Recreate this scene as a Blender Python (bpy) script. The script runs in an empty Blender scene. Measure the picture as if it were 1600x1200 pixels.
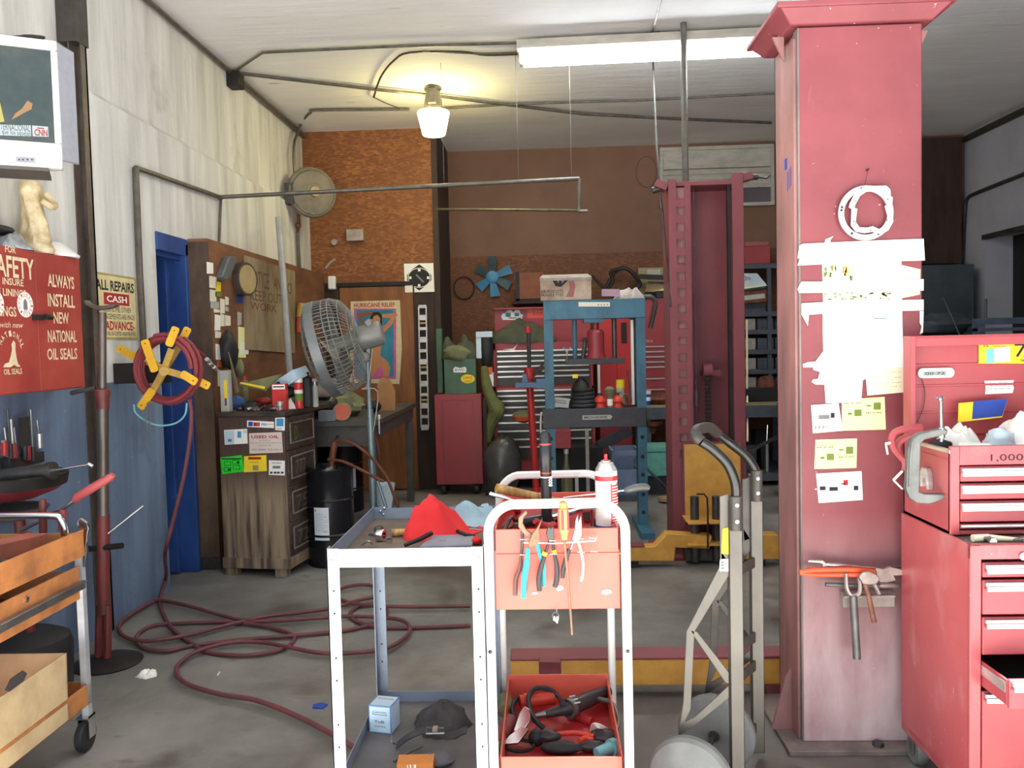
import bpy, bmesh, math, random
from mathutils import Vector, Matrix, noise as mnoise
SC = bpy.context.scene
COL = SC.collection
rad = math.radians
# ------------------------------------------------------------------ camera
F_PX = 1300.0
EYE = Vector((0.0, 0.0, 1.47))
CR = Matrix.Rotation(rad(2.2), 3, 'Z') @ Matrix.Rotation(rad(90 - 2.8), 3, 'X') @ Matrix.Rotation(rad(-1.38), 3, 'Z')
cam = bpy.data.cameras.new('camera')
cam.sensor_fit = 'HORIZONTAL'; cam.sensor_width = 36.0
cam.lens = 36.0 * F_PX / 1600.0
cam.clip_start = 0.05
cam_o = bpy.data.objects.new('camera', cam); COL.objects.link(cam_o)
cam_o.matrix_world = Matrix.Translation(EYE) @ CR.to_4x4()
SC.camera = cam_o
# ------------------------------------------------------------------ light
world = bpy.data.worlds.new('world'); SC.world = world
world.use_nodes = True
wn = world.node_tree.nodes; wl = world.node_tree.links
bg = wn['Background']
bg.inputs['Color'].default_value = (0.86, 0.93, 1.0, 1); bg.inputs['Strength'].default_value = 1.9
sun = bpy.data.lights.new('sun', 'SUN'); sun.energy = 46.0; sun.angle = rad(0.6); sun.color = (1.0, 0.98, 0.95)
sun_o = bpy.data.objects.new('sun', sun); COL.objects.link(sun_o)
sun_o.rotation_euler = (rad(11), rad(12), 0)          # high sun in front of the garage: lights the driveway, the roof shades the shop
SC.view_settings.view_transform = 'Standard'; SC.view_settings.look = 'None'
SC.view_settings.exposure = -0.22; SC.view_settings.gamma = 1.0
SC.view_settings.use_curve_mapping = False
SC.cycles.max_bounces = 8; SC.cycles.diffuse_bounces = 6; SC.cycles.glossy_bounces = 3
SC.cycles.sample_clamp_indirect = 12.0
SC.cycles.use_denoising = True
# ------------------------------------------------------------------ measuring: a pixel's ray met with a real plane of the room
def ray(x, y):
 return CR @ Vector(((x - 800) / F_PX, (600 - y) / F_PX, -1.0))
def atX(x, y, X):
 d = ray(x, y); return EYE + d * ((X - EYE.x) / d.x)
def atY(x, y, Y):
 d = ray(x, y); return EYE + d * ((Y - EYE.y) / d.y)
def atZ(x, y, Z):
 d = ray(x, y); return EYE + d * ((Z - EYE.z) / d.z)
# ------------------------------------------------------------------ materials
def lin(c):
 def f(v):
  v = v / 255.0
  return v / 12.92 if v <= 0.04045 else ((v + 0.055) / 1.055) ** 2.4
 return (f(c[0]), f(c[1]), f(c[2]), 1.0)
MATS = {}
class _Mats:
 def __getattr__(s, k): return MATS[k]
K_ = _Mats()
def mat(name, col, rough=0.6, metal=0.0, var=0.18, scale=7.0, bump=0.0, stretch=(1, 1, 1), col2=None, lo=0.35, hi=0.65, spec=0.5, emit=None, estr=0.0, alpha=None, trans=0.0):
 if name in MATS: return MATS[name]
 m = bpy.data.materials.new(name); m.use_nodes = True
 nt = m.node_tree; b = nt.nodes['Principled BSDF']
 b.inputs['Roughness'].default_value = rough; b.inputs['Metallic'].default_value = metal
 b.inputs['Specular IOR Level'].default_value = spec
 c1 = lin(col)
 tc = nt.nodes.new('ShaderNodeTexCoord'); mp = nt.nodes.new('ShaderNodeMapping')
 mp.inputs['Scale'].default_value = stretch
 nt.links.new(tc.outputs['Object'], mp.inputs['Vector'])
 nz = nt.nodes.new('ShaderNodeTexNoise'); nz.inputs['Scale'].default_value = scale; nz.inputs['Detail'].default_value = 6.0
 nz.inputs['Roughness'].default_value = 0.62
 nt.links.new(mp.outputs['Vector'], nz.inputs['Vector'])
 rp = nt.nodes.new('ShaderNodeValToRGB')
 rp.color_ramp.elements[0].position = lo; rp.color_ramp.elements[1].position = hi
 if col2 is None:
  k0, k1 = 1.0 - var, 1.0 + var * 0.6
  rp.color_ramp.elements[0].color = (c1[0] * k0, c1[1] * k0, c1[2] * k0, 1)
  rp.color_ramp.elements[1].color = (min(1, c1[0] * k1), min(1, c1[1] * k1), min(1, c1[2] * k1), 1)
 else:
  rp.color_ramp.elements[0].color = lin(col2); rp.color_ramp.elements[1].color = c1
 nt.links.new(nz.outputs['Fac'], rp.inputs['Fac'])
 nt.links.new(rp.outputs['Color'], b.inputs['Base Color'])
 if bump:
  bp = nt.nodes.new('ShaderNodeBump'); bp.inputs['Strength'].default_value = bump; bp.inputs['Distance'].default_value = 0.02
  nt.links.new(nz.outputs['Fac'], bp.inputs['Height']); nt.links.new(bp.outputs['Normal'], b.inputs['Normal'])
 if emit is not None:
  b.inputs['Emission Color'].default_value = lin(emit); b.inputs['Emission Strength'].default_value = estr
 if alpha is not None: b.inputs['Alpha'].default_value = alpha
 if trans: b.inputs['Transmission Weight'].default_value = trans
 MATS[name] = m
 return m
def node_mat(name, rough=0.7):
 m = bpy.data.materials.new(name); m.use_nodes = True; MATS[name] = m
 nt = m.node_tree; b = nt.nodes['Principled BSDF']; b.inputs['Roughness'].default_value = rough
 tc = nt.nodes.new('ShaderNodeTexCoord')
 return m, nt, b, tc
def n_noise(nt, vec, scale, detail=6.0, stretch=(1, 1, 1), rough=0.6):
 mp = nt.nodes.new('ShaderNodeMapping'); mp.inputs['Scale'].default_value = stretch
 nt.links.new(vec, mp.inputs['Vector'])
 nz = nt.nodes.new('ShaderNodeTexNoise'); nz.inputs['Scale'].default_value = scale; nz.inputs['Detail'].default_value = detail
 nz.inputs['Roughness'].default_value = rough
 nt.links.new(mp.outputs['Vector'], nz.inputs['Vector'])
 return nz.outputs['Fac']
def n_ramp(nt, fac, stops):
 r = nt.nodes.new('ShaderNodeValToRGB'); e = r.color_ramp.elements
 while len(e) < len(stops): e.new(0.5)
 for el, (p, c) in zip(e, stops):
  el.position = p; el.color = c if len(c) == 4 else lin(c)
 nt.links.new(fac, r.inputs['Fac'])
 return r.outputs['Color']
def n_mix(nt, fac, a, b, mode='MIX'):
 mx = nt.nodes.new('ShaderNodeMix'); mx.data_type = 'RGBA'; mx.blend_type = mode
 if isinstance(fac, (int, float)): mx.inputs[0].default_value = fac
 else: nt.links.new(fac, mx.inputs[0])
 for s, v in ((6, a), (7, b)):
  if isinstance(v, (tuple, list)): mx.inputs[s].default_value = v if len(v) == 4 else lin(v)
  else: nt.links.new(v, mx.inputs[s])
 return mx.outputs[2]
def n_sep(nt, vec):
 s = nt.nodes.new('ShaderNodeSeparateXYZ'); nt.links.new(vec, s.inputs[0]); return s.outputs
def n_step(nt, val, a, b):
 mr = nt.nodes.new('ShaderNodeMapRange'); mr.inputs['From Min'].default_value = a; mr.inputs['From Max'].default_value = b
 nt.links.new(val, mr.inputs['Value']); return mr.outputs['Result']
def n_bump(nt, b, h, strength=0.3, dist=0.01):
 bp = nt.nodes.new('ShaderNodeBump'); bp.inputs['Strength'].default_value = strength; bp.inputs['Distance'].default_value = dist
 nt.links.new(h, bp.inputs['Height']); nt.links.new(bp.outputs['Normal'], b.inputs['Normal'])
# ------------------------------------------------------------------ mesh builder
X3, Y3, Z3 = Vector((1, 0, 0)), Vector((0, 1, 0)), Vector((0, 0, 1))
def V(*a): return Vector(a)
def perp(d):
 d = d.normalized()
 u = d.cross(Z3)
 if u.length < 1e-4: u = d.cross(X3)
 u.normalize(); return u, d.cross(u).normalized()
class MB:
 def __init__(s): s.v = []; s.f = []; s.mi = []; s.m = 0
 def mat(s, i): s.m = i; return s
 def add(s, vs, fs):
  o = len(s.v); s.v += [Vector(p) for p in vs]
  for f in fs: s.f.append(tuple(o + i for i in f)); s.mi.append(s.m)
  return s
 def box(s, c, d, R=None):
  c = Vector(c); hx, hy, hz = d[0] / 2, d[1] / 2, d[2] / 2
  vs = [Vector((x, y, z)) for z in (-hz, hz) for y in (-hy, hy) for x in (-hx, hx)]
  if R is not None: vs = [R @ p for p in vs]
  return s.add([c + p for p in vs], [(0, 2, 3, 1), (4, 5, 7, 6), (0, 1, 5, 4), (2, 6, 7, 3), (0, 4, 6, 2), (1, 3, 7, 5)])
 def bx(s, x0, x1, y0, y1, z0, z1):
  return s.box(((x0 + x1) / 2, (y0 + y1) / 2, (z0 + z1) / 2), (abs(x1 - x0), abs(y1 - y0), abs(z1 - z0)))
 def bar(s, p0, p1, w, h, up=Z3):
  """rectangular bar from p0 to p1, w across, h along up"""
  p0, p1 = Vector(p0), Vector(p1); d = (p1 - p0); L = d.length; d = d / L
  u = Vector(up).cross(d)
  if u.length < 1e-4: u = X3.cross(d)
  u.normalize(); n = d.cross(u)
  R = Matrix((u, d, n)).transposed()
  return s.box((p0 + p1) / 2, (w, L, h), R)
 def cyl(s, p0, p1, r0, r1=None, n=16, cap=True):
  r1 = r0 if r1 is None else r1
  p0, p1 = Vector(p0), Vector(p1); u, w = perp(p1 - p0)
  vs = []
  for p, r in ((p0, r0), (p1, r1)):
   for i in range(n):
    a = 2 * math.pi * i / n; vs.append(p + u * (r * math.cos(a)) + w * (r * math.sin(a)))
  fs = [(i, (i + 1) % n, n + (i + 1) % n, n + i) for i in range(n)]
  if cap: fs += [tuple(range(n - 1, -1, -1)), tuple(range(n, 2 * n))]
  return s.add(vs, fs)
 def lathe(s, o, axis, prof, n=24, u=None):
  """prof: list of (distance along axis, radius)"""
  o = Vector(o); axis = Vector(axis).normalized()
  if u is None: u, w = perp(axis)
  else: u = Vector(u).normalized(); w = axis.cross(u)
  vs = []; k = len(prof)
  for (t, r) in prof:
   for i in range(n):
    a = 2 * math.pi * i / n
    vs.append(o + axis * t + u * (r * math.cos(a)) + w * (r * math.sin(a)))
  fs = []
  for j in range(k - 1):
   for i in range(n):
    fs.append((j * n + i, j * n + (i + 1) % n, (j + 1) * n + (i + 1) % n, (j + 1) * n + i))
  ring = prof[0] == prof[-1]
  if prof[0][1] > 1e-5 and not ring: fs.append(tuple(range(n - 1, -1, -1)))
  if prof[-1][1] > 1e-5 and not ring: fs.append(tuple((k - 1) * n + i for i in range(n)))
  return s.add(vs, fs)
 def tube(s, pts, r, n=8, closed=False, smooth=0, flat=None):
  """round tube through pts; r number or per-point list; flat=(normal, width, thickness) makes a strap"""
  pts = [Vector(p) for p in pts]
  rs = list(r) if isinstance(r, (list, tuple)) else [r] * len(pts)
  if smooth: pts, rs = spline(pts, rs, smooth, closed)
  k = len(pts); vs = []
  u = None
  for i in range(k):
   a = pts[i - 1] if (i > 0 or closed) else pts[i]; b = pts[(i + 1) % k] if (i < k - 1 or closed) else pts[i]
   d = (b - a).normalized()
   if u is None: u, w = perp(d)
   else:
    u = u - d * u.dot(d)
    if u.length < 1e-5: u, _ = perp(d)
    u.normalize()
   w = d.cross(u)
   for j in range(n):
    t = 2 * math.pi * j / n + math.pi / n
    vs.append(pts[i] + u * (rs[i] * math.cos(t)) + w * (rs[i] * math.sin(t)))
  fs = []
  for i in range(k if closed else k - 1):
   a, b = i * n, ((i + 1) % k) * n
   for j in range(n): fs.append((a + j, a + (j + 1) % n, b + (j + 1) % n, b + j))
  if not closed: fs += [tuple(range(n - 1, -1, -1)), tuple((k - 1) * n + j for j in range(n))]
  return s.add(vs, fs)
 def strip(s, pts, side, w, t, smooth=0):
  """flat strap along pts; side = direction across, w width, t thickness"""
  pts = [Vector(p) for p in pts]
  if smooth: pts, _ = spline(pts, [1] * len(pts), smooth, False)
  side = Vector(side).normalized(); k = len(pts); vs = []
  for i in range(k):
   d = (pts[min(i + 1, k - 1)] - pts[max(i - 1, 0)]).normalized()
   n_ = d.cross(side).normalized()
   for a, b in ((-1, -1), (1, -1), (1, 1), (-1, 1)):
    vs.append(pts[i] + side * (a * w / 2) + n_ * (b * t / 2))
  fs = []
  for i in range(k - 1):
   a, b = i * 4, i * 4 + 4
   for j in range(4): fs.append((a + j, a + (j + 1) % 4, b + (j + 1) % 4, b + j))
  fs += [(3, 2, 1, 0), tuple((k - 1) * 4 + j for j in range(4))]
  return s.add(vs, fs)
 def prism(s, poly, O, U, W, t):
  """polygon (u,w) in plane O,U,W extruded by t along U x W (towards the viewer when U right, W up)"""
  O, U, W = Vector(O), Vector(U), Vector(W); N = U.cross(W).normalized()
  ar = sum(poly[i][0] * poly[(i + 1) % len(poly)][1] - poly[(i + 1) % len(poly)][0] * poly[i][1] for i in range(len(poly)))
  if ar < 0: poly = list(reversed(poly))
  k = len(poly)
  vs = [O + U * a + W * b for a, b in poly] + [O + U * a + W * b + N * t for a, b in poly]
  fs = [tuple(range(k - 1, -1, -1)), tuple(range(k, 2 * k))] + [(i, (i + 1) % k, k + (i + 1) % k, k + i) for i in range(k)]
  return s.add(vs, fs)
 def hull4(s, q, t, back):
  """four 3-D corners (ccw from the viewer) given thickness t along back"""
  back = Vector(back) * t; q = [Vector(p) for p in q]
  return s.add(q + [p + back for p in q], [(0, 1, 2, 3), (7, 6, 5, 4), (0, 4, 5, 1), (1, 5, 6, 2), (2, 6, 7, 3), (3, 7, 4, 0)])
 def ball(s, c, r, n=12, sc=(1, 1, 1), R=None):
  c = Vector(c); m = max(4, n // 2); vs = []; fs = []
  def P(p):
   p = Vector((p.x * sc[0], p.y * sc[1], p.z * sc[2]))
   return c + ((R @ p) if R is not None else p)
  vs.append(P(V(0, 0, r)))
  for j in range(1, m):
   th = math.pi * j / m
   for i in range(n):
    a = 2 * math.pi * i / n
    vs.append(P(V(r * math.sin(th) * math.cos(a), r * math.sin(th) * math.sin(a), r * math.cos(th))))
  vs.append(P(V(0, 0, -r)))
  for i in range(n): fs.append((0, 1 + i, 1 + (i + 1) % n))
  for j in range(m - 2):
   for i in range(n):
    a = 1 + j * n; fs.append((a + i, a + n + i, a + n + (i + 1) % n, a + (i + 1) % n))
  e = len(vs) - 1; a = 1 + (m - 2) * n
  for i in range(n): fs.append((a + i, e, a + (i + 1) % n))
  return s.add(vs, fs)
 def text(s, txt, O, U, W, w, h, off=0.0008, bold=0.0, shear=0.0):
  """lettering fitted into w x h with its lower left corner at O"""
  cu = bpy.data.curves.new('lettering', 'FONT'); cu.body = txt; cu.resolution_u = 2; cu.offset = bold; cu.shear = shear
  ob = bpy.data.objects.new('lettering', cu)
  me = ob.to_mesh()
  if len(me.vertices):
   xs = [p.co.x for p in me.vertices]; ys = [p.co.y for p in me.vertices]
   x0, x1, y0, y1 = min(xs), max(xs), min(ys), max(ys)
   O, U, W = Vector(O), Vector(U).normalized(), Vector(W).normalized(); N = U.cross(W).normalized()
   vs = [O + U * ((p.co.x - x0) / max(1e-6, x1 - x0) * w) + W * ((p.co.y - y0) / max(1e-6, y1 - y0) * h) + N * off for p in me.vertices]
   s.add(vs, [tuple(p.vertices) for p in me.polygons])
  ob.to_mesh_clear(); bpy.data.objects.remove(ob); bpy.data.curves.remove(cu)
  return s
 def grid(s, fn, nu, nv, closed_u=False):
  vs = [Vector(fn(i / (nu if closed_u else nu - 1), j / (nv - 1))) for j in range(nv) for i in range(nu)]
  fs = []
  for j in range(nv - 1):
   for i in range(nu if closed_u else nu - 1):
    fs.append((j * nu + i, j * nu + (i + 1) % nu, (j + 1) * nu + (i + 1) % nu, (j + 1) * nu + i))
  return s.add(vs, fs)
 def build(s, name, mats, parent=None, smooth=35, bevel=0.0, bseg=2, subsurf=0, solid=0.0):
  if not isinstance(mats, (list, tuple)): mats = [mats]
  me = bpy.data.meshes.new(name)
  if parent is None:
   lo = Vector((min(p.x for p in s.v), min(p.y for p in s.v), min(p.z for p in s.v)))
   hi = Vector((max(p.x for p in s.v), max(p.y for p in s.v), max(p.z for p in s.v)))
   org = Vector(((lo.x + hi.x) / 2, (lo.y + hi.y) / 2, lo.z)); Mi = Matrix.Translation(-org)
  else:
   org = Vector((0, 0, 0)); Mi = WM[parent.name].inverted()
  me.from_pydata([tuple(Mi @ p) for p in s.v], [], s.f)
  for m in mats: me.materials.append(m)
  me.polygons.foreach_set('material_index', s.mi)
  if smooth:
   me.polygons.foreach_set('use_smooth', [True] * len(me.polygons))
   me.set_sharp_from_angle(angle=rad(smooth))
  me.update()
  o = bpy.data.objects.new(name, me); COL.objects.link(o)
  o.location = org
  if parent is not None:
   o.parent = parent; WM[o.name] = WM[parent.name].copy()
  else: WM[o.name] = Matrix.Translation(org)
  if solid:
   md = o.modifiers.new('thickness', 'SOLIDIFY'); md.thickness = solid; md.offset = 0
  if bevel:
   md = o.modifiers.new('edge', 'BEVEL'); md.width = bevel; md.segments = bseg; md.limit_method = 'ANGLE'; md.angle_limit = rad(40)
  if subsurf:
   md = o.modifiers.new('soft', 'SUBSURF'); md.levels = subsurf; md.render_levels = subsurf
  return o
WM = {}
def spline(pts, rs, k, closed):
 out = []; ro = []; n = len(pts)
 for i in range(n if closed else n - 1):
  p1, p2 = pts[i], pts[(i + 1) % n]
  p0 = pts[i - 1] if (i > 0 or closed) else p1 * 2 - p2
  p3 = pts[(i + 2) % n] if (i + 2 < n or closed) else p2 * 2 - p1
  for j in range(k):
   t = j / k
   out.append(0.5 * ((2 * p1) + (p2 - p0) * t + (2 * p0 - 5 * p1 + 4 * p2 - p3) * t * t + (3 * p1 - p0 - 3 * p2 + p3) * t ** 3))
   ro.append(rs[i] * (1 - t) + rs[(i + 1) % n] * t)
 if not closed: out.append(pts[-1]); ro.append(rs[-1])
 return out, ro
def thing(name, label, cat, loc=(0, 0, 0), rz=0.0, group=None):
 o = bpy.data.objects.new(name, None); COL.objects.link(o); o.empty_display_size = 0.05
 o.location = loc; o.rotation_euler = (0, 0, rz)
 WM[o.name] = Matrix.Translation(Vector(loc)) @ Matrix.Rotation(rz, 4, 'Z')
 return tag(o, label, cat, group)
def tag(o, label, cat, group=None):
 o['label'] = label; o['category'] = cat
 if group: o['group'] = group
 return o
def struct(o): o['kind'] = 'structure'; return o
def part_label(o, t): o['label'] = t; return o
def L2W(t, p): return WM[t.name] @ Vector(p)
def rrect(w, h, r, k=4, x0=0.0, y0=0.0):
 """rounded rectangle outline with lower left corner x0,y0"""
 out = []
 for cx, cy, a0 in ((w - r, r, -90), (w - r, h - r, 0), (r, h - r, 90), (r, r, 180)):
  for i in range(k + 1):
   a = rad(a0 + 90.0 * i / k); out.append((x0 + cx + r * math.cos(a), y0 + cy + r * math.sin(a)))
 return out
def circ(r, n=20, cx=0.0, cy=0.0, ry=None):
 return [(cx + r * math.cos(2 * math.pi * i / n), cy + (ry or r) * math.sin(2 * math.pi * i / n)) for i in range(n)]
# ------------------------------------------------------------------ the building
XL, XR, ZC, YB, YO = -2.33, 4.68, 3.64, 9.45, 8.40     # left wall, right wall, ceiling, back wall, OSB wall
# painted concrete wall: white above, blue below
m, nt, b, tc = node_mat('wall_paint', 0.8)
obv = tc.outputs['Object']; z = n_sep(nt, obv)[2]
streak = n_noise(nt, obv, 3.0, 8, (1, 2.2, 0.25)); blot = n_noise(nt, obv, 1.6, 8); fine = n_noise(nt, obv, 22, 6)
white = n_mix(nt, n_step(nt, streak, 0.35, 0.62), (190, 190, 184), (224, 224, 219))
white = n_mix(nt, n_step(nt, blot, 0.6, 0.85), white, (140, 136, 124))
white = n_mix(nt, n_step(nt, fine, 0.68, 0.78), white, (160, 158, 150))
blue = n_mix(nt, n_step(nt, streak, 0.3, 0.7), (84, 100, 124), (118, 138, 166))
blue = n_mix(nt, n_step(nt, fine, 0.66, 0.74), blue, (150, 160, 172))
blue = n_mix(nt, n_step(nt, blot, 0.6, 0.75), blue, (74, 84, 98))
nt.links.new(n_mix(nt, n_step(nt, z, 1.309, 1.313), blue, white), b.inputs['Base Color'])
n_bump(nt, b, n_noise(nt, obv, 9, 8), 0.35, 0.02)
# ceiling: whitewashed slab with rust streaks
m, nt, b, tc = node_mat('ceiling_paint', 0.85)
obv = tc.outputs['Object']
c = n_mix(nt, n_step(nt, n_noise(nt, obv, 1.1, 8, (0.6, 1.6, 1)), 0.35, 0.7), (226, 225, 222), (242, 242, 240))
c = n_mix(nt, n_step(nt, n_noise(nt, obv, 2.6, 8, (0.5, 3, 1)), 0.66, 0.74), c, (150, 128, 96))
c = n_mix(nt, n_step(nt, n_noise(nt, obv, 7, 4, (0.6, 2, 1)), 0.74, 0.78), c, (112, 100, 84))
nt.links.new(c, b.inputs['Base Color']); n_bump(nt, b, n_noise(nt, obv, 5, 6, (0.4, 3, 1)), 0.3, 0.02)
# garage floor: oil-stained concrete
m, nt, b, tc = node_mat('concrete_floor', 0.6)
obv = tc.outputs['Object']
c = n_mix(nt, n_step(nt, n_noise(nt, obv, 0.9, 9), 0.38, 0.64), (102, 99, 95), (144, 141, 136))
c = n_mix(nt, n_step(nt, n_noise(nt, obv, 2.3, 9), 0.52, 0.68), c, (88, 82, 76))
c = n_mix(nt, n_step(nt, n_noise(nt, obv, 60, 3), 0.66, 0.74), c, (150, 144, 132))
c = n_mix(nt, n_step(nt, n_noise(nt, obv, 4.5, 9, (1, 2.5, 1)), 0.6, 0.68), c, (112, 106, 98))
nt.links.new(c, b.inputs['Base Color'])
nt.links.new(n_step(nt, n_noise(nt, obv, 2.3, 9), 0.9, 0.2), b.inputs['Roughness'])
n_bump(nt, b, n_noise(nt, obv, 30, 6), 0.25, 0.006)
mat('driveway', (192, 190, 188), 0.9, var=0.15, scale=2)
# oriented strand board
def osb(name, c0, c1, c2):
 m, nt, b, tc = node_mat(name, 0.7)
 obv = tc.outputs['Object']
 vo = nt.nodes.new('ShaderNodeTexVoronoi'); vo.inputs['Scale'].default_value = 26
 mp = nt.nodes.new('ShaderNodeMapping'); mp.inputs['Scale'].default_value = (1, 1, 2.6); mp.inputs['Rotation'].default_value = (0, 0.6, 0)
 nt.links.new(obv, mp.inputs['Vector']); nt.links.new(mp.outputs['Vector'], vo.inputs['Vector'])
 se = nt.nodes.new('ShaderNodeSeparateColor'); nt.links.new(vo.outputs['Color'], se.inputs[0])
 c = n_ramp(nt, se.outputs[0], [(0.0, c0), (0.45, c1), (1.0, c2)])
 c = n_mix(nt, n_step(nt, n_noise(nt, obv, 1.2, 6), 0.35, 0.75), c, c0)
 c = n_mix(nt, n_step(nt, n_noise(nt, obv, 14, 6, (1, 1, 2)), 0.62, 0.7), c, c2)
 nt.links.new(c, b.inputs['Base Color']); return m
osb('strand_board', (112, 66, 32), (130, 78, 38), (162, 106, 56))
osb('strand_board_dark', (96, 56, 32), (110, 66, 38), (132, 86, 50))
mat('brown_paint', (124, 90, 70), 0.7, var=0.12, scale=1.4, col2=(110, 78, 60))
mat('plywood', (150, 96, 52), 0.6, var=0.2, scale=2.2, stretch=(6, 6, 1), col2=(116, 72, 40))
mat('dark_wood', (66, 48, 38), 0.75, var=0.3, scale=3, stretch=(4, 4, 0.7), col2=(42, 32, 26))
mat('blue_paint', (48, 84, 150), 0.45, var=0.25, scale=4, stretch=(1, 1, 0.4), col2=(26, 52, 112))
mat('gray_wall_paint', (168, 168, 178), 0.85, var=0.15, scale=1.4)
mat('conduit', (108, 104, 96), 0.45, 0.6, var=0.3, scale=14)
mat('conduit_dark', (70, 66, 62), 0.5, 0.4, var=0.3, scale=14)
mat('black_iron', (38, 34, 32), 0.55, 0.3, var=0.35, scale=9)
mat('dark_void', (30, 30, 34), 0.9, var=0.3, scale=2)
struct(MB().bx(-2.6, 5.0, 1.7, 9.8, -0.2, 0.0).build('floor', K_.concrete_floor, smooth=0))
struct(MB().bx(-9, 11, -16, 1.7, -0.24, -0.005).build('driveway', K_.driveway, smooth=0))
struct(MB().bx(-2.7, 5.0, 1.7, 9.8, ZC, ZC + 0.3).build('ceiling', K_.ceiling_paint, smooth=0))
# left wall: thick lower part with a sloped ledge, door opening at Y 5.00-5.40
wl_ = MB()
def wall_slab(y0, y1, z0, z1, x): wl_.bx(x - 0.4, x, y0, y1, z0, z1)
wall_slab(1.7, 4.985, 0, 2.82, XL); wall_slab(4.985, 5.42, 2.20, 2.82, XL); wall_slab(5.42, 9.8, 0, 2.82, XL)
wall_slab(1.7, 9.8, 2.82, ZC, XL - 0.05)
wl_.prism([(XL, 2.82), (XL, 2.825), (XL - 0.05, 2.87), (XL - 0.05, 2.82)], (0, 9.8, 0), X3, Z3, 8.1)
lw = wl_.build('wall_left', K_.wall_paint, smooth=0); struct(lw)
lw.location.z = 0                       # paint heights are read from the floor up
# back walls
struct(MB().bx(XL - 0.3, -1.03, YO, YO + 0.12, 2.12, ZC).build('wall_strand_board', K_.strand_board, smooth=0))
struct(MB().bx(XL - 0.1, -2.06, YO, YO + 0.12, 0, 2.12).build('wall_door_side', K_.dark_wood, smooth=0))
struct(MB().bx(-1.29, -1.03, YO, YO + 0.12, 0, 2.12).build('wall_door_post', K_.dark_wood, smooth=0))
struct(MB().bx(-1.15, -1.03, YO + 0.12, YB + 0.1, 0, ZC).build('wall_return', K_.dark_wood, smooth=0))
struct(MB().bx(-1.03, XR + 0.1, YB, YB + 0.2, 2.46, ZC).build('wall_back', K_.brown_paint, smooth=0))
struct(MB().bx(-1.03, XR + 0.1, YB - 0.006, YB + 0.2, 0, 2.46).build('wall_back_board', K_.strand_board_dark, smooth=0))
# plywood door in the strand-board wall
d = MB().bx(-2.05, -1.30, YO - 0.01, YO + 0.05, 0.01, 2.075); d = d.build('door_2', K_.plywood, smooth=0, bevel=0.004); struct(d)
struct(MB().bx(-2.08, -1.27, YO - 0.025, YO + 0.02, 2.08, 2.12).build('trim_1', K_.black_iron, smooth=0))
struct(MB().bx(-1.30, -1.285, YO - 0.02, YO + 0.02, 0, 2.08).build('trim_2', K_.dark_wood, smooth=0))
struct(MB().bx(-1.075, -1.02, YO - 0.03, YO + 0.02, 0.0, ZC - 0.02).build('trim_3', K_.dark_wood, smooth=0))
# blue door and its frame in the left wall
fr = MB()
fr.bx(XL - 0.30, XL - 0.02, 4.985, 5.03, 0, 2.2); fr.bx(XL - 0.30, XL + 0.012, 5.385, 5.425, 0, 2.17)
fr.bx(XL - 0.30, XL + 0.012, 4.99, 5.425, 2.09, 2.2); fr.bx(XL - 0.06, XL - 0.02, 5.0, 5.42, 2.06, 2.12)
struct(fr.build('trim_4', K_.blue_paint, smooth=0, bevel=0.004))
lf = MB(); lf.bx(XL - 0.34, XL - 0.29, 4.9, 5.42, 0.01, 2.1); lf.bx(XL - 0.30, XL - 0.10, 5.33, 5.39, 0.01, 2.09)
struct(lf.build('door_1', K_.blue_paint, smooth=0, bevel=0.003))
struct(MB().bx(XL - 0.5, -1.03, YO + .12, YO + .2, 0, ZC).build('wall_leak_block', K_.dark_wood, smooth=0))  # added plate behind the plywood door, stops sky light leaking through its gaps
# right wall with a dark doorway
rw = MB(); rw.bx(XR, XR + 0.3, 1.7, 9.8, 2.47, ZC); rw.bx(XR, XR + 0.3, 9.0, 9.8, 0, 2.47); rw.bx(XR, XR + 0.3, 1.7, 6.0, 0, 2.47)
struct(rw.build('wall_right', K_.gray_wall_paint, smooth=0))
struct(MB().bx(XR + 0.28, XR + 0.36, 5.9, 9.1, 0, 2.5).build('doorway_dark', K_.dark_void, smooth=0))  # dark sheet closing the opening, the shade beyond put into its colour
struct(MB().bx(XR - 0.03, XR + 0.02, 6.0, 9.03, 2.44, 2.49).build('trim_5', K_.conduit_dark, smooth=0))
struct(MB().tube([(XR - 0.02, 2.0, 3.58), (XR - 0.02, 9.42, 3.58)], 0.035, 8).build('trim_6', K_.conduit_dark))
# garage front: unseen wall, sized to block daylight from the right bay
struct(MB().bx(2.1, 5.0, 1.55, 1.7, 0, ZC).build('wall_front_block', K_.gray_wall_paint, smooth=0))
# louvred window high in the back wall
mat('old_white', (176, 172, 160), 0.6, var=0.2, scale=5, stretch=(1, 1, 3))
mat('dusky_glass', (90, 84, 90), 0.25, var=0.2, scale=3)
wf = MB()
for z0, z1 in ((3.56, 3.60), (2.93, 2.97), (3.13, 3.17)): wf.bx(1.34, 2.6, YB - 0.045, YB, z0, z1)
for x0, x1 in ((1.34, 1.38), (2.56, 2.6)): wf.bx(x0, x1, YB - 0.044, YB, 2.93, 3.6)
w = wf.build('window_1', K_.old_white, smooth=0, bevel=0.004); struct(w)
lv = MB()
lv.bx(1.38, 2.56, YB - 0.03, YB - 0.01, 3.36, 3.56)
for k in range(3): lv.box((1.97, YB - 0.025, 3.20 + 0.06 * k), (1.18, 0.012, 0.062), Matrix.Rotation(rad(-18), 3, 'X'))
lv.build('louvre', K_.old_white, parent=w, smooth=0)
MB().bx(1.38, 2.56, YB - 0.02, YB - 0.008, 2.97, 3.13).build('pane', K_.dusky_glass, parent=w, smooth=0)
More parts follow.
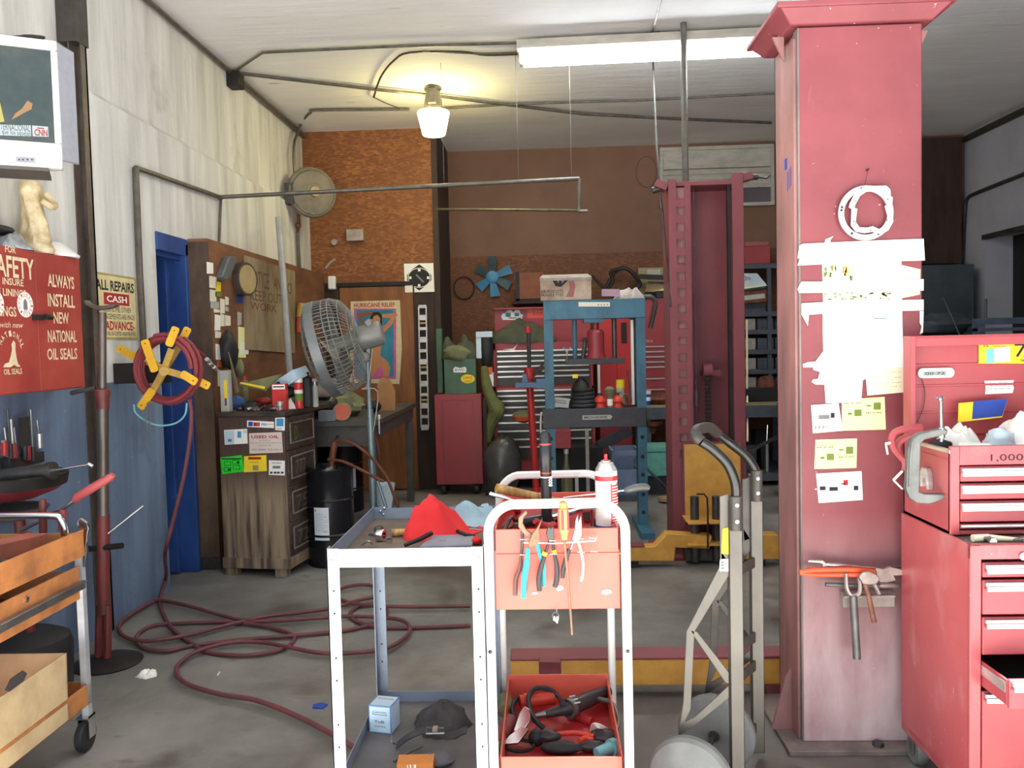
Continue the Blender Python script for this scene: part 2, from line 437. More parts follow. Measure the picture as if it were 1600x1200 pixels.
# ------------------------------------------------------------------ shared paints
mat('lift_red', (176, 72, 78), 0.42, var=0.2, scale=3.2, stretch=(1, 1, 0.5), col2=(150, 56, 62))
mat('lift_red_old', (178, 124, 122), 0.6, var=0.3, scale=5, stretch=(1, 1, 0.4), col2=(132, 96, 94))
mat('lift_grey', (140, 128, 120), 0.6, var=0.3, scale=5, stretch=(1, 1, 0.4), col2=(104, 92, 88))
mat('lift_maroon', (140, 70, 76), 0.5, var=0.2, scale=3, stretch=(1, 1, 0.5), col2=(120, 60, 66))
mat('lift_yellow', (216, 166, 76), 0.5, var=0.25, scale=9, col2=(196, 142, 64))
mat('steel', (150, 150, 150), 0.35, 0.9, var=0.25, scale=12)
mat('steel_dark', (86, 84, 82), 0.45, 0.7, var=0.3, scale=12)
mat('chrome', (215, 215, 218), 0.16, 1.0, var=0.08, scale=6)
mat('black_rubber', (34, 34, 36), 0.6, var=0.3, scale=9)
mat('ink', (30, 28, 30), 0.7, var=0.1)
mat('ink_grey', (120, 120, 124), 0.7, var=0.1)
mat('ink_red', (176, 36, 34), 0.7, var=0.1)
mat('ink_blue', (40, 70, 160), 0.7, var=0.1)
mat('ink_green', (110, 130, 50), 0.7, var=0.1)
mat('paper', (244, 242, 234), 0.8, var=0.03, scale=4)
mat('tape', (240, 232, 200), 0.7, var=0.05, scale=5)
mat('paper_yellow', (238, 238, 170), 0.8, var=0.05, scale=5)
mat('dusty_red', (182, 110, 112), 0.7, var=0.2, scale=4, col2=(150, 118, 124))
# painted post: red that fades into pale scuffs, then dusty grey with ground-bounce light painted in towards the floor
m, nt, b, tc = node_mat('post_red', 0.5)
obv = tc.outputs['Object']; z = n_sep(nt, obv)[2]
c = n_mix(nt, n_step(nt, n_noise(nt, obv, 2.2, 8), 0.35, 0.65), (118, 54, 59), (138, 68, 73))
c = n_mix(nt, n_step(nt, n_noise(nt, obv, 7, 8, (1.5, 1, 0.35)), 0.66, 0.85), c, (166, 112, 112))
dust_bounce = nt.nodes.new('ShaderNodeMath'); dust_bounce.operation = 'MULTIPLY'
nt.links.new(n_step(nt, z, 0.85, 0.0), dust_bounce.inputs[0]); nt.links.new(n_step(nt, n_noise(nt, obv, 5, 9, (1.6, 1, .5)), 0.05, 0.72), dust_bounce.inputs[1])
c = n_mix(nt, dust_bounce.outputs[0], c, (222, 206, 208))
c = n_mix(nt, n_step(nt, n_noise(nt, obv, 40, 3), 0.70, 0.74), c, (224, 206, 204))
nt.links.new(c, b.inputs['Base Color']); n_bump(nt, b, n_noise(nt, obv, 18, 6), 0.12, 0.006)
YP = 2.95                                     # front face of the near post
PX0, PX1 = atY(1252, 700, YP).x, atY(1441, 600, YP).x
near = thing('lift_post', 'tall red lift post in front, papers taped to its broad face', 'lift post', ((PX0 + PX1) / 2, 3.1, 0))
pm = MB(); pm.bx(PX0, PX1, YP, YP + 0.012, 0.02, 2.53); pm.build('back_plate', K_.post_red, near, bevel=0.004)
sd = MB()
sd.mat(0).bx(PX0 + 0.004, PX0 + 0.016, YP + 0.012, 3.26, 0.02, 2.53); sd.bx(PX1 - 0.016, PX1 - 0.004, YP + 0.012, 3.26, 0.02, 2.53)
sd.mat(1).bx(PX0 - 0.012, PX0 + 0.004, YP + 0.02, YP + 0.17, 0.02, 2.50)
sd.mat(2).bx(PX0 - 0.004, PX0 + 0.004, YP + 0.0, YP + 0.05, 0.02, 2.53)
sd.mat(0).bx(PX0 + 0.004, PX0 + 0.1, 3.248, 3.26, 0.02, 2.53); sd.bx(PX1 - 0.1, PX1 - 0.004, 3.248, 3.26, 0.02, 2.53)
sd.build('side_channel', [K_.lift_red_old, K_.lift_red_old, K_.lift_grey], near, bevel=0.003)
cp = MB()
cz0, cz1 = 2.535, 2.60
cp.add([V(PX0 - 0.03, YP - 0.01, cz0), V(PX1 + 0.03, YP - 0.01, cz0), V(PX1 + 0.03, 3.28, cz0), V(PX0 - 0.03, 3.28, cz0),
  V(PX0 - 0.075, YP - 0.05, cz0 + 0.05), V(PX1 + 0.085, YP - 0.05, cz0 + 0.05), V(PX1 + 0.085, 3.32, cz0 + 0.05), V(PX0 - 0.075, 3.32, cz0 + 0.05)],
       [(3, 2, 1, 0), (0, 1, 5, 4), (1, 2, 6, 5), (2, 3, 7, 6), (3, 0, 4, 7), (4, 5, 6, 7)])
cp.bx(PX0 - 0.085, PX1 + 0.095, YP - 0.055, 3.33, cz0 + 0.045, cz1)
cp.build('cap_plate', K_.post_red, near, bevel=0.004)
for sgn, xx in ((-1, PX0 - 0.02), (1, PX1 + 0.02)):
 g = MB(); g.prism([(0, 2.45), (0.04, 2.535), (0, 2.535)], (xx, YP + 0.1, 0), X3 * sgn, Z3, 0.012)
 g.build('cap_gusset', K_.lift_red_old, near)
bpm = MB(); bpm.bx(PX0 - 0.07, PX1 + 0.06, YP - 0.07, 3.36, 0, 0.02); bpm.build('base_plate', K_.lift_grey, near, bevel=0.003)
gm = MB(); gm.prism([(0, 0.02), (-0.085, 0.02), (-0.03, 0.22), (0, 0.27)], (PX0, YP + 0.11, 0), X3, Z3, 0.014); gm.build('gusset', K_.lift_red_old, near)
bo = MB(); bo.cyl((PX0 + 0.25, YP - 0.035, 0.02), (PX0 + 0.25, YP - 0.035, 0.035), 0.02, n=6); bo.build('anchor_bolt', K_.steel_dark, near)
p = atY(1332, 28, YP - 0.003)
MB().prism([(-0.02, -0.006), (-0.008, 0.018), (0.012, 0.022), (0.02, 0.006), (0.008, -0.02), (-0.006, -0.016)], p, X3, Z3, 0.001).build('paint_chip', K_.paper, near)
dc = MB()
for i in range(3): dc.prism(rrect(0.006, 0.07, 0.001), (PX0 - 0.0125, YP + 0.10 - i * 0.02, 1.99 + 0.005 * i), -Y3, Z3, 0.0005)
dc.prism(rrect(0.03, 0.04, 0.002), (PX0 - 0.0125, YP + 0.13, 2.07), -Y3, Z3, 0.0005)
dc.build('decal', K_.ink_blue, near)
# its low arm lying over the floor behind the hand truck
ax0, ax1 = atY(800, 1100, 3.42).x, PX0 + 0.2
c = MB(); c.mat(0).bx(ax0, ax1, 3.365, 3.475, 0.055, 0.163); c.mat(1).bx(ax0, ax1, 3.361, 3.479, 0.163, 0.175)
na = c.build('lift_arm', [K_.lift_yellow, K_.lift_maroon], near, bevel=0.004); part_label(na, 'yellow low arm with maroon top')
f_ = MB(); f_.bx(atY(830, 1100, 3.42).x, atY(905, 1100, 3.42).x, 3.36, 3.48, 0.0, 0.055); f_.build('foot_pad', K_.black_rubber, na)
f_ = MB(); f_.bx(PX0 - 0.02, PX0 + 0.19, 3.36, 3.48, 0.0, 0.055); f_.build('pivot_block', K_.lift_maroon, na)
# ------------------------------------------------------------------ far post
YF = 5.62
fx0, fx1 = atY(1047, 500, YF).x, atY(1163, 500, YF).x
far = thing('lift_post', 'dark red open lift post behind the hand truck, chain inside', 'lift post', ((fx0 + fx1) / 2, YF + 0.15, 0))
c = MB()
c.bx(fx0, fx1, YF + 0.27, YF + 0.282, 0.02, 2.50); c.bx(fx0, fx0 + 0.012, YF, YF + 0.27, 0.02, 2.52); c.bx(fx1 - 0.012, fx1, YF, YF + 0.27, 0.02, 2.55)
c.build('channel', K_.lift_maroon, far, bevel=0.003)
c = MB()   # front lip with lock windows on the left, plain lip on the right
lx0, lx1 = fx0, fx0 + 0.145
c.bx(lx0, lx0 + 0.05, YF - 0.012, YF, 0.02, 2.53); c.bx(lx1 - 0.04, lx1, YF - 0.012, YF, 0.02, 2.5)
zs = 0.62; k = 0
while zs < 2.45:
 c.bx(lx0 + 0.05, lx1 - 0.04, YF - 0.010, YF, zs, zs + 0.052); zs += 0.108
c.bx(lx0 + 0.05, lx1 - 0.04, YF - 0.010, YF, 0.02, 0.62)
c.build('lock_rail', K_.lift_maroon, far)
c = MB(); c.bx(lx0 + 0.045, lx1 - 0.035, YF + 0.03, YF + 0.04, 0.05, 2.48); c.build('rail_backing', K_.lift_red_old, far)
c = MB(); c.bx(fx1 - 0.075, fx1, YF - 0.012, YF, 0.02, 2.56); c.build('front_lip', K_.lift_maroon, far, bevel=0.002)
c = MB(); c.bx(fx1 - 0.10, fx1 - 0.078, YF + 0.02, YF + 0.05, 0.1, 2.49); c.build('slide_track', K_.black_iron, far)
c = MB()   # head with cross tube
c.bx(fx0 - 0.01, fx1 + 0.0, YF + 0.02, YF + 0.26, 2.49, 2.52)
c.box((fx0 - 0.04, YF + 0.05, 2.50), (0.08, 0.09, 0.05), Matrix.Rotation(rad(25), 3, 'Y')); c.box((fx1 + 0.02, YF + 0.05, 2.535), (0.10, 0.09, 0.05), Matrix.Rotation(rad(-15), 3, 'Y'))
c.build('head', K_.lift_maroon, far, bevel=0.003)
c = MB(); c.cyl((fx0 - 0.10, YF + 0.05, 2.47), (fx0 - 0.055, YF + 0.05, 2.48), 0.022); c.build('valve', K_.steel_dark, far)
c = MB(); c.cyl((fx1 + 0.05, YF + 0.05, 2.54), (fx1 + 0.11, YF + 0.05, 2.54), 0.02); c.tube([(fx1 + 0.11, YF + 0.05, 2.54), (fx1 + 0.17, YF + 0.05, 2.53), (fx1 + 0.19, YF + 0.05, 2.55)], 0.008)
c.build('hose_valve', K_.steel_dark, far)
# leaf chain
c = MB(); xc = atY(1106, 600, YF + 0.1).x; z0, z1 = atY(1106, 690, YF + 0.1).z, atY(1106, 583, YF + 0.1).z
zz = z0
while zz < z1:
 for q in (-1, 1): c.box((xc + 0.011 * q, YF + 0.1, zz + 0.014), (0.008, 0.012, 0.030))
 c.cyl((xc - 0.022, YF + 0.1, zz), (xc + 0.022, YF + 0.1, zz), 0.006, n=6); zz += 0.028
c.build('leaf_chain', K_.black_iron, far, smooth=0)
c = MB(); c.cyl((xc - 0.03, YF + 0.12, z1 + 0.02), (xc + 0.03, YF + 0.12, z1 + 0.02), 0.045); c.bx(xc - 0.02, xc + 0.09, YF + 0.12, YF + 0.26, z1 - 0.02, z1 + 0.02); c.build('chain_pulley', K_.lift_maroon, far)
c = MB(); xk = atY(1088, 600, YF + 0.08).x
c.cyl((xk, YF + 0.08, 2.48), (xk, YF + 0.08, z0 + 0.1), 0.003, n=6); c.cyl((xk, YF + 0.08, z1 - 0.22), (xk, YF + 0.08, z1 - 0.12), 0.009, n=8); c.ball((xk, YF + 0.08, z1 - 0.06), 0.014, 8); c.build('release_cable', K_.steel, far)
c = MB(); xa, xb = atY(1068, 700, YF).x, atY(1155, 700, YF).x
cz1 = atY(1110, 690, YF).z
c.mat(0).bx(xa, xb, YF - 0.03, YF - 0.018, 0.24, cz1 - 0.01)
c.mat(1).bx(xa - 0.012, xa, YF - 0.03, YF, 0.2, cz1); c.bx(xb, xb + 0.012, YF - 0.03, YF, 0.2, cz1); c.bx(xa, xb, YF - 0.032, YF, cz1 - 0.012, cz1)
c.build('carriage_plate', [K_.lift_yellow, K_.lift_maroon], far, bevel=0.002)
c = MB(); c.bx(fx0 - 0.12, fx1 + 0.12, YF - 0.12, YF + 0.4, 0, 0.02); c.build('base_plate', K_.lift_maroon, far, bevel=0.002)
for bxx in (fx0 + 0.12, fx1 - 0.05):
 c = MB(); c.cyl((bxx, YF - 0.07, 0.02), (bxx, YF - 0.07, 0.055), 0.022, n=6); c.build('anchor_bolt', K_.steel_dark, far)
# arms of the far post
def far_arm(pxs, y):
 """side outline taken at distance y"""
 poly = [(atY(a, b_, y).x, max(0.03, atY(a, b_, y).z)) for a, b_ in pxs]
 mb = MB(); mb.prism(poly, (0, y, 0), X3, Z3, 0.10); o = mb.build('lift_arm', K_.lift_yellow, far, bevel=0.006)
 return part_label(o, 'yellow arm')
ya = YF - 0.19
al = far_arm([(960, 871), (985, 871), (1050, 871), (1052, 850), (1104, 852), (1108, 832), (1038, 828), (1020, 848), (985, 850), (960, 851)], ya)
p0 = atY(1000, 860, ya)
MB().bx(p0.x - 0.16, p0.x + 0.02, ya - 0.105, ya + 0.005, p0.z + 0.046, p0.z + 0.056).build('grip_cover', K_.lift_maroon, al)
MB().bx(p0.x - 0.1, p0.x - 0.02, ya - 0.09, ya - 0.01, 0.0, 0.05).build('foot_pad', K_.black_rubber, al)
hb = MB(); h0 = atY(1070, 826, ya)
for zz in (0.30, 0.16): hb.mat(0).bx(h0.x, h0.x + 0.30, ya - 0.14, ya + 0.10, zz - 0.012, zz)
hb.mat(1)
for xx in (h0.x + 0.06, h0.x + 0.2): hb.cyl((xx, ya - 0.03, 0.02), (xx, ya - 0.03, 0.45), 0.028)
hb.bx(h0.x + 0.0, h0.x + 0.3, ya - 0.02, ya + 0.10, 0.02, 0.10)
hb.build('arm_bracket', [K_.lift_yellow, K_.steel_dark], far, smooth=30, bevel=0.003)
ar = far_arm([(1150, 868), (1225, 868), (1225, 850), (1209, 830), (1150, 828)], ya)
MB().bx(atY(1170, 860, ya).x, atY(1190, 860, ya).x, ya - 0.09, ya - 0.01, 0, 0.04).build('foot_pad', K_.black_rubber, ar)
hx = MB()
hx.tube([atY(1088, 772, ya - 0.16), atY(1100, 772, ya - 0.16), atY(1105, 778, ya - 0.16), atY(1106, 800, ya - 0.16), atY(1106, 850, ya - 0.16), atZ(1106, 872, 0.006)], 0.006)
tag(hx.build('hook_rod', K_.black_iron), 'thin bent black rod standing before the yellow carriage plate', 'rod')
# ------------------------------------------------------------------ papers and tape on the near post
def on_post(poly_px, t=0.0012, lift=0.0):
 y = YP - 0.001 - lift
 mb = MB(); mb.prism([(atY(a, b, y).x, atY(a, b, y).z) for a, b in poly_px], (0, y, 0), X3, Z3, t); return mb
def ptxt(mb, s, px0, py0, px1, py1, lift=0.0, bold=0.0, y=None):
 y = (YP - 0.0025 - lift) if y is None else y
 a, b_ = atY(px0, py1, y), atY(px1, py0, y)
 return mb.text(s, a, X3, Z3, b_.x - a.x, b_.z - a.z, 0.0006, bold)
def paper(name, label, cat, poly, m='paper', lift=0.0, group=None, deco=None):
 o = on_post(poly, lift=lift)
 if deco is None:
  return tag(o.build(name, MATS[m], smooth=0), label, cat, group)
 ms = [MATS[m]] + [MATS[k] for k in deco[0]]
 deco[1](o); return tag(o.build(name, ms, smooth=0), label, cat, group)
def scr(mb, mi, px0, py0, px1, py1, lift):
 mb.mat(mi); y = YP - 0.0025 - lift
 a, b_ = atY(px0, py1, y), atY(px1, py0, y); mb.prism([(a.x, a.z), (b_.x, a.z), (b_.x, b_.z), (a.x, b_.z)], (0, y, 0), X3, Z3, 0.0005)
# calendar sheet with a printed picture, and the long white sheet under it
def deco_cal(o):
 random.seed(4)
 for i in range(26):
  x = random.uniform(1286, 1330); y = random.uniform(414, 435); scr(o, random.choice((1, 2)), x, y, x + random.uniform(1, 4), y + random.uniform(2, 9), 0.002)
 for i in range(60):
  x = random.uniform(1286, 1390); y = random.uniform(456, 467); scr(o, random.choice((1, 1, 2)), x, y, x + random.uniform(2, 7), y + random.uniform(1, 3), 0.002)
 scr(o, 3, 1319, 415, 1326, 431, 0.002)
 scr(o, 1, 1313, 436, 1331, 437, 0.002)
 o.mat(1); ptxt(o, 'A', 1366, 412, 1380, 424, 0.002); ptxt(o, 'F-', 1392, 425, 1403, 432, 0.002)
mat('print_tan', (196, 184, 150), 0.8, var=0.2); mat('print_teal', (176, 206, 206), 0.8, var=0.08); mat('print_orange', (222, 170, 90), 0.8)
paper('calendar_picture', 'pale picture sheet taped across the front red post', 'paper', [(1284, 402), (1408, 400), (1409, 470), (1286, 472)], lift=0.002, deco=(['print_tan', 'ink_green', 'print_orange'], deco_cal))
def deco_sheet(o):
 for a, b_ in ((1312, 1332), (1365, 1386)): scr(o, 1, a, 487, b_, 498, 0.0024)
 scr(o, 1, 1287, 499, 1408, 500, 0.0024); scr(o, 1, 1332, 497, 1408, 498, 0.0024)
paper('wall_sheet', 'long overexposed white sheet with torn left edge on front red post', 'paper',
      [(1285, 478.0), (1409, 476), (1412, 576), (1386, 578), (1348, 594), (1346, 620), (1345, 628), (1290, 630), (1288, 601), (1275, 601), (1268, 597), (1270, 593), (1278, 592), (1281, 581), (1271, 578), (1270, 574), (1255, 574), (1254, 569), (1262, 566), (1274, 565), (1286, 549)], lift=0.0022, deco=(['print_teal'], deco_sheet))
def deco_note(o):
 o.mat(1)
 for i, y in enumerate((581, 589, 597, 603)): ptxt(o, ['- - - -- - --- --', '--- - --', '-- -- - ----', '- - -- - --- -'][i], 1362, y, 1408, y + 2, 0.003)
paper('note_sheet', 'cream handwritten note beside the tool chest lid', 'paper', [(1353, 593), (1350, 576), (1414, 574), (1413, 613), (1355, 618)], lift=0.003, m='tape', deco=(['print_tan'], deco_note))
paper('yellow_card', 'bright yellow tag behind tape strips on front red post', 'card', [(1408, 414), (1438, 421), (1437, 460), (1409, 466)], m='paper_yellow', lift=0.0005)
# tape
paper('tape_strip', 'broad pale tape strip, topmost on the front red post', 'tape', [(1249, 384), (1254, 381), (1335, 377), (1443, 373), (1445, 407), (1408, 408), (1380, 405), (1284, 413), (1246, 415), (1250, 403), (1246, 404)], m='tape', lift=0.005, group='tape strips on the post')
paper('tape_strip', 'narrow pale tape strip, middle one on the front red post', 'tape', [(1246, 452), (1252, 440), (1284, 440), (1443, 436), (1443, 454), (1300, 457), (1249, 458)], m='tape', lift=0.005, group='tape strips on the post')
paper('tape_strip', 'pale tape strip wrapping the post edge, lowest of the three', 'tape', [(1253, 474), (1284, 472), (1443, 468), (1443, 485), (1300, 489), (1264, 492), (1262, 509), (1252, 491)], m='tape', lift=0.005, group='tape strips on the post')
tl = MB(); y0 = YP - 0.006
a, b_ = atY(1253, 474, y0), atY(1253, 491, y0)
tl.hull4([V(PX0 - 0.005, YP + 0.10, b_.z - 0.004), b_, a, V(PX0 - 0.005, YP + 0.09, a.z - 0.012)], 0.001, X3)
tag(tl.build('tape_end', K_.tape, smooth=0), 'yellowed tape end folded round the left edge of the front post', 'tape')
paper('tape_scrap', 'small torn tape scrap above the broad tape strip', 'tape', [(1288, 380), (1290, 374), (1302, 369), (1298, 374), (1297, 379)], m='paper', lift=0.001)
paper('tape_tail', 'ragged white tape tail hanging at right edge of front post', 'tape', [(1437, 486), (1443, 486), (1442, 520), (1437, 522), (1440, 510), (1437, 505)], m='paper', lift=0.003)
# cards
def card_green(dx, dy):
 def f(o):
  scr(o, 1, 1274 + dx, 691 + dy, 1335 + dx, 692 + dy, 0.002); scr(o, 1, 1278 + dx, 695 + dy, 1306 + dx, 696 + dy, 0.002)
  scr(o, 1, 1322 + dx, 698 + dy, 1333 + dx, 709 + dy, 0.002); scr(o, 1, 1292 + dx, 709 + dy, 1303 + dx, 719 + dy, 0.002)
  scr(o, 1, 1311 + dx, 702 + dy, 1318 + dx, 704 + dy, 0.002); scr(o, 1, 1282 + dx, 714 + dy, 1288 + dx, 717 + dy, 0.002)
  o.mat(1); ptxt(o, '-- - --', 1276 + dx, 698 + dy, 1302 + dx, 700 + dy, 0.002); ptxt(o, '--- - ---', 1310 + dx, 713 + dy, 1334 + dx, 715 + dy, 0.002)
 return f
paper('business_card', 'pale yellow card half hidden by the white card', 'card', [(1315, 624), (1382, 620), (1384, 671), (1316, 673)], m='paper_yellow', lift=0.001, group='cards stuck on the front post', deco=(['ink_green'], card_green(43, -69)))
paper('business_card', 'pale yellow card on its own, between two white cards', 'card', [(1274, 687), (1339, 685), (1338, 731), (1272, 733)], m='paper_yellow', lift=0.001, group='cards stuck on the front post', deco=(['ink_green'], card_green(0, 0)))
def dcw(o):
 scr(o, 1, 1279, 648, 1296, 655, 0.003); scr(o, 2, 1298, 645, 1304, 653, 0.003); o.mat(2); ptxt(o, '14 EC', 1274, 665, 1296, 670, 0.003)
paper('business_card', 'white card overlapping a pale yellow card', 'card', [(1267, 633), (1310, 630), (1317, 673), (1270, 677)], lift=0.003, group='cards stuck on the front post', deco=(['ink_grey', 'ink'], dcw))
def dcb(o):
 scr(o, 2, 1281, 760, 1290, 766, 0.002); scr(o, 2, 1296, 761, 1309, 767, 0.002); scr(o, 1, 1314, 755, 1321, 757, 0.002); scr(o, 1, 1318, 750, 1325, 758, 0.002); scr(o, 2, 1334, 759, 1341, 766, 0.002); scr(o, 3, 1279, 769, 1322, 772, 0.002)
paper('business_card', 'white card with little pictures, lowest on the front post', 'card', [(1275, 740), (1346, 736), (1348, 781), (1279, 786)], lift=0.001, group='cards stuck on the front post', deco=(['ink_red', 'ink', 'print_teal'], dcb))
# ring and gasket on a nail
mat('cast_alloy', (176, 178, 178), 0.45, 0.5, var=0.15, scale=9); mat('gasket_white', (240, 240, 236), 0.6, var=0.06)
rc = atY(1352, 333, YP - 0.014)
r_ = MB(); R0, R1 = 0.094, 0.074
r_.lathe(rc, -Y3, [(0.0, R1), (0.0, R0), (0.006, R0), (0.006, R1), (0.0, R1)], 40)
r_.mat(1)
for a in (100, 165, 172, 235, 300, 20): r_.cyl(rc + V(0.084 * math.cos(rad(a)), -0.0058, 0.084 * math.sin(rad(a))), rc + V(0.084 * math.cos(rad(a)), -0.0066, 0.084 * math.sin(rad(a))), 0.004, n=8)
tag(r_.build('clutch_ring', [K_.cast_alloy, K_.ink]), 'grey metal ring hanging on the front red post', 'ring')
g = MB(); gy = YP - 0.022
gp = [(1338, 300), (1352, 291), (1385, 290), (1391, 296), (1392, 307), (1395, 308), (1394, 318), (1391, 319), (1396, 346), (1388, 360), (1376, 366), (1364, 362), (1352, 364), (1338, 362), (1330, 352), (1331, 326), (1327, 324), (1328, 318), (1332, 310)]
cx_ = sum(a for a, b_ in gp) / len(gp); cy_ = sum(b_ for a, b_ in gp) / len(gp)
outer = [atY(a, b_, gy) for a, b_ in gp]
inner = []
for a, b_ in gp:
 dx, dy = cx_ - a, cy_ - b_; L = math.hypot(dx, dy); w_ = 8.5
 inner.append(atY(a + dx / L * w_, b_ + dy / L * w_, gy))
k = len(gp); vs = outer + inner + [p + V(0, 0.005, 0) for p in outer] + [p + V(0, 0.005, 0) for p in inner]; fs = []
for i in range(k):
 j = (i + 1) % k
 fs += [(i, k + i, k + j, j), (2 * k + i, 2 * k + j, 3 * k + j, 3 * k + i), (i, j, 2 * k + j, 2 * k + i), (k + i, 3 * k + i, 3 * k + j, k + j)]
g.add(vs, fs); g.mat(1)
for a, b_ in ((1337, 314), (1387, 311), (1386, 344), (1338, 348), (1360, 360), (1334, 346)):
 q = atY(a, b_, gy - 0.0005); g.cyl(q, q - V(0, 0.0008, 0), 0.0035, n=8)
tag(g.build('gasket_plate', [K_.gasket_white, K_.ink_grey], smooth=30), 'white shaped gasket plate hung inside the grey ring', 'gasket')
nl = MB(); q = atY(1354, 266, YP); nl.cyl(q, q - V(0, 0.02, 0), 0.003, n=8); nl.tube([q - V(0, 0.015, 0), atY(1352, 285, YP - 0.014), atY(1350, 292, YP - 0.018)], 0.0008, 5)
tag(nl.build('nail', K_.black_iron), 'nail with wire loop holding ring on front red post', 'nail')
# ------------------------------------------------------------------ magnetic holder and the tools on it
mat('holder_grey', (168, 158, 150), 0.6, 0.2, var=0.2, scale=12); mat('tool_steel', (166, 156, 150), 0.4, 0.6, var=0.3, scale=18)
mat('tool_rust', (140, 96, 78), 0.55, 0.4, var=0.35, scale=22); mat('orange_grip', (224, 96, 56), 0.45, var=0.12, scale=8); mat('tool_grey', (112, 114, 110), 0.45, 0.5, var=0.25, scale=14)
mh = MB(); a, b_ = atY(1312, 945, YP), atY(1392, 921, YP); mh.bx(a.x, b_.x, YP - 0.035, YP - 0.001, a.z, b_.z)
a2, b2 = atY(1318, 934, YP - 0.05), atY(1398, 929, YP - 0.05); mh.bx(a2.x, b2.x, YP - 0.06, YP - 0.035, a2.z, b2.z)
tag(mh.build('tool_holder', K_.holder_grey, bevel=0.003), 'grey tool rail fixed low on the front red post', 'tool holder')
yt = YP - 0.045
def P_(x, y, d=0.0): return atY(x, y, yt - d)
# ratchet-type socket wrench with fork end
t = thing('flex_wrench', 'steel wrench with open fork end above the orange pliers', 'wrench', P_(1330, 885, 0))
f = MB(); f.prism([(P_(x, y).x, P_(x, y).z) for x, y in ((1260, 877), (1262, 874), (1284, 874), (1290, 879), (1290, 887), (1284, 890), (1262, 890), (1258, 887), (1282, 886), (1284, 881), (1280, 879))], (0, yt, 0), X3, Z3, 0.012); f.build('fork_jaw', K_.tool_steel, t, bevel=0.002)
f = MB(); f.tube([P_(1288, 882), P_(1300, 883), P_(1328, 885)], [0.006, 0.010, 0.009], 10); f.tube([P_(1328, 885), P_(1380, 890), P_(1410, 893)], 0.0065, 8); f.build('shank', K_.chrome, t)
f = MB(); f.tube([P_(1385, 889), P_(1425, 892)], [0.010, 0.012], 8); f.build('handle', K_.tool_grey, t)
# long orange pipe pliers
t = thing('pipe_pliers', 'long orange-handled pliers lying on the tool rail', 'pliers', P_(1320, 894, 0.02))
f = MB(); f.tube([P_(1249, 894, .02), P_(1270, 891, .02), P_(1330, 890, .02), P_(1372, 894, .02)], 0.0085, 10, smooth=4); f.build('handle', K_.orange_grip, t)
f = MB(); f.tube([P_(1249, 895, .02), P_(1270, 898, .02), P_(1330, 898, .02), P_(1366, 898, .02)], 0.008, 10, smooth=4); f.build('handle', K_.orange_grip, t)
f = MB(); f.prism([(P_(x, y, .02).x, P_(x, y, .02).z) for x, y in ((1366, 886), (1378, 888), (1388, 884), (1412, 890), (1412, 897), (1394, 898), (1398, 905), (1384, 909), (1372, 908), (1368, 900))], (0, yt - 0.02, 0), X3, Z3, 0.014); f.build('jaw', K_.tool_steel, t, bevel=0.002)
# horizontal tube tool
t = thing('tubing_cutter', 'grey bar tool lying level under the orange pliers', 'tool', P_(1340, 913, 0.0))
f = MB(); f.tube([P_(1290, 913), P_(1340, 915), P_(1378, 915)], 0.0075, 10); f.build('handle', K_.tool_grey, t)
f = MB(); f.tube([P_(1374, 914), P_(1398, 914), P_(1408, 915)], [0.011, 0.012, 0.003], 10); f.build('head', K_.tool_steel, t)
# U-bolt puller with bar
t = thing('fork_puller', 'pickle fork tool with U head hanging by long grey bar', 'tool', P_(1337, 970, 0.035))
f = MB(); f.tube([P_(1322, 896, .035), P_(1323, 917, .035), P_(1328, 928, .035), P_(1335, 930, .035), P_(1342, 927, .035), P_(1344, 916, .035), P_(1342, 903, .035)], [0.006, 0.007, 0.008, 0.008, 0.008, 0.007, 0.006], 8, smooth=4); f.build('fork', K_.tool_steel, t)
f = MB(); f.tube([P_(1333, 930, .035), P_(1339, 1029, .035)], 0.0135, 12); f.build('bar', K_.tool_grey, t)
# adjustable tool with orange handle
t = thing('basin_wrench', 'rusty orange plier handle hanging down from the tool rail', 'pliers', P_(1360, 930, 0.05))
f = MB(); f.prism([(P_(x, y, .05).x, P_(x, y, .05).z) for x, y in ((1340, 900), (1346, 893), (1356, 891), (1368, 896), (1373, 904), (1368, 911), (1356, 913), (1346, 911))], (0, yt - 0.05, 0), X3, Z3, 0.012); f.build('head', K_.tool_steel, t, bevel=0.003)
f = MB(); f.tube([P_(1350, 908, .05), P_(1357, 930, .05), P_(1362, 955, .05), P_(1366, 972, .05)], [0.008, 0.008, 0.009, 0.009], 10, smooth=3); f.build('handle', K_.tool_rust, t)
f = MB(); f.tube([P_(1364, 908, .05), P_(1370, 920, .05), P_(1374, 928, .05)], 0.007, 8); f.build('short_handle', K_.tool_steel, t)
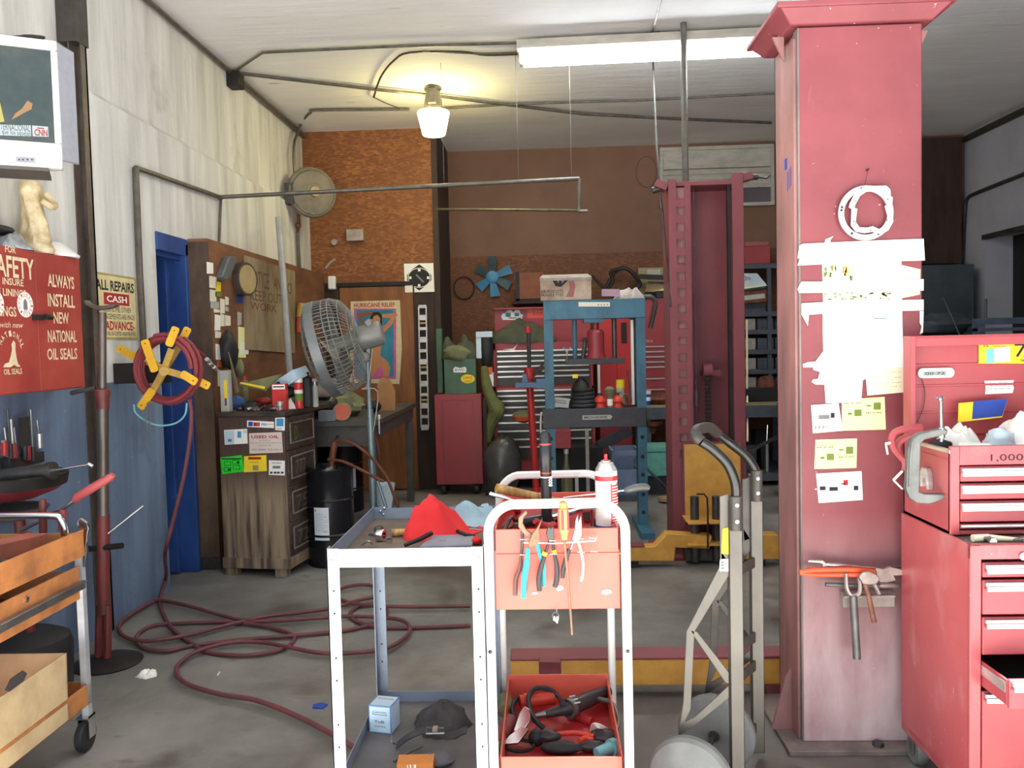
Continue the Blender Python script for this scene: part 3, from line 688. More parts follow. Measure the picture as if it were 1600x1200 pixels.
# ------------------------------------------------------------------ soft shapes
def rag_mesh(c, sx, sy, sz, seed, rz=0.0, n=30, amp=0.35, pk=(0.0, 0.0)):
 """crumpled cloth or paper lying on something: irregular outline, folded top"""
 c = Vector(c); ca, sa = math.cos(rz), math.sin(rz); off = Vector((seed * 7.31, seed * 3.17, 0))
 mb = MB(); rings = 9
 vs = []
 def P(r, a):
  e = 1 + amp * mnoise.noise(Vector((math.cos(a) * 1.3, math.sin(a) * 1.3, 0)) + off) + amp * 0.6 * mnoise.noise(Vector((math.cos(a) * 3.1, math.sin(a) * 3.1, 2)) + off)
  x = r * e * math.cos(a); y = r * e * math.sin(a)
  d = math.hypot(x - pk[0], y - pk[1])
  h = max(0.0, 1 - d * d * 0.85) ** 1.0
  f = 0.72 + 0.7 * mnoise.noise(Vector((x * 1.6, y * 1.6, 5)) + off) + 0.34 * abs(mnoise.noise(Vector((x * 3.1, y * 3.1, 9)) + off))
  zz = sz * (h * f if r < 0.999 else 0.02)
  X_, Y_ = x * sx, y * sy
  return c + Vector((X_ * ca - Y_ * sa, X_ * sa + Y_ * ca, max(0.001, zz)))
 vs.append(P(0, 0))
 for j in range(1, rings + 1):
  for i in range(n): vs.append(P(j / rings, 2 * math.pi * i / n))
 fs = [(0, 1 + i, 1 + (i + 1) % n) for i in range(n)]
 for j in range(rings - 1):
  for i in range(n):
   a = 1 + j * n; fs.append((a + i, a + n + i, a + n + (i + 1) % n, a + (i + 1) % n))
 bot = len(vs); vs += [Vector((p.x, p.y, c.z)) for p in vs[1 + (rings - 1) * n:1 + rings * n]]
 a = 1 + (rings - 1) * n
 for i in range(n): fs.append((a + i, bot + i, bot + (i + 1) % n, a + (i + 1) % n))
 fs.append(tuple(bot + n - 1 - i for i in range(n)))
 return mb.add(vs, fs)
def lump_mesh(c, r, sc, seed, amp=0.25, freq=1.6, n=20, R=None):
 mb = MB(); mb.ball((0, 0, 0), 1.0, n); off = Vector((seed * 5.3, seed * 1.7, seed * 2.9)); c = Vector(c)
 for p in mb.v:
  k = 1 + amp * mnoise.noise(p * freq + off) + amp * 0.5 * mnoise.noise(p * freq * 2.7 + off)
  q = Vector((p.x * sc[0], p.y * sc[1], p.z * sc[2])) * (k * r)
  if R is not None: q = R @ q
  p.x, p.y, p.z = c.x + q.x, c.y + q.y, c.z + q.z
 return mb
# ------------------------------------------------------------------ red rolling tool cabinet, front right
m, nt, b, tc = node_mat('cabinet_red', 0.38)
obv = tc.outputs['Object']
c = n_mix(nt, n_step(nt, n_noise(nt, obv, 2.2, 8), 0.35, 0.65), (172, 76, 80), (190, 92, 94))
c = n_mix(nt, n_step(nt, n_noise(nt, obv, 6, 9, (1, 1, 0.5)), 0.56, 0.72), c, (190, 124, 124))
c = n_mix(nt, n_step(nt, n_noise(nt, obv, 45, 3), 0.70, 0.76), c, (216, 180, 176))
nt.links.new(c, b.inputs['Base Color'])
mat('drawer_red', (176, 78, 82), 0.42, var=0.15, scale=4, col2=(164, 68, 74))
mat('alloy_trim', (206, 204, 200), 0.35, 0.7, var=0.2, scale=9, stretch=(1, 1, 6))
mat('tray_dirt', (120, 104, 100), 0.7, var=0.3, scale=12)
mat('wheel_grey', (120, 122, 120), 0.6, var=0.2, scale=8)
mat('white_plastic', (238, 238, 234), 0.4, var=0.05)
mat('lcd', (140, 150, 140), 0.3, var=0.1)
CX0, CX1 = 1.215, 1.90
CYF, CYB, CZT = 2.42, 2.88, 0.858
rc_ = thing('tool_cabinet', 'large red rolling tool cabinet at right, one drawer pulled open', 'tool cabinet', ((CX0 + CX1) / 2, (CYF + CYB) / 2, 0))
c = MB()
c.bx(CX0, CX0 + 0.012, CYF, CYB, 0.115, CZT); c.bx(CX1 - 0.012, CX1, CYF, CYB, 0.115, CZT); c.bx(CX0, CX1, CYB - 0.012, CYB, 0.115, CZT)
c.bx(CX0, CX1, CYF, CYB, 0.10, 0.13)
c.bx(CX0, CX0 + 0.033, CYF - 0.004, CYF + 0.012, 0.10, CZT); c.bx(CX1 - 0.033, CX1, CYF - 0.004, CYF + 0.012, 0.10, CZT)
c.bx(CX0, CX1, CYF - 0.004, CYF + 0.02, 0.815, CZT)
c.bx(CX0, CX1, CYF + 0.25, CYB, CZT - 0.015, CZT - 0.004)
c.build('carcass', K_.cabinet_red, rc_, bevel=0.003)
c = MB(); c.bx(CX0 + 0.012, CX1 - 0.012, CYF + 0.012, CYF + 0.3, CZT - 0.012, CZT - 0.006); c.build('top_tray', K_.tray_dirt, rc_)
dz = [(0.808, 0.757), (0.757, 0.648), (0.648, 0.530), (0.522, 0.432), (0.430, 0.140)]
for i, (za, zb) in enumerate(dz):
 pull = 0.14 if i == 3 else 0.0
 y = CYF - 0.004 - pull
 d = MB(); d.bx(CX0 + 0.036, CX1 - 0.036, y, y + 0.012, zb + 0.006, za - 0.002)
 if pull:
  d.bx(CX0 + 0.036, CX0 + 0.042, y + 0.012, y + 0.42, zb + 0.01, za - 0.006); d.bx(CX1 - 0.042, CX1 - 0.036, y + 0.012, y + 0.42, zb + 0.01, za - 0.006)
 d = d.build('drawer', K_.drawer_red, rc_, bevel=0.003)
 h = MB(); hz = za - 0.006
 h.bx(CX0 + 0.040, CX1 - 0.04, y - 0.012, y, hz - 0.012, hz); h.bx(CX0 + 0.042, CX1 - 0.04, y - 0.016, y - 0.006, hz - 0.026, hz - 0.010)
 h.build('pull_handle', K_.alloy_trim, d, bevel=0.002)
 if pull:
  MB().bx(CX0 + 0.042, CX1 - 0.042, y + 0.012, y + 0.42, zb + 0.008, zb + 0.014).build('drawer_floor', K_.black_rubber, d)
  sl = MB(); sl.bx(CX0 + 0.034, CX0 + 0.037, y + 0.02, CYF + 0.1, za - 0.045, za - 0.015); sl.build('slide_rail', K_.alloy_trim, d)
lk = MB(); q = atY(1597, 868, CYF); lk.lathe((q.x, CYF - 0.004, q.z), -Y3, [(0, 0.012), (0.006, 0.012), (0.008, 0.009), (0.008, 0.0)], 16); lk.build('lock', K_.chrome, rc_)
for (cx, cy) in ((CX0 + 0.035, CYB - 0.05), (CX0 + 0.04, CYF + 0.06), (CX1 - 0.04, CYB - 0.06), (CX1 - 0.04, CYF + 0.06)):
 w_ = MB(); w_.lathe((cx - 0.018, cy, 0.05), X3, [(0, 0.02), (0, 0.046), (0.006, 0.05), (0.030, 0.05), (0.036, 0.046), (0.036, 0.02)], 24)
 w_ = w_.build('caster', K_.wheel_grey, rc_)
 k = MB(); k.bx(cx - 0.026, cx - 0.021, cy - 0.02, cy + 0.02, 0.04, 0.10); k.bx(cx + 0.021, cx + 0.026, cy - 0.02, cy + 0.02, 0.04, 0.10); k.bx(cx - 0.03, cx + 0.03, cy - 0.03, cy + 0.03, 0.095, 0.10); k.build('fork', K_.steel, w_)
# rings lying in the open drawer
for i, (x, y) in enumerate(((1.30, 2.36), (1.345, 2.33))):
 r_ = MB(); r_.tube([V(x + 0.014 * math.cos(a), y + 0.014 * math.sin(a), 0.452) for a in [2 * math.pi * j / 16 for j in range(16)]], 0.004, 6, closed=True)
 tag(r_.build('steel_ring', K_.chrome), ('shiny ring further back in the open cabinet drawer', 'shiny ring nearer the front of the open cabinet drawer')[i], 'ring', 'rings in the open drawer')
# ------------------------------------------------------------------ top chest with its lid open
TY0, TY1, TZ0, TZ1 = 2.545, 2.87, CZT, 1.128
tc_ = thing('top_chest', 'red tool chest with raised lid, standing on the rolling cabinet', 'tool chest', ((CX0 + CX1) / 2, TY1, TZ0))
c = MB()
c.bx(CX0 + 0.004, CX0 + 0.014, TY0, TY1, TZ0, TZ1 - 0.02); c.bx(CX1 - 0.014, CX1 - 0.004, TY0, TY1, TZ0, TZ1); c.bx(CX0 + 0.004, CX1 - 0.004, TY1 - 0.012, TY1, TZ0, TZ1)
c.bx(CX0 + 0.004, CX0 + 0.032, TY0 - 0.004, TY0 + 0.01, TZ0, TZ1); c.bx(CX0 + 0.032, CX1 - 0.004, TY0 - 0.0042, TY0 + 0.01, 1.07, TZ1)
c.bx(CX0 + 0.004, CX1 - 0.004, TY0, TY1, TZ0, TZ0 + 0.012)
c.bx(CX0 + 0.004, CX1 - 0.004, TY0, TY1, 1.085, 1.09)
c.build('carcass', K_.cabinet_red, tc_, bevel=0.002)
c = MB(); c.bx(CX0 + 0.002, CX0 + 0.018, TY0 - 0.002, TY1, TZ1 - 0.022, TZ1 - 0.012); c.build('side_rim', K_.alloy_trim, tc_)
tdz = [(1.068, 1.016), (1.016, 0.962), (0.962, 0.893), (0.893, 0.872)]
for i, (za, zb) in enumerate(tdz):
 y = TY0 - 0.004
 d = MB(); d.bx(CX0 + 0.034, CX1 - 0.03, y, y + 0.012, zb + 0.004, za - 0.002); d = d.build('drawer', K_.drawer_red, tc_, bevel=0.003)
 h = MB()
 if i < 3: h.bx(CX0 + 0.034, CX1 - 0.03, y - 0.012, y, za - 0.016, za - 0.006); h.bx(CX0 + 0.034, CX1 - 0.03, y - 0.015, y - 0.004, za - 0.031, za - 0.014)
 else: h.bx(CX0 + 0.034, CX1 - 0.03, y - 0.008, y, za - 0.012, za - 0.003)
 h.build('pull_handle', K_.alloy_trim, d, bevel=0.002)
c = MB()
a, b_ = atY(1548, 722, TY0 - 0.005), atY(1599, 709, TY0 - 0.005); c.text('1,000', a, X3, Z3, b_.x - a.x, b_.z - a.z, 0.0006); c.build('handwritten_number', K_.ink, tc_)
LZ = 1.462
c = MB()
LY = 2.845
c.bx(CX0, CX1, LY, LY + 0.01, TZ1, LZ); c.bx(CX0 - 0.003, CX0 + 0.014, LY - 0.05, LY + 0.01, TZ1 + 0.005, LZ); c.bx(CX0, CX1, LY - 0.045, LY + 0.01, LZ - 0.012, LZ)
c.bx(CX0, CX1, LY - 0.045, LY - 0.040, LZ - 0.035, LZ)
for zz in (1.36, 1.29, 1.20): c.bx(CX0 + 0.014, CX1, LY - 0.004, LY, zz, zz + 0.008)
c.build('lid', K_.drawer_red, tc_, bevel=0.003)
c = MB(); c.tube([atY(1426, 550, LY - 0.012), atY(1426, 620, LY - 0.012), atY(1425, 655, LY - 0.012)], 0.002, 6); c.build('lid_stay', K_.black_iron, tc_)
c = MB(); c.tube([atY(1426, 546, LY - 0.012), atY(1426, 556, LY - 0.012)], 0.005, 8); c.build('stay_clip', K_.steel_dark, tc_)
q = atX(1447, 740, CX0 - 0.006); c = MB()
c.prism([(-0.03, 0.0), (-0.028, -0.045), (-0.018, -0.045), (-0.014, -0.018), (0.012, -0.014), (0.018, -0.05), (0.03, -0.045), (0.026, -0.0), (0.014, 0.018), (-0.016, 0.018)], (CX0 + 0.004, q.y, q.z), Y3 * -1, Z3, 0.018)
c.build('side_handle_bracket', K_.alloy_trim, tc_, bevel=0.002)
# things on the lid
t = thing('thermometer', 'white oval digital thermometer stuck on the red lid', 'thermometer', atY(1460, 590, LY - 0.01))
a, b_ = atY(1432, 591, LY - 0.001), atY(1489, 574, LY - 0.001); w_, h_ = b_.x - a.x, b_.z - a.z
c = MB(); c.prism(rrect(w_, h_, h_ * 0.48, 5), a, X3, Z3, 0.014); c.build('case', K_.white_plastic, t, bevel=0.003)
c = MB(); a2 = atY(1443, 587, LY - 0.0155); b2 = atY(1478, 580, LY - 0.0155); c.prism(rrect(b2.x - a2.x, b2.z - a2.z, 0.001, 1), a2, X3, Z3, 0.001); c.build('display', K_.lcd, t)
c = MB(); a3 = atY(1446, 586, LY - 0.0168); b3 = atY(1476, 581, LY - 0.0168); c.text('00 72', a3, X3, Z3, b3.x - a3.x, b3.z - a3.z, 0.0004); c.build('digits', K_.ink, t)
c = MB(); c.tube([atY(1440, 590, LY - 0.006), atY(1445, 612, LY - 0.008), atY(1443, 635, LY - 0.010), atY(1433, 660, LY - 0.012)], 0.0012, 5, smooth=5); c.build('cord', K_.black_rubber, t)
mat('sign_yellow', (244, 216, 40), 0.6, var=0.06); mat('aqua', (120, 214, 214), 0.6)
c = MB(); y = LY - 0.001
def lidp(mb, mi, poly, dy, t=0.001):
 mb.mat(mi); yy = LY - 0.001 - dy; mb.prism([(atY(a, b, yy).x, atY(a, b, yy).z) for a, b in poly], (0, yy, 0), X3, Z3, t)
lidp(c, 0, [(1529, 568), (1529, 533), (1628, 532), (1628, 568)], 0.004)
lidp(c, 1, [(1541, 567), (1541, 545), (1553, 545), (1553, 567)], 0.005); lidp(c, 2, [(1553, 566), (1553, 544), (1578, 541), (1578, 565)], 0.005)
c.mat(3); yy = LY - 0.0065
for s_, x0, y0, x1, y1 in (('EL', 1537, 536, 1546, 542), ('7', 1585, 537, 1604, 558), ('9.', 1594, 561, 1603, 566), ('-', 1551, 541, 1571, 542)):
 a, b_ = atY(x0, y1, yy), atY(x1, y0, yy); c.text(s_, a, X3, Z3, b_.x - a.x, b_.z - a.z, 0.0006)
tag(c.build('price_sign', [K_.sign_yellow, K_.aqua, K_.paper, K_.ink], smooth=0), 'yellow handwritten sign stuck inside the red chest lid', 'sign')
c = MB(); lidp(c, 0, [(1538, 595), (1584, 594), (1582, 600), (1584, 606), (1582, 614), (1539, 616), (1540, 606)], 0.001)
c.mat(1); yy = LY - 0.003
for s_, x0, y0, x1, y1 in (('CAUTION', 1546, 597, 1577, 603), ('--- -- ---- --', 1543, 606, 1578, 608), ('-- ---- --', 1543, 610, 1568, 611)):
 a, b_ = atY(x0, y1, yy), atY(x1, y0, yy); c.text(s_, a, X3, Z3, b_.x - a.x, b_.z - a.z, 0.0006)
tag(c.build('caution_label', [K_.paper, K_.ink_grey], smooth=0), 'torn white caution label on the open red lid', 'label')
# C-clamps on the chest edge
def clampP(x, y, Y): return atY(x, y, Y)
Yc = 2.60
t = thing('c_clamp', 'big grey C-clamp gripping the left edge of the red chest', 'clamp', clampP(1440, 780, Yc))
f = MB(); f.prism([(clampP(x, y, Yc).x, clampP(x, y, Yc).z) for x, y in ((1476, 670), (1474, 678), (1440, 686), (1434, 692), (1432, 766), (1440, 769), (1470, 770), (1477, 772), (1466, 780), (1448, 786), (1428, 784), (1416, 776), (1411, 762), (1414, 700), (1418, 686), (1430, 676), (1460, 669), (1466, 668))], (0, Yc, 0), X3, Z3, 0.024)
f.build('frame', K_.tool_grey, t, bevel=0.004)
f = MB(); f.tube([clampP(x, y, Yc - 0.026) for x, y in ((1425, 690), (1422, 720), (1421, 760))], 0.005, 6); f.build('web_rib', K_.tool_grey, t)
f = MB(); f.cyl(clampP(1470, 626, Yc - 0.012), clampP(1471, 690, Yc - 0.012), 0.0055, n=12); f.cyl(clampP(1470, 668, Yc - 0.012), clampP(1470.5, 684, Yc - 0.012), 0.012, n=14); f.build('screw', K_.steel, t)
f = MB(); f.ball(clampP(1469, 623, Yc - 0.012), 0.009, 10); f.cyl(clampP(1468.5, 621, Yc - 0.012) - V(0.012, 0, 0), clampP(1468.5, 621, Yc - 0.012) + V(0.012, 0, 0), 0.003, n=8); f.build('screw_head', K_.steel, t)
Yr = 2.66
for i, (pts, hand, lab) in enumerate((
 ([(1440, 668), (1415, 670), (1398, 676), (1393, 690), (1400, 706), (1411, 718)], [(1384, 693), (1391, 692)], 'small red C-clamp, its handle pointing left past the post'),
 ([(1436, 676), (1408, 688), (1402, 700), (1406, 712), (1414, 722), (1412, 735)], [(1396, 750), (1410, 736)], 'small red C-clamp hanging lower behind the grey clamp'))):
 yy = Yr + 0.03 * i
 t = thing('red_clamp', lab, 'clamp', clampP(1405, 720, yy), 0, 'red clamps by the chest')
 f = MB(); f.tube([clampP(a, b, yy) for a, b in pts], [0.012, 0.012, 0.011, 0.011, 0.010, 0.007], 8, smooth=3); f.build('frame', K_.drawer_red, t)
 f = MB(); f.tube([clampP(a, b, yy - 0.014) for a, b in hand], 0.004, 8)
 e = hand[0]; f.tube([clampP(e[0], e[1], yy - 0.014), clampP(e[0] + (3 if i == 0 else 14), e[1] + (17 if i == 0 else 14), yy - 0.014)], 0.003, 8); f.build('screw_handle', K_.paper, t)
# papers, bag and card on the chest tray
TT = 1.09
tag(rag_mesh((1.36, 2.74, TT), 0.075, 0.07, 0.10, 3, 0.3, amp=0.5, pk=(-0.2, 0.2)).build('paper_wad', K_.paper, smooth=50), 'crumpled white paper behind the grey clamp screw', 'paper')
tag(rag_mesh((1.545, 2.72, TT), 0.10, 0.10, 0.14, 9, 0.2, amp=0.35).build('plastic_bag', K_.paper, smooth=60), 'white printed plastic bag heaped on the red chest', 'bag')
mat('bag_blue', (196, 216, 226), 0.4, var=0.1, scale=6)
tag(lump_mesh((1.425, 2.66, TT + 0.035), 0.046, (1.0, 0.8, 0.85), 4, amp=0.4).build('blue_wrapper', K_.bag_blue, smooth=60), 'pale blue plastic wrapper between white paper and white bag', 'wrapper')
c = MB(); q = [atY(x, y, 2.80) for x, y in ((1497, 660), (1566, 652), (1575, 623), (1498, 630))]
c.hull4(q, 0.002, Y3)
c.mat(1); q = [atY(x, y, 2.799) for x, y in ((1519, 655), (1566, 650), (1575, 623), (1521, 627))]; c.hull4(q, 0.0005, Y3)
tag(c.build('postcard', [K_.sign_yellow, K_.ink_blue], smooth=0), 'blue and yellow card propped behind the papers on the chest', 'card')
c = MB(); c.hull4([V(1.28, 2.60, TT + 0.004), V(1.40, 2.575, TT + 0.004), V(1.42, 2.64, TT + 0.03), V(1.30, 2.66, TT + 0.035)], 0.002, -Z3)
c.mat(1); c.text('--- -----', (1.30, 2.61, TT + 0.012), V(1, -0.2, 0), V(0, 0.86, 0.5), 0.08, 0.012, 0.003)
tag(c.build('leaflet', [K_.paper, K_.ink_grey], smooth=0), 'white folded leaflet at the front of the chest top', 'paper')
c = MB(); c.tube([V(1.50, 2.58, TT + 0.01), V(1.56, 2.585, TT + 0.012), V(1.66, 2.58, TT + 0.01)], [0.006, 0.008, 0.006], 8)
tag(c.build('chrome_tool', K_.chrome), 'bright chrome tool lying at front of the white bag', 'tool')
c = lump_mesh((1.262, 2.70, TT + 0.02), 0.022, (1.6, 1.0, 0.9), 8); tag(c.build('black_strap', K_.black_rubber, smooth=50), 'small black lump at the hinge side of the chest top', 'strap')
# tools on the ledge in front of the chest
zt = CZT - 0.006; yl = 2.475
c = MB(); c.tube([V(1.252, yl, zt + 0.012), V(1.30, yl + 0.005, zt + 0.012)], 0.011, 10); c.tube([V(1.30, yl + 0.005, zt + 0.012), V(1.40, yl - 0.01, zt + 0.008)], [0.010, 0.003], 10)
tag(c.build('chisel', K_.tape), 'pale wooden-handled chisel on the ledge below the chest drawers', 'chisel')
c = MB(); q = V(1.29, yl - 0.03, zt + 0.011); c.cyl(q, q + V(0, -0.012, 0), 0.011, n=6); c.cyl(q + V(0, 0.025, 0), q, 0.006, n=10); c.cyl(q + V(-0.01, 0.028, 0), q + V(0.012, 0.028, 0), 0.008, n=8)
tag(c.build('bolt', K_.steel), 'hex bolt lying on the cabinet ledge in front of the chisel', 'bolt')
c = MB(); c.tube([V(1.36, yl - 0.02, zt + 0.01), V(1.41, yl - 0.01, zt + 0.014), V(1.47, yl - 0.015, zt + 0.008)], [0.003, 0.008, 0.004], 8); c.tube([V(1.38, yl - 0.03, zt + 0.006), V(1.47, yl - 0.035, zt + 0.006)], 0.005, 8)
tag(c.build('pocket_knife', K_.chrome), 'shiny folding knife with pink mark on the cabinet ledge', 'knife')
# ------------------------------------------------------------------ red service cart with white tube frames (centre front)
mat('frame_white', (226, 224, 218), 0.38, 0.15, var=0.08, scale=16, col2=(196, 196, 194), lo=0.25, hi=0.45)
mat('cart_red', (228, 104, 86), 0.34, var=0.1, scale=3)
mat('cart_red_dark', (176, 40, 44), 0.45, var=0.2, scale=4)
mat('wood_handle', (206, 164, 96), 0.5, var=0.3, scale=10, stretch=(4, 1, 1), col2=(120, 84, 44))
YA, YZ = 2.37, 2.97
ax0, ax1 = atY(767, 1000, YA).x, atY(980, 1000, YA).x
bx0, bx1 = ax0, ax1
ct = thing('service_cart', 'red two-tray tool cart with white tube frame, pliers on its front', 'cart', ((ax0 + ax1) / 2, (YA + YZ) / 2, 0))
def uframe(Y, x0, x1, zt, nm):
 r = 0.085; p = [V(x0, Y, 0.10), V(x0, Y, 0.5), V(x0, Y, zt - r)]
 for i in range(1, 8): a = math.pi - i * math.pi / 16; p.append(V(x0 + r + r * math.cos(a), Y, zt - r + r * math.sin(a)))
 for i in range(0, 8): a = math.pi / 2 - i * math.pi / 16; p.append(V(x1 - r + r * math.cos(a), Y, zt - r + r * math.sin(a)))
 p += [V(x1, Y, zt - r), V(x1, Y, 0.5), V(x1, Y, 0.10)]
 m_ = MB(); m_.strip(p, Y3, 0.020, 0.027)
 o = m_.build(nm, K_.frame_white, ct, bevel=0.006, smooth=50); return o
ztop = atY(873, 786, YA).z
uframe(YA, ax0, ax1, ztop, 'front_frame'); uframe(YZ, bx0, bx1, atY(860, 741, YZ).z, 'rear_frame')
def tray(zf, zr, hf, lip, nm, zfloor, apron):
 m_ = MB(); m_.mat(0)
 ix0, ix1 = ax0 + 0.016, ax1 - 0.016
 m_.bx(ix0, ix1, YA + 0.012, YA + 0.018, apron, zf)
 m_.bx(ix0, ix1, YZ - 0.018, YZ - 0.012, zfloor, zr)
 m_.bx(ix0, ix0 + 0.006, YA + 0.012, YZ - 0.012, zfloor, zf); m_.bx(ix1 - 0.006, ix1, YA + 0.012, YZ - 0.012, zfloor, zf)
 m_.mat(1).bx(ix0, ix1, YA + 0.014, YZ - 0.014, zfloor - 0.005, zfloor)
 return m_.build(nm, [K_.cart_red, K_.cart_red_dark], ct, bevel=0.002)
zfu = atY(873, 826, YA + 0.012).z; zau = atY(873, 952, YA + 0.012).z
tray(zfu, zfu + 0.002, 0, 0, 'upper_tray', zfu - 0.065, zau)
cr = MB(); q0, q1 = atY(776, 867, YA + 0.011), atY(970, 865, YA + 0.011); cr.bx(q0.x, q1.x, YA + 0.008, YA + 0.012, q0.z - 0.002, q0.z + 0.002); cr.build('apron_seam', K_.cart_red, ct)
ZL = atY(873, 1183, YA + 0.012).z
tray(ZL, ZL + 0.015, 0, 0, 'lower_tray', ZL - 0.085, ZL - 0.14)
for i, (x, y) in enumerate(((766, 878), (979, 880), (766, 1019), (981, 1018))):
 q = atY(x, y, YA - 0.012); s_ = MB(); s_.lathe(q + V(0, 0.002, 0), -Y3, [(0, 0.006), (0.004, 0.005), (0.006, 0)], 10); s_.build('screw', MATS['steel_dark' if i > 1 else 'alloy_trim'], ct)
for x in (ax0, ax1):
 for y in (YA, YZ):
  w_ = MB(); w_.lathe((x - 0.014, y, 0.05), X3, [(0, 0.01), (0, 0.05), (0.028, 0.05), (0.028, 0.01)], 20); w_.build('caster', K_.black_rubber, ct)
for (x, y, w_, h_) in ((836, 927, 10, 4), (875, 919, 12, 9), (948, 925, 17, 9)):
 c = MB(); q = atY(x, y, YA + 0.011); pw, ph = w_ * YA / F_PX / 2, h_ * YA / F_PX / 2
 c.prism([(-pw, -ph * .5), (-pw * .3, -ph), (pw, -ph * .3), (pw * .7, ph * .7), (0, ph), (-pw * .8, ph * .6)], q, X3, Z3, 0.001); c.build('worn_patch', K_.paper, ct)
# wire pliers rack on the apron
mat('wire_white', (232, 228, 220), 0.4, 0.3, var=0.06)
rk = thing('wire_rack', 'thin pale wire rack for pliers on the red cart front', 'rack', atY(870, 865, YA - 0.02))
def C_(x, y, d=0.0): return atY(x, y, YA - 0.004 - d)
c = MB(); c.tube([C_(818, 848, .03), C_(870, 849, .03), C_(930, 845, .03), C_(932, 838, .0)], 0.0022, 6); c.build('rail', K_.wire_white, rk)
for x0, y0 in ((818, 843), (838, 845), (864, 845), (906, 842), (926, 841)):
 c = MB(); c.tube([C_(x0 - 5, y0, .0), C_(x0 - 5, y0, .035), C_(x0 + 5, y0, .035), C_(x0 + 5, y0, .0)], 0.0018, 6); c.build('loop', K_.wire_white, rk)
for x0, y0 in ((818, 867), (865, 866), (908, 863), (928, 862)):
 c = MB(); c.tube([C_(x0 - 5, y0, .0), C_(x0 - 5, y0, .03), C_(x0 + 5, y0, .03), C_(x0 + 5, y0, .0)], 0.0018, 6); c.build('lower_loop', K_.wire_white, rk)
# hanging tools
mat('teal_grip', (40, 176, 190), 0.4, var=0.1); mat('brown_grip', (112, 72, 66), 0.5, var=0.15); mat('black_grip', (58, 52, 54), 0.45, var=0.2); mat('yellow_grip', (216, 170, 50), 0.45)
mat('rusty_steel', (138, 110, 88), 0.5, 0.5, var=0.35, scale=24); mat('amber', (196, 150, 84), 0.3, var=0.25, scale=14)
def poly_part(t, nm, px, d, th, m_, bev=0.0015):
 f = MB(); y = YA - 0.004 - d; f.prism([(atY(a, b, y).x, atY(a, b, y).z) for a, b in px], (0, y, 0), X3, Z3, th); return f.build(nm, MATS[m_], t, bevel=bev)
def tube_part(t, nm, px, d, r, m_, sm=4, n=10):
 f = MB(); f.tube([C_(a, b, d) for a, b in px], r, n, smooth=sm); return f.build(nm, MATS[m_], t)
t = thing('slip_pliers', 'rusty slip-joint pliers with bright teal handles hung on cart', 'pliers', C_(822, 935, .02))
poly_part(t, 'jaw', [(822, 796), (818, 800), (810, 808), (810, 822), (820, 835), (832, 843), (836, 836), (822, 826), (817, 816), (818, 808), (824, 801)], .026, .012, 'rusty_steel', .002)
poly_part(t, 'jaw', [(848, 808), (840, 822), (832, 832), (826, 846), (826, 854), (840, 850), (844, 838), (842, 826)], .038, .012, 'rusty_steel', .002)
tube_part(t, 'handle', [(825, 856), (823, 880), (819, 905), (818, 934)], .03, [0.006, 0.0085, 0.009, 0.0075], 'teal_grip')
tube_part(t, 'handle', [(838, 846), (843, 862), (849, 884), (850, 916)], .012, [0.006, 0.007, 0.007, 0.006], 'teal_grip')
t = thing('long_nose_pliers', 'thin pliers with brown handles behind the teal pair', 'pliers', C_(810, 930, .005))
tube_part(t, 'nose', [(816, 830), (816, 850), (814, 870)], .012, [0.005, 0.005, 0.004], 'steel_dark')
tube_part(t, 'handle', [(814, 868), (812, 888), (806, 905), (805, 930)], .012, [0.004, 0.006, 0.007, 0.007], 'brown_grip')
tube_part(t, 'handle', [(814, 870), (816, 888), (821, 902), (821, 925)], .010, [0.004, 0.005, 0.005, 0.005], 'brown_grip')
t = thing('cutting_pliers', 'black-handled cutting pliers with yellow collars in the middle', 'pliers', C_(857, 925, .02))
poly_part(t, 'jaw', [(856, 822), (853, 832), (857, 845), (864, 846), (866, 838), (865, 820), (861, 824)], .022, .012, 'steel_dark', .002)
tube_part(t, 'handle', [(859, 844), (853, 862), (846, 885), (842, 905), (843, 923)], .024, [0.004, 0.005, 0.0075, 0.008, 0.0075], 'black_grip')
tube_part(t, 'handle', [(863, 845), (866, 864), (870, 885), (870, 905), (867, 917)], .020, [0.004, 0.005, 0.0075, 0.008, 0.0075], 'black_grip')
tube_part(t, 'collar', [(852, 862), (850, 868)], .0245, 0.0078, 'yellow_grip', 0); tube_part(t, 'collar', [(865, 859), (867, 865)], .0205, 0.0075, 'yellow_grip', 0)
t = thing('screwdriver', 'long screwdriver with amber and red handle hanging point down', 'screwdriver', C_(886, 990, .03))
q = C_(880, 783, .034); q1 = C_(882, 845, .034); q2 = C_(894, 992, .034); ax_ = (q1 - q)
f = MB(); f.lathe(q, ax_, [(0, 0.006), (0.004, 0.012), (0.016, 0.013), (0.020, 0.011), (0.022, 0.0145), (0.085, 0.014), (0.098, 0.010), (0.110, 0.009)], 12); f.build('handle', K_.amber, t)
f = MB(); d_ = ax_.normalized();
for k in range(5):
 a = 2 * math.pi * k / 5 + 0.3; u_, w_ = perp(d_); o_ = (u_ * math.cos(a) + w_ * math.sin(a)) * 0.0125
 f.tube([q + d_ * 0.024 + o_, q + d_ * 0.05 + o_ * 1.05, q + d_ * 0.08 + o_], 0.0045, 6)
f.build('grip_flutes', K_.drawer_red, t)
f = MB(); f.tube([q1, C_(887, 900, .032), q2], [0.004, 0.004, 0.0032], 8); f.build('shaft', K_.rusty_steel, t)
t = thing('slim_pliers', 'bright slim pliers, one dark handle, rightmost on the rack', 'pliers', C_(895, 905, .02))
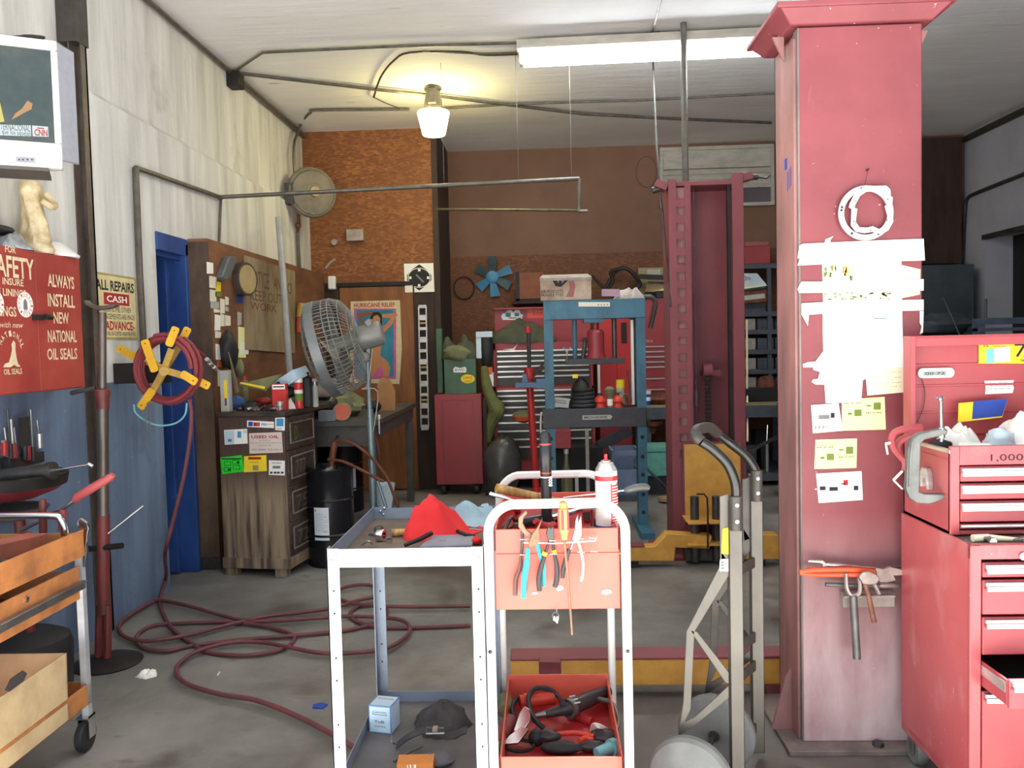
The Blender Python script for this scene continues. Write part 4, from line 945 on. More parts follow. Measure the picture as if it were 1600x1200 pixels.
poly_part(t, 'jaw', [(903, 803), (899, 812), (897, 830), (894, 842), (899, 846), (903, 838), (904, 822)], .020, .009, 'chrome'); poly_part(t, 'jaw', [(908, 804), (909, 822), (909, 836), (905, 843), (899, 840), (901, 826), (904, 812)], .030, .009, 'steel')
tube_part(t, 'handle', [(897, 842), (891, 858), (886, 862)], .026, [0.004, 0.004, 0.006], 'steel'); tube_part(t, 'grip', [(889, 858), (884, 876), (880, 890), (879, 903)], .026, [0.007, 0.0075, 0.007, 0.006], 'black_grip')
tube_part(t, 'handle', [(902, 842), (907, 858), (911, 880), (910, 900), (908, 908)], .026, [0.004, 0.0038, 0.004, 0.004, 0.004], 'wire_white')
t = thing('keys', 'little bunch of keys dangling under the red cart apron', 'keys', C_(869, 972, .01))
f = MB(); f.tube([C_(870, 950, .0), C_(870, 958, .0)], 0.0012, 5); f.tube([C_(868 + 5 * math.cos(a), 962 + 5 * math.sin(a), 0.002) for a in [j * math.pi / 5 for j in range(10)]], 0.0012, 5, closed=True); f.build('key_ring', K_.steel, t)
poly_part(t, 'key', [(865, 962), (868, 963), (868, 971), (864, 969)], .004, .002, 'steel', 0); poly_part(t, 'key', [(870, 963), (873, 964), (871, 974), (868, 971)], .007, .002, 'chrome', 0)
# ---- on the upper tray
ZU = zfu - 0.065
t = thing('spray_can', 'tall white and red aerosol can standing on the red cart', 'aerosol can', (atY(948, 800, 2.50).x, 2.50, ZU))
cx, cy = atY(948, 800, 2.50).x, 2.50; ct_z = atY(946, 735, 2.50).z; R_ = 0.0335
mat('can_white', (240, 238, 232), 0.3, var=0.04); mat('can_red', (206, 52, 48), 0.3, var=0.08); mat('cap_blue', (60, 70, 150), 0.4)
f = MB(); f.lathe((cx, cy, ZU), Z3, [(0, R_ * .96), (0.004, R_), (ct_z - ZU - 0.004, R_), (ct_z - ZU, R_ * .97)], 28); f.build('can_body', K_.can_white, t)
f = MB(); f.lathe((cx, cy, ct_z), Z3, [(0, R_ * .96), (0.006, R_ * .95), (0.018, R_ * .72), (0.024, R_ * .66), (0.026, R_ * .45), (0.030, R_ * .44)], 28); f.build('dome', K_.alloy_trim, t)
f = MB(); f.lathe((cx, cy, ct_z + 0.028), Z3, [(0, 0.009), (0.004, 0.008), (0.006, 0.0055), (0.020, 0.005), (0.022, 0.0)], 14); f.build('nozzle', K_.can_red, t)
f = MB(); zb_ = ct_z - 0.006
f.lathe((cx, cy, zb_ - 0.022), Z3, [(0, R_ + .0006), (0.014, R_ + .0006)], 28)
f.grid(lambda u, v: V(cx + (R_ + .0007) * math.cos(rad(-72 + 74 * u)), cy + (R_ + .0007) * math.sin(rad(-72 + 74 * u)), ZU + 0.055 + v * (zb_ - 0.03 - ZU - 0.055)), 12, 2)
fo = f.build('red_band', K_.can_red, t)
f = MB()
for k in range(16):
 zz = zb_ - 0.034 - 0.0085 * k
 f.grid(lambda u, v: V(cx + (R_ + .0012) * math.cos(rad(-64 + (52 if k % 4 else 30) * u)), cy + (R_ + .0012) * math.sin(rad(-64 + (52 if k % 4 else 30) * u)), zz + v * 0.0035), 8, 2)
f.build('label_text', K_.can_white, t)
f = MB(); f.lathe((cx, cy, ZU), Z3, [(0.008, R_ + .0006), (0.05, R_ + .0006)], 28); f.build('base_band', K_.cap_blue, t)
# black torch-like air tool standing upright
t = thing('black_torch', 'black cylinder tool with red bands standing on the red cart', 'tool', (atY(855, 790, 2.55).x, 2.55, ZU))
cx = atY(853, 740, 2.55).x; cy = 2.55; zt_ = atY(853, 676, 2.55).z; H_ = zt_ - ZU
mat('tool_black', (40, 40, 44), 0.3, 0.2, var=0.15, scale=8)
f = MB(); f.lathe((cx, cy, ZU), Z3, [(0, 0.017), (H_ * .55, 0.0165), (H_ * .56, 0.0175), (H_ * .66, 0.0175), (H_ * .67, 0.0185), (H_ * .86, 0.0185), (H_ * .87, 0.0175), (H_ * .96, 0.0175), (H_, 0.014), (H_, 0)], 24); f.build('barrel', K_.tool_black, t)
f = MB(); f.lathe((cx, cy, ZU + H_ * .885), Z3, [(0, 0.0188), (0.005, 0.0188)], 24); f.build('red_ring', K_.can_red, t)
f = MB(); f.lathe((cx, cy, ZU + H_ * .615), Z3, [(0, 0.0180), (0.004, 0.0180)], 24); f.build('red_ring', K_.can_red, t)
f = MB(); f.lathe((cx, cy, ZU + H_ * .575), Z3, [(0, 0.0178), (0.004, 0.0178)], 24); f.build('white_ring', K_.can_white, t)
f = MB(); a, b_ = atY(857, 760, cy - 0.017), atY(863, 744, cy - 0.017)
f.text('8006', V(b_.x, cy - 0.0185, a.z), Z3, -X3, b_.z - a.z, b_.x - a.x, 0.001, 0.02); f.build('lettering', K_.can_white, t)
t = thing('hammer', 'wooden hammer handle sticking out left over the red cart', 'hammer', atY(815, 775, 2.72))
f = MB(); f.tube([atY(776, 763, 2.70), atY(800, 768, 2.72), atY(848, 778, 2.75), atY(905, 792, 2.8)], [0.0165, 0.0155, 0.013, 0.012], 12, smooth=3); f.build('handle', K_.wood_handle, t)
f = MB(); q = atY(918, 800, 2.8); f.tube([q + V(0, -0.055, 0), q + V(0, 0.045, 0)], [0.02, 0.018], 12); f.build('head', K_.steel_dark, t)
c = MB(); c.tube([atY(765, 771, 2.66), atY(790, 778, 2.66), atY(815, 790, 2.66)], 0.0065, 10); tag(c.build('breaker_bar', K_.chrome), 'chrome bar sticking out left below the hammer handle', 'bar')
t = thing('screwdriver', 'grey-handled screwdriver pointing left, lying across the cart', 'screwdriver', atY(985, 765, 2.75))
f = MB(); f.tube([atY(880, 778, 2.72), atY(978, 766, 2.78)], 0.003, 8); f.build('shaft', K_.chrome, t)
f = MB(); f.tube([atY(976, 766, 2.78), atY(982, 765, 2.78), atY(995, 762, 2.79), atY(1008, 761, 2.80), atY(1015, 763, 2.80)], [0.008, 0.011, 0.013, 0.013, 0.008], 12, smooth=3); f.build('handle', K_.tool_grey, t)
# jumble of tools in the upper tray
random.seed(11)
def zx(px, Y): return atY(px, 800, Y).x
c = MB(); c.cyl((zx(812, 2.6), 2.50, ZU + .055), (zx(850, 2.6), 2.56, ZU + .055), 0.017, n=14); c.cyl((zx(850, 2.6), 2.56, ZU + .055), (zx(868, 2.6), 2.59, ZU + .055), 0.021, 0.018, n=14)
tag(c.build('air_ratchet', K_.tool_black), 'black rounded air tool body behind the rusty slip pliers', 'tool')
c = MB(); c.tube([V(zx(836, 2.5), 2.47, ZU + .07), V(zx(852, 2.5), 2.49, ZU + .045), V(zx(868, 2.5), 2.50, ZU + .05)], [0.010, 0.016, 0.012], 10, smooth=3); tag(c.build('maroon_tool', K_.cart_red_dark), 'dark red tool grip lying at the front of upper tray', 'grip')
c = MB(); c.tube([V(zx(862, 2.6), 2.56, ZU + .06), V(zx(905, 2.6), 2.60, ZU + .075), V(zx(960, 2.6), 2.66, ZU + .07)], [0.010, 0.010, 0.008], 8); tag(c.build('ratchet', K_.chrome), 'chrome ratchet lying across the upper tray behind the screwdriver', 'ratchet')
c = MB(); c.cyl((zx(918, 2.5), 2.50, ZU + .03), (zx(940, 2.5), 2.455, ZU + .03), 0.016, n=14); tag(c.build('deep_socket', K_.steel_dark), 'dark deep socket lying left of the aerosol can', 'socket')
c = MB(); c.cyl((zx(928, 2.6), 2.56, ZU), (zx(928, 2.6), 2.56, ZU + .085), 0.014, n=14); tag(c.build('socket', K_.chrome), 'chrome socket standing beside the aerosol can', 'socket')
c = MB(); c.tube([V(zx(785, 2.6), 2.45, ZU + .02), V(zx(800, 2.6), 2.52, ZU + .07), V(zx(806, 2.6), 2.62, ZU + .03)], 0.006, 8, smooth=4); tag(c.build('wrench', K_.steel_dark), 'dark wrench curving up at the left of the upper tray', 'wrench')
for i, (xa, ya_, xb, yb_, h) in enumerate(((782, 2.50, 800, 2.44, .045), (786, 2.56, 808, 2.46, .06), (782, 2.62, 812, 2.50, .03))):
 c = MB(); a, b_ = V(zx(xa, 2.5), ya_, ZU + .02), V(zx(xb, 2.5), yb_, ZU + h); c.tube([a, b_], 0.004, 8)
 c.cyl(b_ - V(0, 0, .006), b_ + V(0, 0, .006), 0.011, n=12); tag(c.build('combination_wrench', MATS['steel_dark' if i % 2 else 'steel']), ('bright spanner lying foremost at left of the upper tray', 'dark spanner tilted up in the left of upper tray', 'bright spanner deepest at left of the upper tray')[i], 'wrench', 'spanners in the upper tray')
c = MB(); c.prism(rrect(.18, .25, .01), (zx(800, 2.62), 2.62, ZU + .001), X3, Y3, .03); tag(c.build('socket_case', K_.cart_red_dark, bevel=.004), 'dark red flat case lying at the rear of the upper tray', 'case')
c = MB(); c.tube([V(zx(810, 2.8), 2.80, ZU + .03), V(zx(798, 2.6), 2.68, ZU + .085)], [0.011, 0.014], 10); tag(c.build('red_tool', K_.can_red), 'bright red tool handle under the hammer at tray left', 'tool')
# ---- in the lower tray
ZF = ZL - 0.085
def LP(x, y, z=0.0): return atZ(x, y, ZF + z)
t = thing('heat_gun', 'dark grey long power tool lying across the lower tray', 'power tool', LP(900, 1100))
f = MB(); f.tube([LP(852, 1116, .045), LP(875, 1110, .05), LP(890, 1106, .052), LP(915, 1095, .05), LP(950, 1080, .045)], [0.014, 0.019, 0.026, 0.028, 0.020], 12, smooth=2); f.build('body', K_.black_grip, t)
f = MB(); f.cyl(LP(887, 1108, .05), LP(893, 1105, .05), 0.034, n=14); f.build('collar', K_.tool_grey, t)
for k in range(3):
 f = MB(); f.box(LP(896 + 4 * k - 2, 1088 + 5 * k, .078), (0.022, 0.004, 0.004), Matrix.Rotation(rad(25), 3, 'Z')); f.build('vent_slot', K_.frame_white, t)
f = MB(); f.tube([LP(835, 1119, .04), LP(853, 1116, .045)], [0.008, 0.012], 10); f.build('chuck', K_.steel, t)
def ring_pts(cx, cy, rx, ry, z, a0=0, a1=360, k=18): return [LP(cx + rx * math.cos(rad(a0 + (a1 - a0) * i / k)), cy + ry * math.sin(rad(a0 + (a1 - a0) * i / k)), z + 0.006 * math.sin(i)) for i in range(k + 1)]
c = MB(); c.tube([LP(805, 1125, .03), LP(800, 1108, .04), LP(808, 1092, .05), LP(822, 1088, .06)], 0.008, 8, smooth=5); tag(c.build('black_hose', K_.black_rubber), 'short black hose curving up at left of the lower tray', 'hose')
c = MB(); c.tube([LP(828, 1110, .06), LP(826, 1090, .075), LP(836, 1076, .08), LP(858, 1077, .075), LP(872, 1088, .06), LP(880, 1098, .09)], 0.009, 8, smooth=5); c.tube([LP(828, 1110, .06), LP(836, 1125, .05), LP(850, 1138, .03)], 0.009, 8, smooth=4); tag(c.build('air_hose', K_.black_rubber), 'black rubber hose loop standing over orange cylinder', 'hose')
c = MB(); c.tube([LP(935, 1092, .05), LP(955, 1098, .06), LP(964, 1115, .05), LP(966, 1135, .03), LP(955, 1155, .02)], 0.008, 8, smooth=5); tag(c.build('grey_cable', K_.tool_grey), 'grey cable curving down the right side of the lower tray', 'cable')
mat('orange_red', (214, 66, 46), 0.4, var=0.12); mat('turquoise', (120, 186, 190), 0.4, var=0.1)
c = MB(); c.cyl(LP(818, 1095, .045), LP(866, 1090, .045), 0.024, n=18); c.cyl(LP(812, 1096, .045), LP(820, 1095, .045), 0.021, n=18); tag(c.build('orange_cylinder', K_.orange_red), 'orange-red plastic cylinder lying in the lower tray', 'cylinder')
c = MB(); q = LP(860, 1062, .0); c.box(q + V(0, 0.05, .03), (0.085, 0.05, 0.06), Matrix.Rotation(rad(-4), 3, 'Z')); tag(c.build('small_box', K_.lift_maroon, bevel=.003), 'dull red little box against the rear of the lower tray', 'box')
c = MB(); c.cyl(LP(790, 1095, .03), LP(790, 1112, .03), 0.025, n=16); c.ball(LP(790, 1092, .03), 0.026, 12); tag(c.build('sponge_ball', mat('olive', (122, 124, 90), 0.8, var=0.3)), 'olive rounded lump in left rear corner of lower tray', 'lump')
c = MB(); c.cyl(LP(782, 1147, .035), LP(797, 1126, .035), 0.024, n=18); tag(c.build('pipe_piece', mat('rust_pink', (150, 88, 82), 0.6, var=0.2)), 'dusty reddish tube piece at left front of lower tray', 'tube')
c = MB(); c.prism([(0, 0), (.035, -.01), (.06, .03), (.055, .07), (.03, .085), (.015, .06)], LP(802, 1147, .03), V(.9, .1, .1), V(.1, .75, .6), .02); c.cyl(LP(820, 1128, .06), LP(822, 1120, .07), 0.009, n=10)
tag(c.build('chrome_gauge', K_.chrome, bevel=.003), 'bright chrome fitting with spout beside the dusty tube', 'fitting')
c = MB(); c.prism([(0, 0), (.05, .0), (.085, .05), (.06, .06), (.02, .03)], LP(785, 1166, .025), V(1, .05, .05), V(0, .8, .5), .012); tag(c.build('scraper_blade', K_.chrome, bevel=.002), 'shiny curved scraper near the front of the lower tray', 'scraper')
c = MB(); c.tube(ring_pts(812, 1165, 22, 9, .02, 0, 340), 0.006, 8); tag(c.build('wire_coil', K_.black_iron), 'dark wire coil at the front left of the lower tray', 'wire')
t = thing('snips', 'orange-handled pliers lying flat in the lower tray', 'pliers', LP(905, 1155))
f = MB(); f.tube([LP(870, 1147, .03), LP(895, 1145, .035), LP(912, 1147, .03), LP(928, 1151, .028)], 0.008, 8, smooth=4); f.build('handle', K_.orange_red, t)
f = MB(); f.tube([LP(905, 1158, .03), LP(915, 1153, .03), LP(927, 1157, .028)], 0.008, 8, smooth=4); f.build('handle', K_.orange_red, t)
f = MB(); f.tube([LP(870, 1147, .03), LP(852, 1142, .03)], [0.010, 0.005], 8); f.build('jaw', K_.steel_dark, t)
f = MB()
t = thing('cable_clip_bundle', 'white looped cable ties at the right of the lower tray', 'cable ties', LP(932, 1140))
for k in range(4):
 f = MB(); f.tube([LP(922 + 2 * k, 1143, .02), LP(926 + 2 * k, 1131 + 2 * k, .05), LP(938, 1132 + 2 * k, .05), LP(950 - k, 1139, .03)], 0.0022, 6, smooth=5); f.build('tie', K_.wire_white, t)
t = thing('turquoise_valve', 'turquoise plastic fitting in right front corner of lower tray', 'fitting', LP(950, 1175))
f = MB(); f.tube([LP(932, 1178, .025), LP(955, 1168, .03)], [0.018, 0.020], 12); f.build('body', K_.turquoise, t)
f = MB(); f.tube([LP(954, 1169, .03), LP(961, 1166, .03)], 0.027, 14); f.tube([LP(960, 1166, .03), LP(967, 1164, .03)], [0.008, 0.011], 10); f.build('knob', K_.turquoise, t)
for i, (x, y, z, s, sd, lb) in enumerate(((858, 1150, .03, (1.3, .8, .6), 3, 'dark lump beneath the orange pliers in the lower tray'), (878, 1168, .02, (2.2, .9, .6), 5, 'flat black tool lying at front middle of the lower tray'), (925, 1166, .02, (1.5, .7, .6), 7, 'dark oval tool left of the turquoise fitting'), (838, 1152, .025, (.9, .9, .9), 9, 'round black knob beside the chrome fitting'), (945, 1150, .02, (1.6, 1.2, .7), 13, 'black bundle below the white cable ties'))):
 tag(lump_mesh(LP(x, y, z), 0.03, s, sd, amp=.2).build('dark_tool', MATS['black_rubber' if i % 2 else 'black_grip'], smooth=60), lb, 'tool', 'dark tools in the lower tray')
c = MB(); c.tube([LP(890, 1115, .012), LP(925, 1128, .012)], 0.014, 10); tag(c.build('red_tube', K_.cart_red_dark), 'dark red tube on the lower tray floor under the grey tool', 'tube')
# ------------------------------------------------------------------ grey angle-iron utility cart
mat('galvanised', (186, 190, 194), 0.4, 0.35, var=0.18, scale=8, stretch=(1, 1, 2))
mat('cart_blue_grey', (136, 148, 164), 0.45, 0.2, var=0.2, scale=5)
mat('tray_rust', (112, 96, 82), 0.7, var=0.3, scale=9, col2=(84, 72, 64))
GY0, GY1 = 2.33, 2.98
gx0, gx1 = atY(511, 900, GY0).x, atY(757, 900, GY0).x
gz = atY(640, 856, GY0).z
gc = thing('utility_cart', 'grey steel angle-iron cart with red rag on top tray', 'cart', ((gx0 + gx1) / 2, (GY0 + GY1) / 2, 0))
lw_ = 0.036
legs = [(gx0, GY0, 1, 1), (gx1, GY0, -1, 1), (gx0, GY1, 1, -1), (gx1, GY1, -1, -1)]
for i, (x, y, sx, sy) in enumerate(legs):
 c = MB(); c.mat(0)
 zt_ = gz if y == GY0 else gz - 0.01
 c.bx(min(x, x + sx * lw_), max(x, x + sx * lw_), min(y, y + sy * .003), max(y, y + sy * .003), 0.03, zt_)
 c.bx(min(x, x + sx * .003), max(x, x + sx * .003), min(y, y + sy * lw_), max(y, y + sy * lw_), 0.03, zt_)
 c.mat(1)
 fy = y - .0008 if sy > 0 else y - .0038
 zz = 0.12
 k = 0
 while zz < zt_ - 0.12:
  xx = x + sx * lw_ / 2
  c.cyl((xx, fy, zz), (xx, fy + .0006, zz), 0.0032, n=10); zz += (0.066, 0.13)[k % 2]; k += 1
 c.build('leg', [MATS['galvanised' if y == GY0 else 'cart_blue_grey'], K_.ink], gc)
rimh = 0.055
c = MB(); c.bx(gx0 + .003, gx1 - .003, GY0 + .003, GY0 + .006, gz - rimh, gz - 0.002); c.build('front_rim', K_.galvanised, gc)
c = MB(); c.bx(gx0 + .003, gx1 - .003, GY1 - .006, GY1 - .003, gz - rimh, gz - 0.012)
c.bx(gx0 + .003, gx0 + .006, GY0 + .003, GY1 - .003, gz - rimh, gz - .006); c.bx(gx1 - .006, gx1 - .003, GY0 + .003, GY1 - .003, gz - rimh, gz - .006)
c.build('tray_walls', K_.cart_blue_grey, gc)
GT = gz - rimh + 0.004
c = MB(); c.bx(gx0 + .006, gx1 - .006, GY0 + .006, GY1 - .006, GT - .004, GT); c.build('top_tray', K_.tray_rust, gc)
for x, y in ((524, 868), (517, 878), (740, 863), (748, 874)):
 q = atY(x, y, GY0 - 0.001); s_ = MB(); s_.lathe(q, -Y3, [(0, .0075), (.003, .007), (.005, .003), (.005, 0)], 12); s_.build('bolt', K_.chrome, gc)
for dx, dz in ((0.02, -0.022), (0.034, -0.012), (0.03, -0.034)):
 q = V(gx0 + .01 + dx, GY1 - .007, gz + dz); s_ = MB(); s_.lathe(q, -Y3, [(0, .006), (.005, .005), (.006, 0)], 10); s_.build('bolt', K_.chrome, gc)
LZs = 0.165
c = MB(); c.bx(gx0 + .003, gx1 - .003, GY1 - .006, GY1 - .003, LZs, LZs + 0.04); c.bx(gx0 + .003, gx0 + .006, GY0 + .003, GY1 - .003, LZs, LZs + 0.04); c.bx(gx1 - .006, gx1 - .003, GY0 + .003, GY1 - .003, LZs, LZs + .04); c.bx(gx0 + .003, gx1 - .003, GY0 + .003, GY0 + .006, LZs, LZs + .04)
c.build('shelf_walls', K_.cart_blue_grey, gc)
c = MB(); c.bx(gx0 + .006, gx1 - .006, GY0 + .006, GY1 - .006, LZs - .004, LZs + .002); c.build('lower_shelf', mat('shelf_grey', (104, 102, 104), 0.6, var=0.25, scale=7), gc)
# on its top tray
def G(x, y, z=0.0): return atZ(x, y, GT + z)
m, nt, b, tc = node_mat('rag_red', 0.9); b.inputs['Base Color'].default_value = lin((214, 40, 44))
rg = MB()
o = rag_mesh(G(690, 833), 0.125, 0.14, 0.115, 6, 0.0, n=40, amp=0.35, pk=(-0.38, 0.25)).build('shop_rag', K_.rag_red, smooth=60); tag(o, 'crumpled bright red shop rag on the grey cart tray', 'rag')
mat('rag_blue', (150, 178, 192), 0.9, var=0.15, scale=6)
o = rag_mesh(G(735, 815), 0.10, 0.15, 0.055, 12, 0.4, n=40, amp=0.35, pk=(0.4, 0.4)).build('blue_cloth', K_.rag_blue, smooth=60); tag(o, 'pale blue cloth hanging over the cart corner behind red rag', 'cloth')
t = thing('socket', 'large bright socket standing on its side, left in tray', 'socket', G(590, 835))
f = MB(); q = G(590, 836, .02); f.lathe(q, V(1, -.35, 0), [(-.006, .012), (0, .018), (.004, .02), (.020, .02), (.024, .017), (.024, .010), (.006, .010)], 18); f.build('body', K_.chrome, t)
f = MB(); f.lathe(q - V(.012, -.01, 0), V(1, -.35, 0), [(-.02, .005), (.01, .005)], 8); f.build('drive', K_.steel_dark, t)
c = MB(); c.ball(G(592, 828, .018), 0.017, 14); tag(c.build('steel_ball', K_.steel_dark), 'dark round knob just behind the bright socket', 'knob')
c = MB(); c.lathe(G(608, 848, .0), Z3, [(0, .011), (.012, .012), (.012, .007), (.002, .007)], 18); tag(c.build('small_socket', K_.chrome), 'small round socket standing on the cart tray', 'socket')
t = thing('paint_brush', 'stub of brown wooden handle poking out under the red rag', 'brush', G(625, 830))
f = MB(); f.tube([G(612, 833, .012), G(650, 830, .012)], [.013, .010], 10); f.build('handle', K_.wood_handle, t)
c = MB(); c.tube([G(565, 852, .006), G(575, 846, .02), G(582, 850, .008)], .003, 6, smooth=4); tag(c.build('wire_clip', K_.chrome), 'bent chrome clip at front left of the cart tray', 'clip')
t = thing('grey_pouch', 'grey flat tool pouch lying at front of the cart tray', 'pouch', G(700, 846))
f = MB(); f.hull4([G(655, 853, .012), G(738, 851, .012), G(742, 834, .016), G(676, 836, .016)], .012, -Z3); f.build('pouch', mat('pouch_grey', (128, 130, 140), 0.7, var=0.2, scale=9), t, bevel=.004)
f = MB(); f.text('SW', G(686, 846, .017), X3, Y3, .022, .018, .001); f.build('lettering', K_.ink, t)
f = MB(); f.tube([G(632, 852, .01), G(655, 843, .022), G(674, 833, .03)], [.006, .007, .008], 8); tag(f.build('file', K_.black_iron), 'black file lying beside the grey pouch', 'file')
c = MB(); c.tube([G(715, 830, .02), G(728, 836, .018), G(742, 838, .012)], .007, 8); tag(c.build('black_tool', K_.black_iron), 'black tool lying between red rag and blue cloth', 'tool')
c = lump_mesh(G(745, 845, .012), .016, (1, 1, .8), 3); tag(c.build('red_rag_end', K_.rag_red, smooth=60), 'small red cloth scrap at the right end of the tray', 'rag')
# on its lower shelf
LS = LZs + .002
def S(x, y, z=0.0): return atZ(x, y, LS + z)
a, b_ = S(577, 1144), S(612, 1147)
bw = (b_ - a).length
mat('box_white_blue', (196, 222, 238), 0.5, var=0.06); mat('box_edge_blue', (110, 150, 200), 0.5)
t = thing('filter_box', 'small white and blue carton on the lower shelf of grey cart', 'box', (a.x + bw / 2, a.y + .05, LS))
hB = 0.094
rzb = rad(-12)
ux = V(math.cos(rzb), math.sin(rzb), 0); uy = V(-math.sin(rzb), math.cos(rzb), 0)
f = MB(); f.box(a + ux * bw / 2 + uy * .04 + Z3 * hB / 2, (bw, .08, hB), Matrix.Rotation(rzb, 3, 'Z')); f.build('carton', K_.box_edge_blue, t, bevel=.001)
f = MB(); e = .004
f.prism([(e, e), (bw - e, e), (bw - e, hB - e), (e, hB - e)], a - uy * .0002, ux, Z3, .0008)
f.prism([(e, e), (bw - e, e), (bw - e, .08 - e), (e, .08 - e)], a + Z3 * hB, ux, uy, .0008)
f.prism([(e, e), (.08 - e, e), (.08 - e, hB - e), (e, hB - e)], a + ux * bw, uy, Z3, .0008)
f.build('label_panel', K_.box_white_blue, t)
f = MB(); f.mat(0).text('Customer', a + ux * .014 + Z3 * .070 - uy * .001, ux, Z3, bw - .028, .006, .0006); f.text('Personal', a + ux * .014 + Z3 * .062 - uy * .001, ux, Z3, bw - .028, .006, .0006)
f.text('TuB', a + ux * .020 + Z3 * .036 - uy * .001, ux, Z3, bw - .044, .008, .0006); f.text('series', a + ux * .020 + Z3 * .022 - uy * .001, ux, Z3, bw - .040, .005, .0006)
f.mat(1).text('PERSONAL', a + ux * .012 + uy * .05 + Z3 * hB, ux, uy, bw - .022, .012, .001)
f.build('lettering', [K_.ink, K_.ink_red], t)
t = thing('ratchet_strap', 'heap of black tie-down strap with metal buckle on lower shelf', 'strap', S(690, 1150))
o = rag_mesh(S(690, 1128), 0.10, 0.13, 0.07, 21, .2, n=40, amp=.4).build('webbing', mat('webbing', (66, 64, 66), 0.85, var=0.3, scale=20), t, smooth=50)
f = MB(); f.strip([S(620, 1165, .01), S(640, 1150, .04), S(670, 1140, .05), S(700, 1150, .04), S(730, 1140, .05)], V(0, 1, .4), .03, .004, smooth=4); f.build('strap_band', K_.webbing, t)
f = MB(); q = S(680, 1140, .075)
f.box(q, (.016, .03, .012)); f.tube([q + V(-.03, .012, .0), q + V(.026, .012, 0), q + V(.03, -.016, -.004), q + V(-.026, -.02, -.004)], .003, 6, closed=True); f.build('buckle', K_.steel, t)
f = MB(); f.tube([S(613, 1150, .02), S(612, 1158, .025), S(618, 1163, .012)], .003, 6, smooth=4); f.build('hook', K_.steel, t)
c = MB(); c.tube([S(615, 1190, .01), S(640, 1175, .014), S(660, 1166, .012)], .004, 8); tag(c.build('pry_bar', K_.tool_grey), 'thin grey bar lying in front of the black strap', 'bar')
c = lump_mesh(S(685, 1186, .02), .045, (1.1, .7, .5), 5); tag(c.build('grey_cloth', mat('cloth_grey', (106, 104, 106), 0.9, var=.2), smooth=60), 'grey rag lump behind the orange box', 'rag')
c = MB(); q = S(625, 1206, 0); c.mat(0).box(q + V(.05, .0, .02), (.11, .06, .04), Matrix.Rotation(rad(3), 3, 'Z')); c.mat(1)
for k in range(4): c.bx(q.x + .012 + .012 * k, q.x + .017 + .012 * k + .002 * (k % 2), q.y - .0312, q.y - .0302, .17, .205)
tag(c.build('orange_box', [mat('carton_orange', (226, 140, 66), 0.6, var=.1), K_.paper], bevel=.001), 'orange and white carton at the front of the lower shelf', 'box')
# ------------------------------------------------------------------ hand truck
mat('truck_grey', (104, 100, 92), 0.45, 0.4, var=0.2, scale=7, stretch=(1, 1, 0.5))
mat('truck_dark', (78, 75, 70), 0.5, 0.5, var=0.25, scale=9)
mat('tube_black', (60, 60, 58), 0.22, 0.7, var=0.15, scale=8)
HN = 2.55; q0, q1 = atY(1150, 900, HN), atY(1183, 900, 2.85)
HD = V(q1.x - q0.x, 0.30, 0)
def HT(x, y, d=0.0): return atY(x, y, HN + d)
t = thing('hand_truck', 'grey hand truck with bent black loop handle beside the red post', 'hand truck', (q0.x + HD.x / 2, HN + .15, 0))
for k in (0, 1):
 o = HD * k
 xr = q0.x + o.x; yr = HN + o.y
 zt = HT(1150, 772).z + (0.03 if k else 0.0)
 f = MB(); f.bx(xr - .021, xr + .021, yr - .004, yr + .004, .03, zt - .02)
 f.bx(xr - .021, xr - .015, yr - .004, yr + .03, .03, zt - .02); f.bx(xr + .015, xr + .021, yr - .004, yr + .03, .03, zt - .02)
 f.build('side_rail', K_.truck_grey, t, bevel=.003)
 f = MB(); f.cyl((xr, yr - .004, zt - .11), (xr, yr - .004, zt - .005), .0195, n=18); f.build('handle_socket', K_.truck_dark, t)
 for dz in (.03, .08):
  f = MB(); f.lathe((xr, yr - .023, zt - dz), -Y3, [(0, .007), (.003, .006), (.005, 0)], 12); f.build('rivet', K_.alloy_trim, t)
 f = MB()
 P2 = lambda x, y: (atY(x, y, HN).x - q0.x + xr, yr + .01, atY(x, y, HN).z)
 def pl(pts): f.prism([(P2(a, b)[0], P2(a, b)[2]) for a, b in pts], (0, yr + .012, 0), X3, Z3, .006)
 pl([(1125, 776), (1140, 772), (1140, 880), (1128, 884), (1126, 860)])
 pl([(1126, 858), (1140, 880), (1140, 900), (1085, 990), (1073, 988), (1126, 884)])
 pl([(1073, 986), (1086, 988), (1080, 1110), (1060, 1152), (1068, 1100)])
 pl([(1078, 985), (1090, 988), (1140, 1052), (1140, 1070), (1134, 1068)])
 pl([(1140, 1072), (1140, 1092), (1088, 1134), (1060, 1153), (1066, 1132), (1086, 1122)])
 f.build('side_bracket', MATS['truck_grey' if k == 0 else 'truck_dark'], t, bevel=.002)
 wc = atY(1078, 1220, HN - .05); c0 = V(wc.x + o.x, HN - .06 + o.y, .132)
 ax = HD.normalized()
 f = MB(); f.lathe(c0 - ax * .03, ax, [(0, .06), (.002, .10), (.008, .122), (.02, .131), (.04, .131), (.052, .122), (.058, .10), (.06, .06)], 40); w_ = f.build('wheel', K_.wheel_grey, t)
 f = MB(); f.lathe(c0 - ax * .026, ax, [(-.012, .0), (-.012, .018), (0, .02), (.004, .06), (.05, .06)], 24); f.build('hub', K_.steel_dark, w_)
hp = [HT(1150, 775), HT(1150, 765), HT(1147, 748), HT(1136, 724), HT(1114, 702), HT(1096, 690)]
g0 = [HT(1096, 690), HT(1087, 681, .01), HT(1088, 673, .04), HT(1097, 669, .12), HT(1108, 668, .20), HT(1114, 671, .25), HT(1121, 677, .28)]
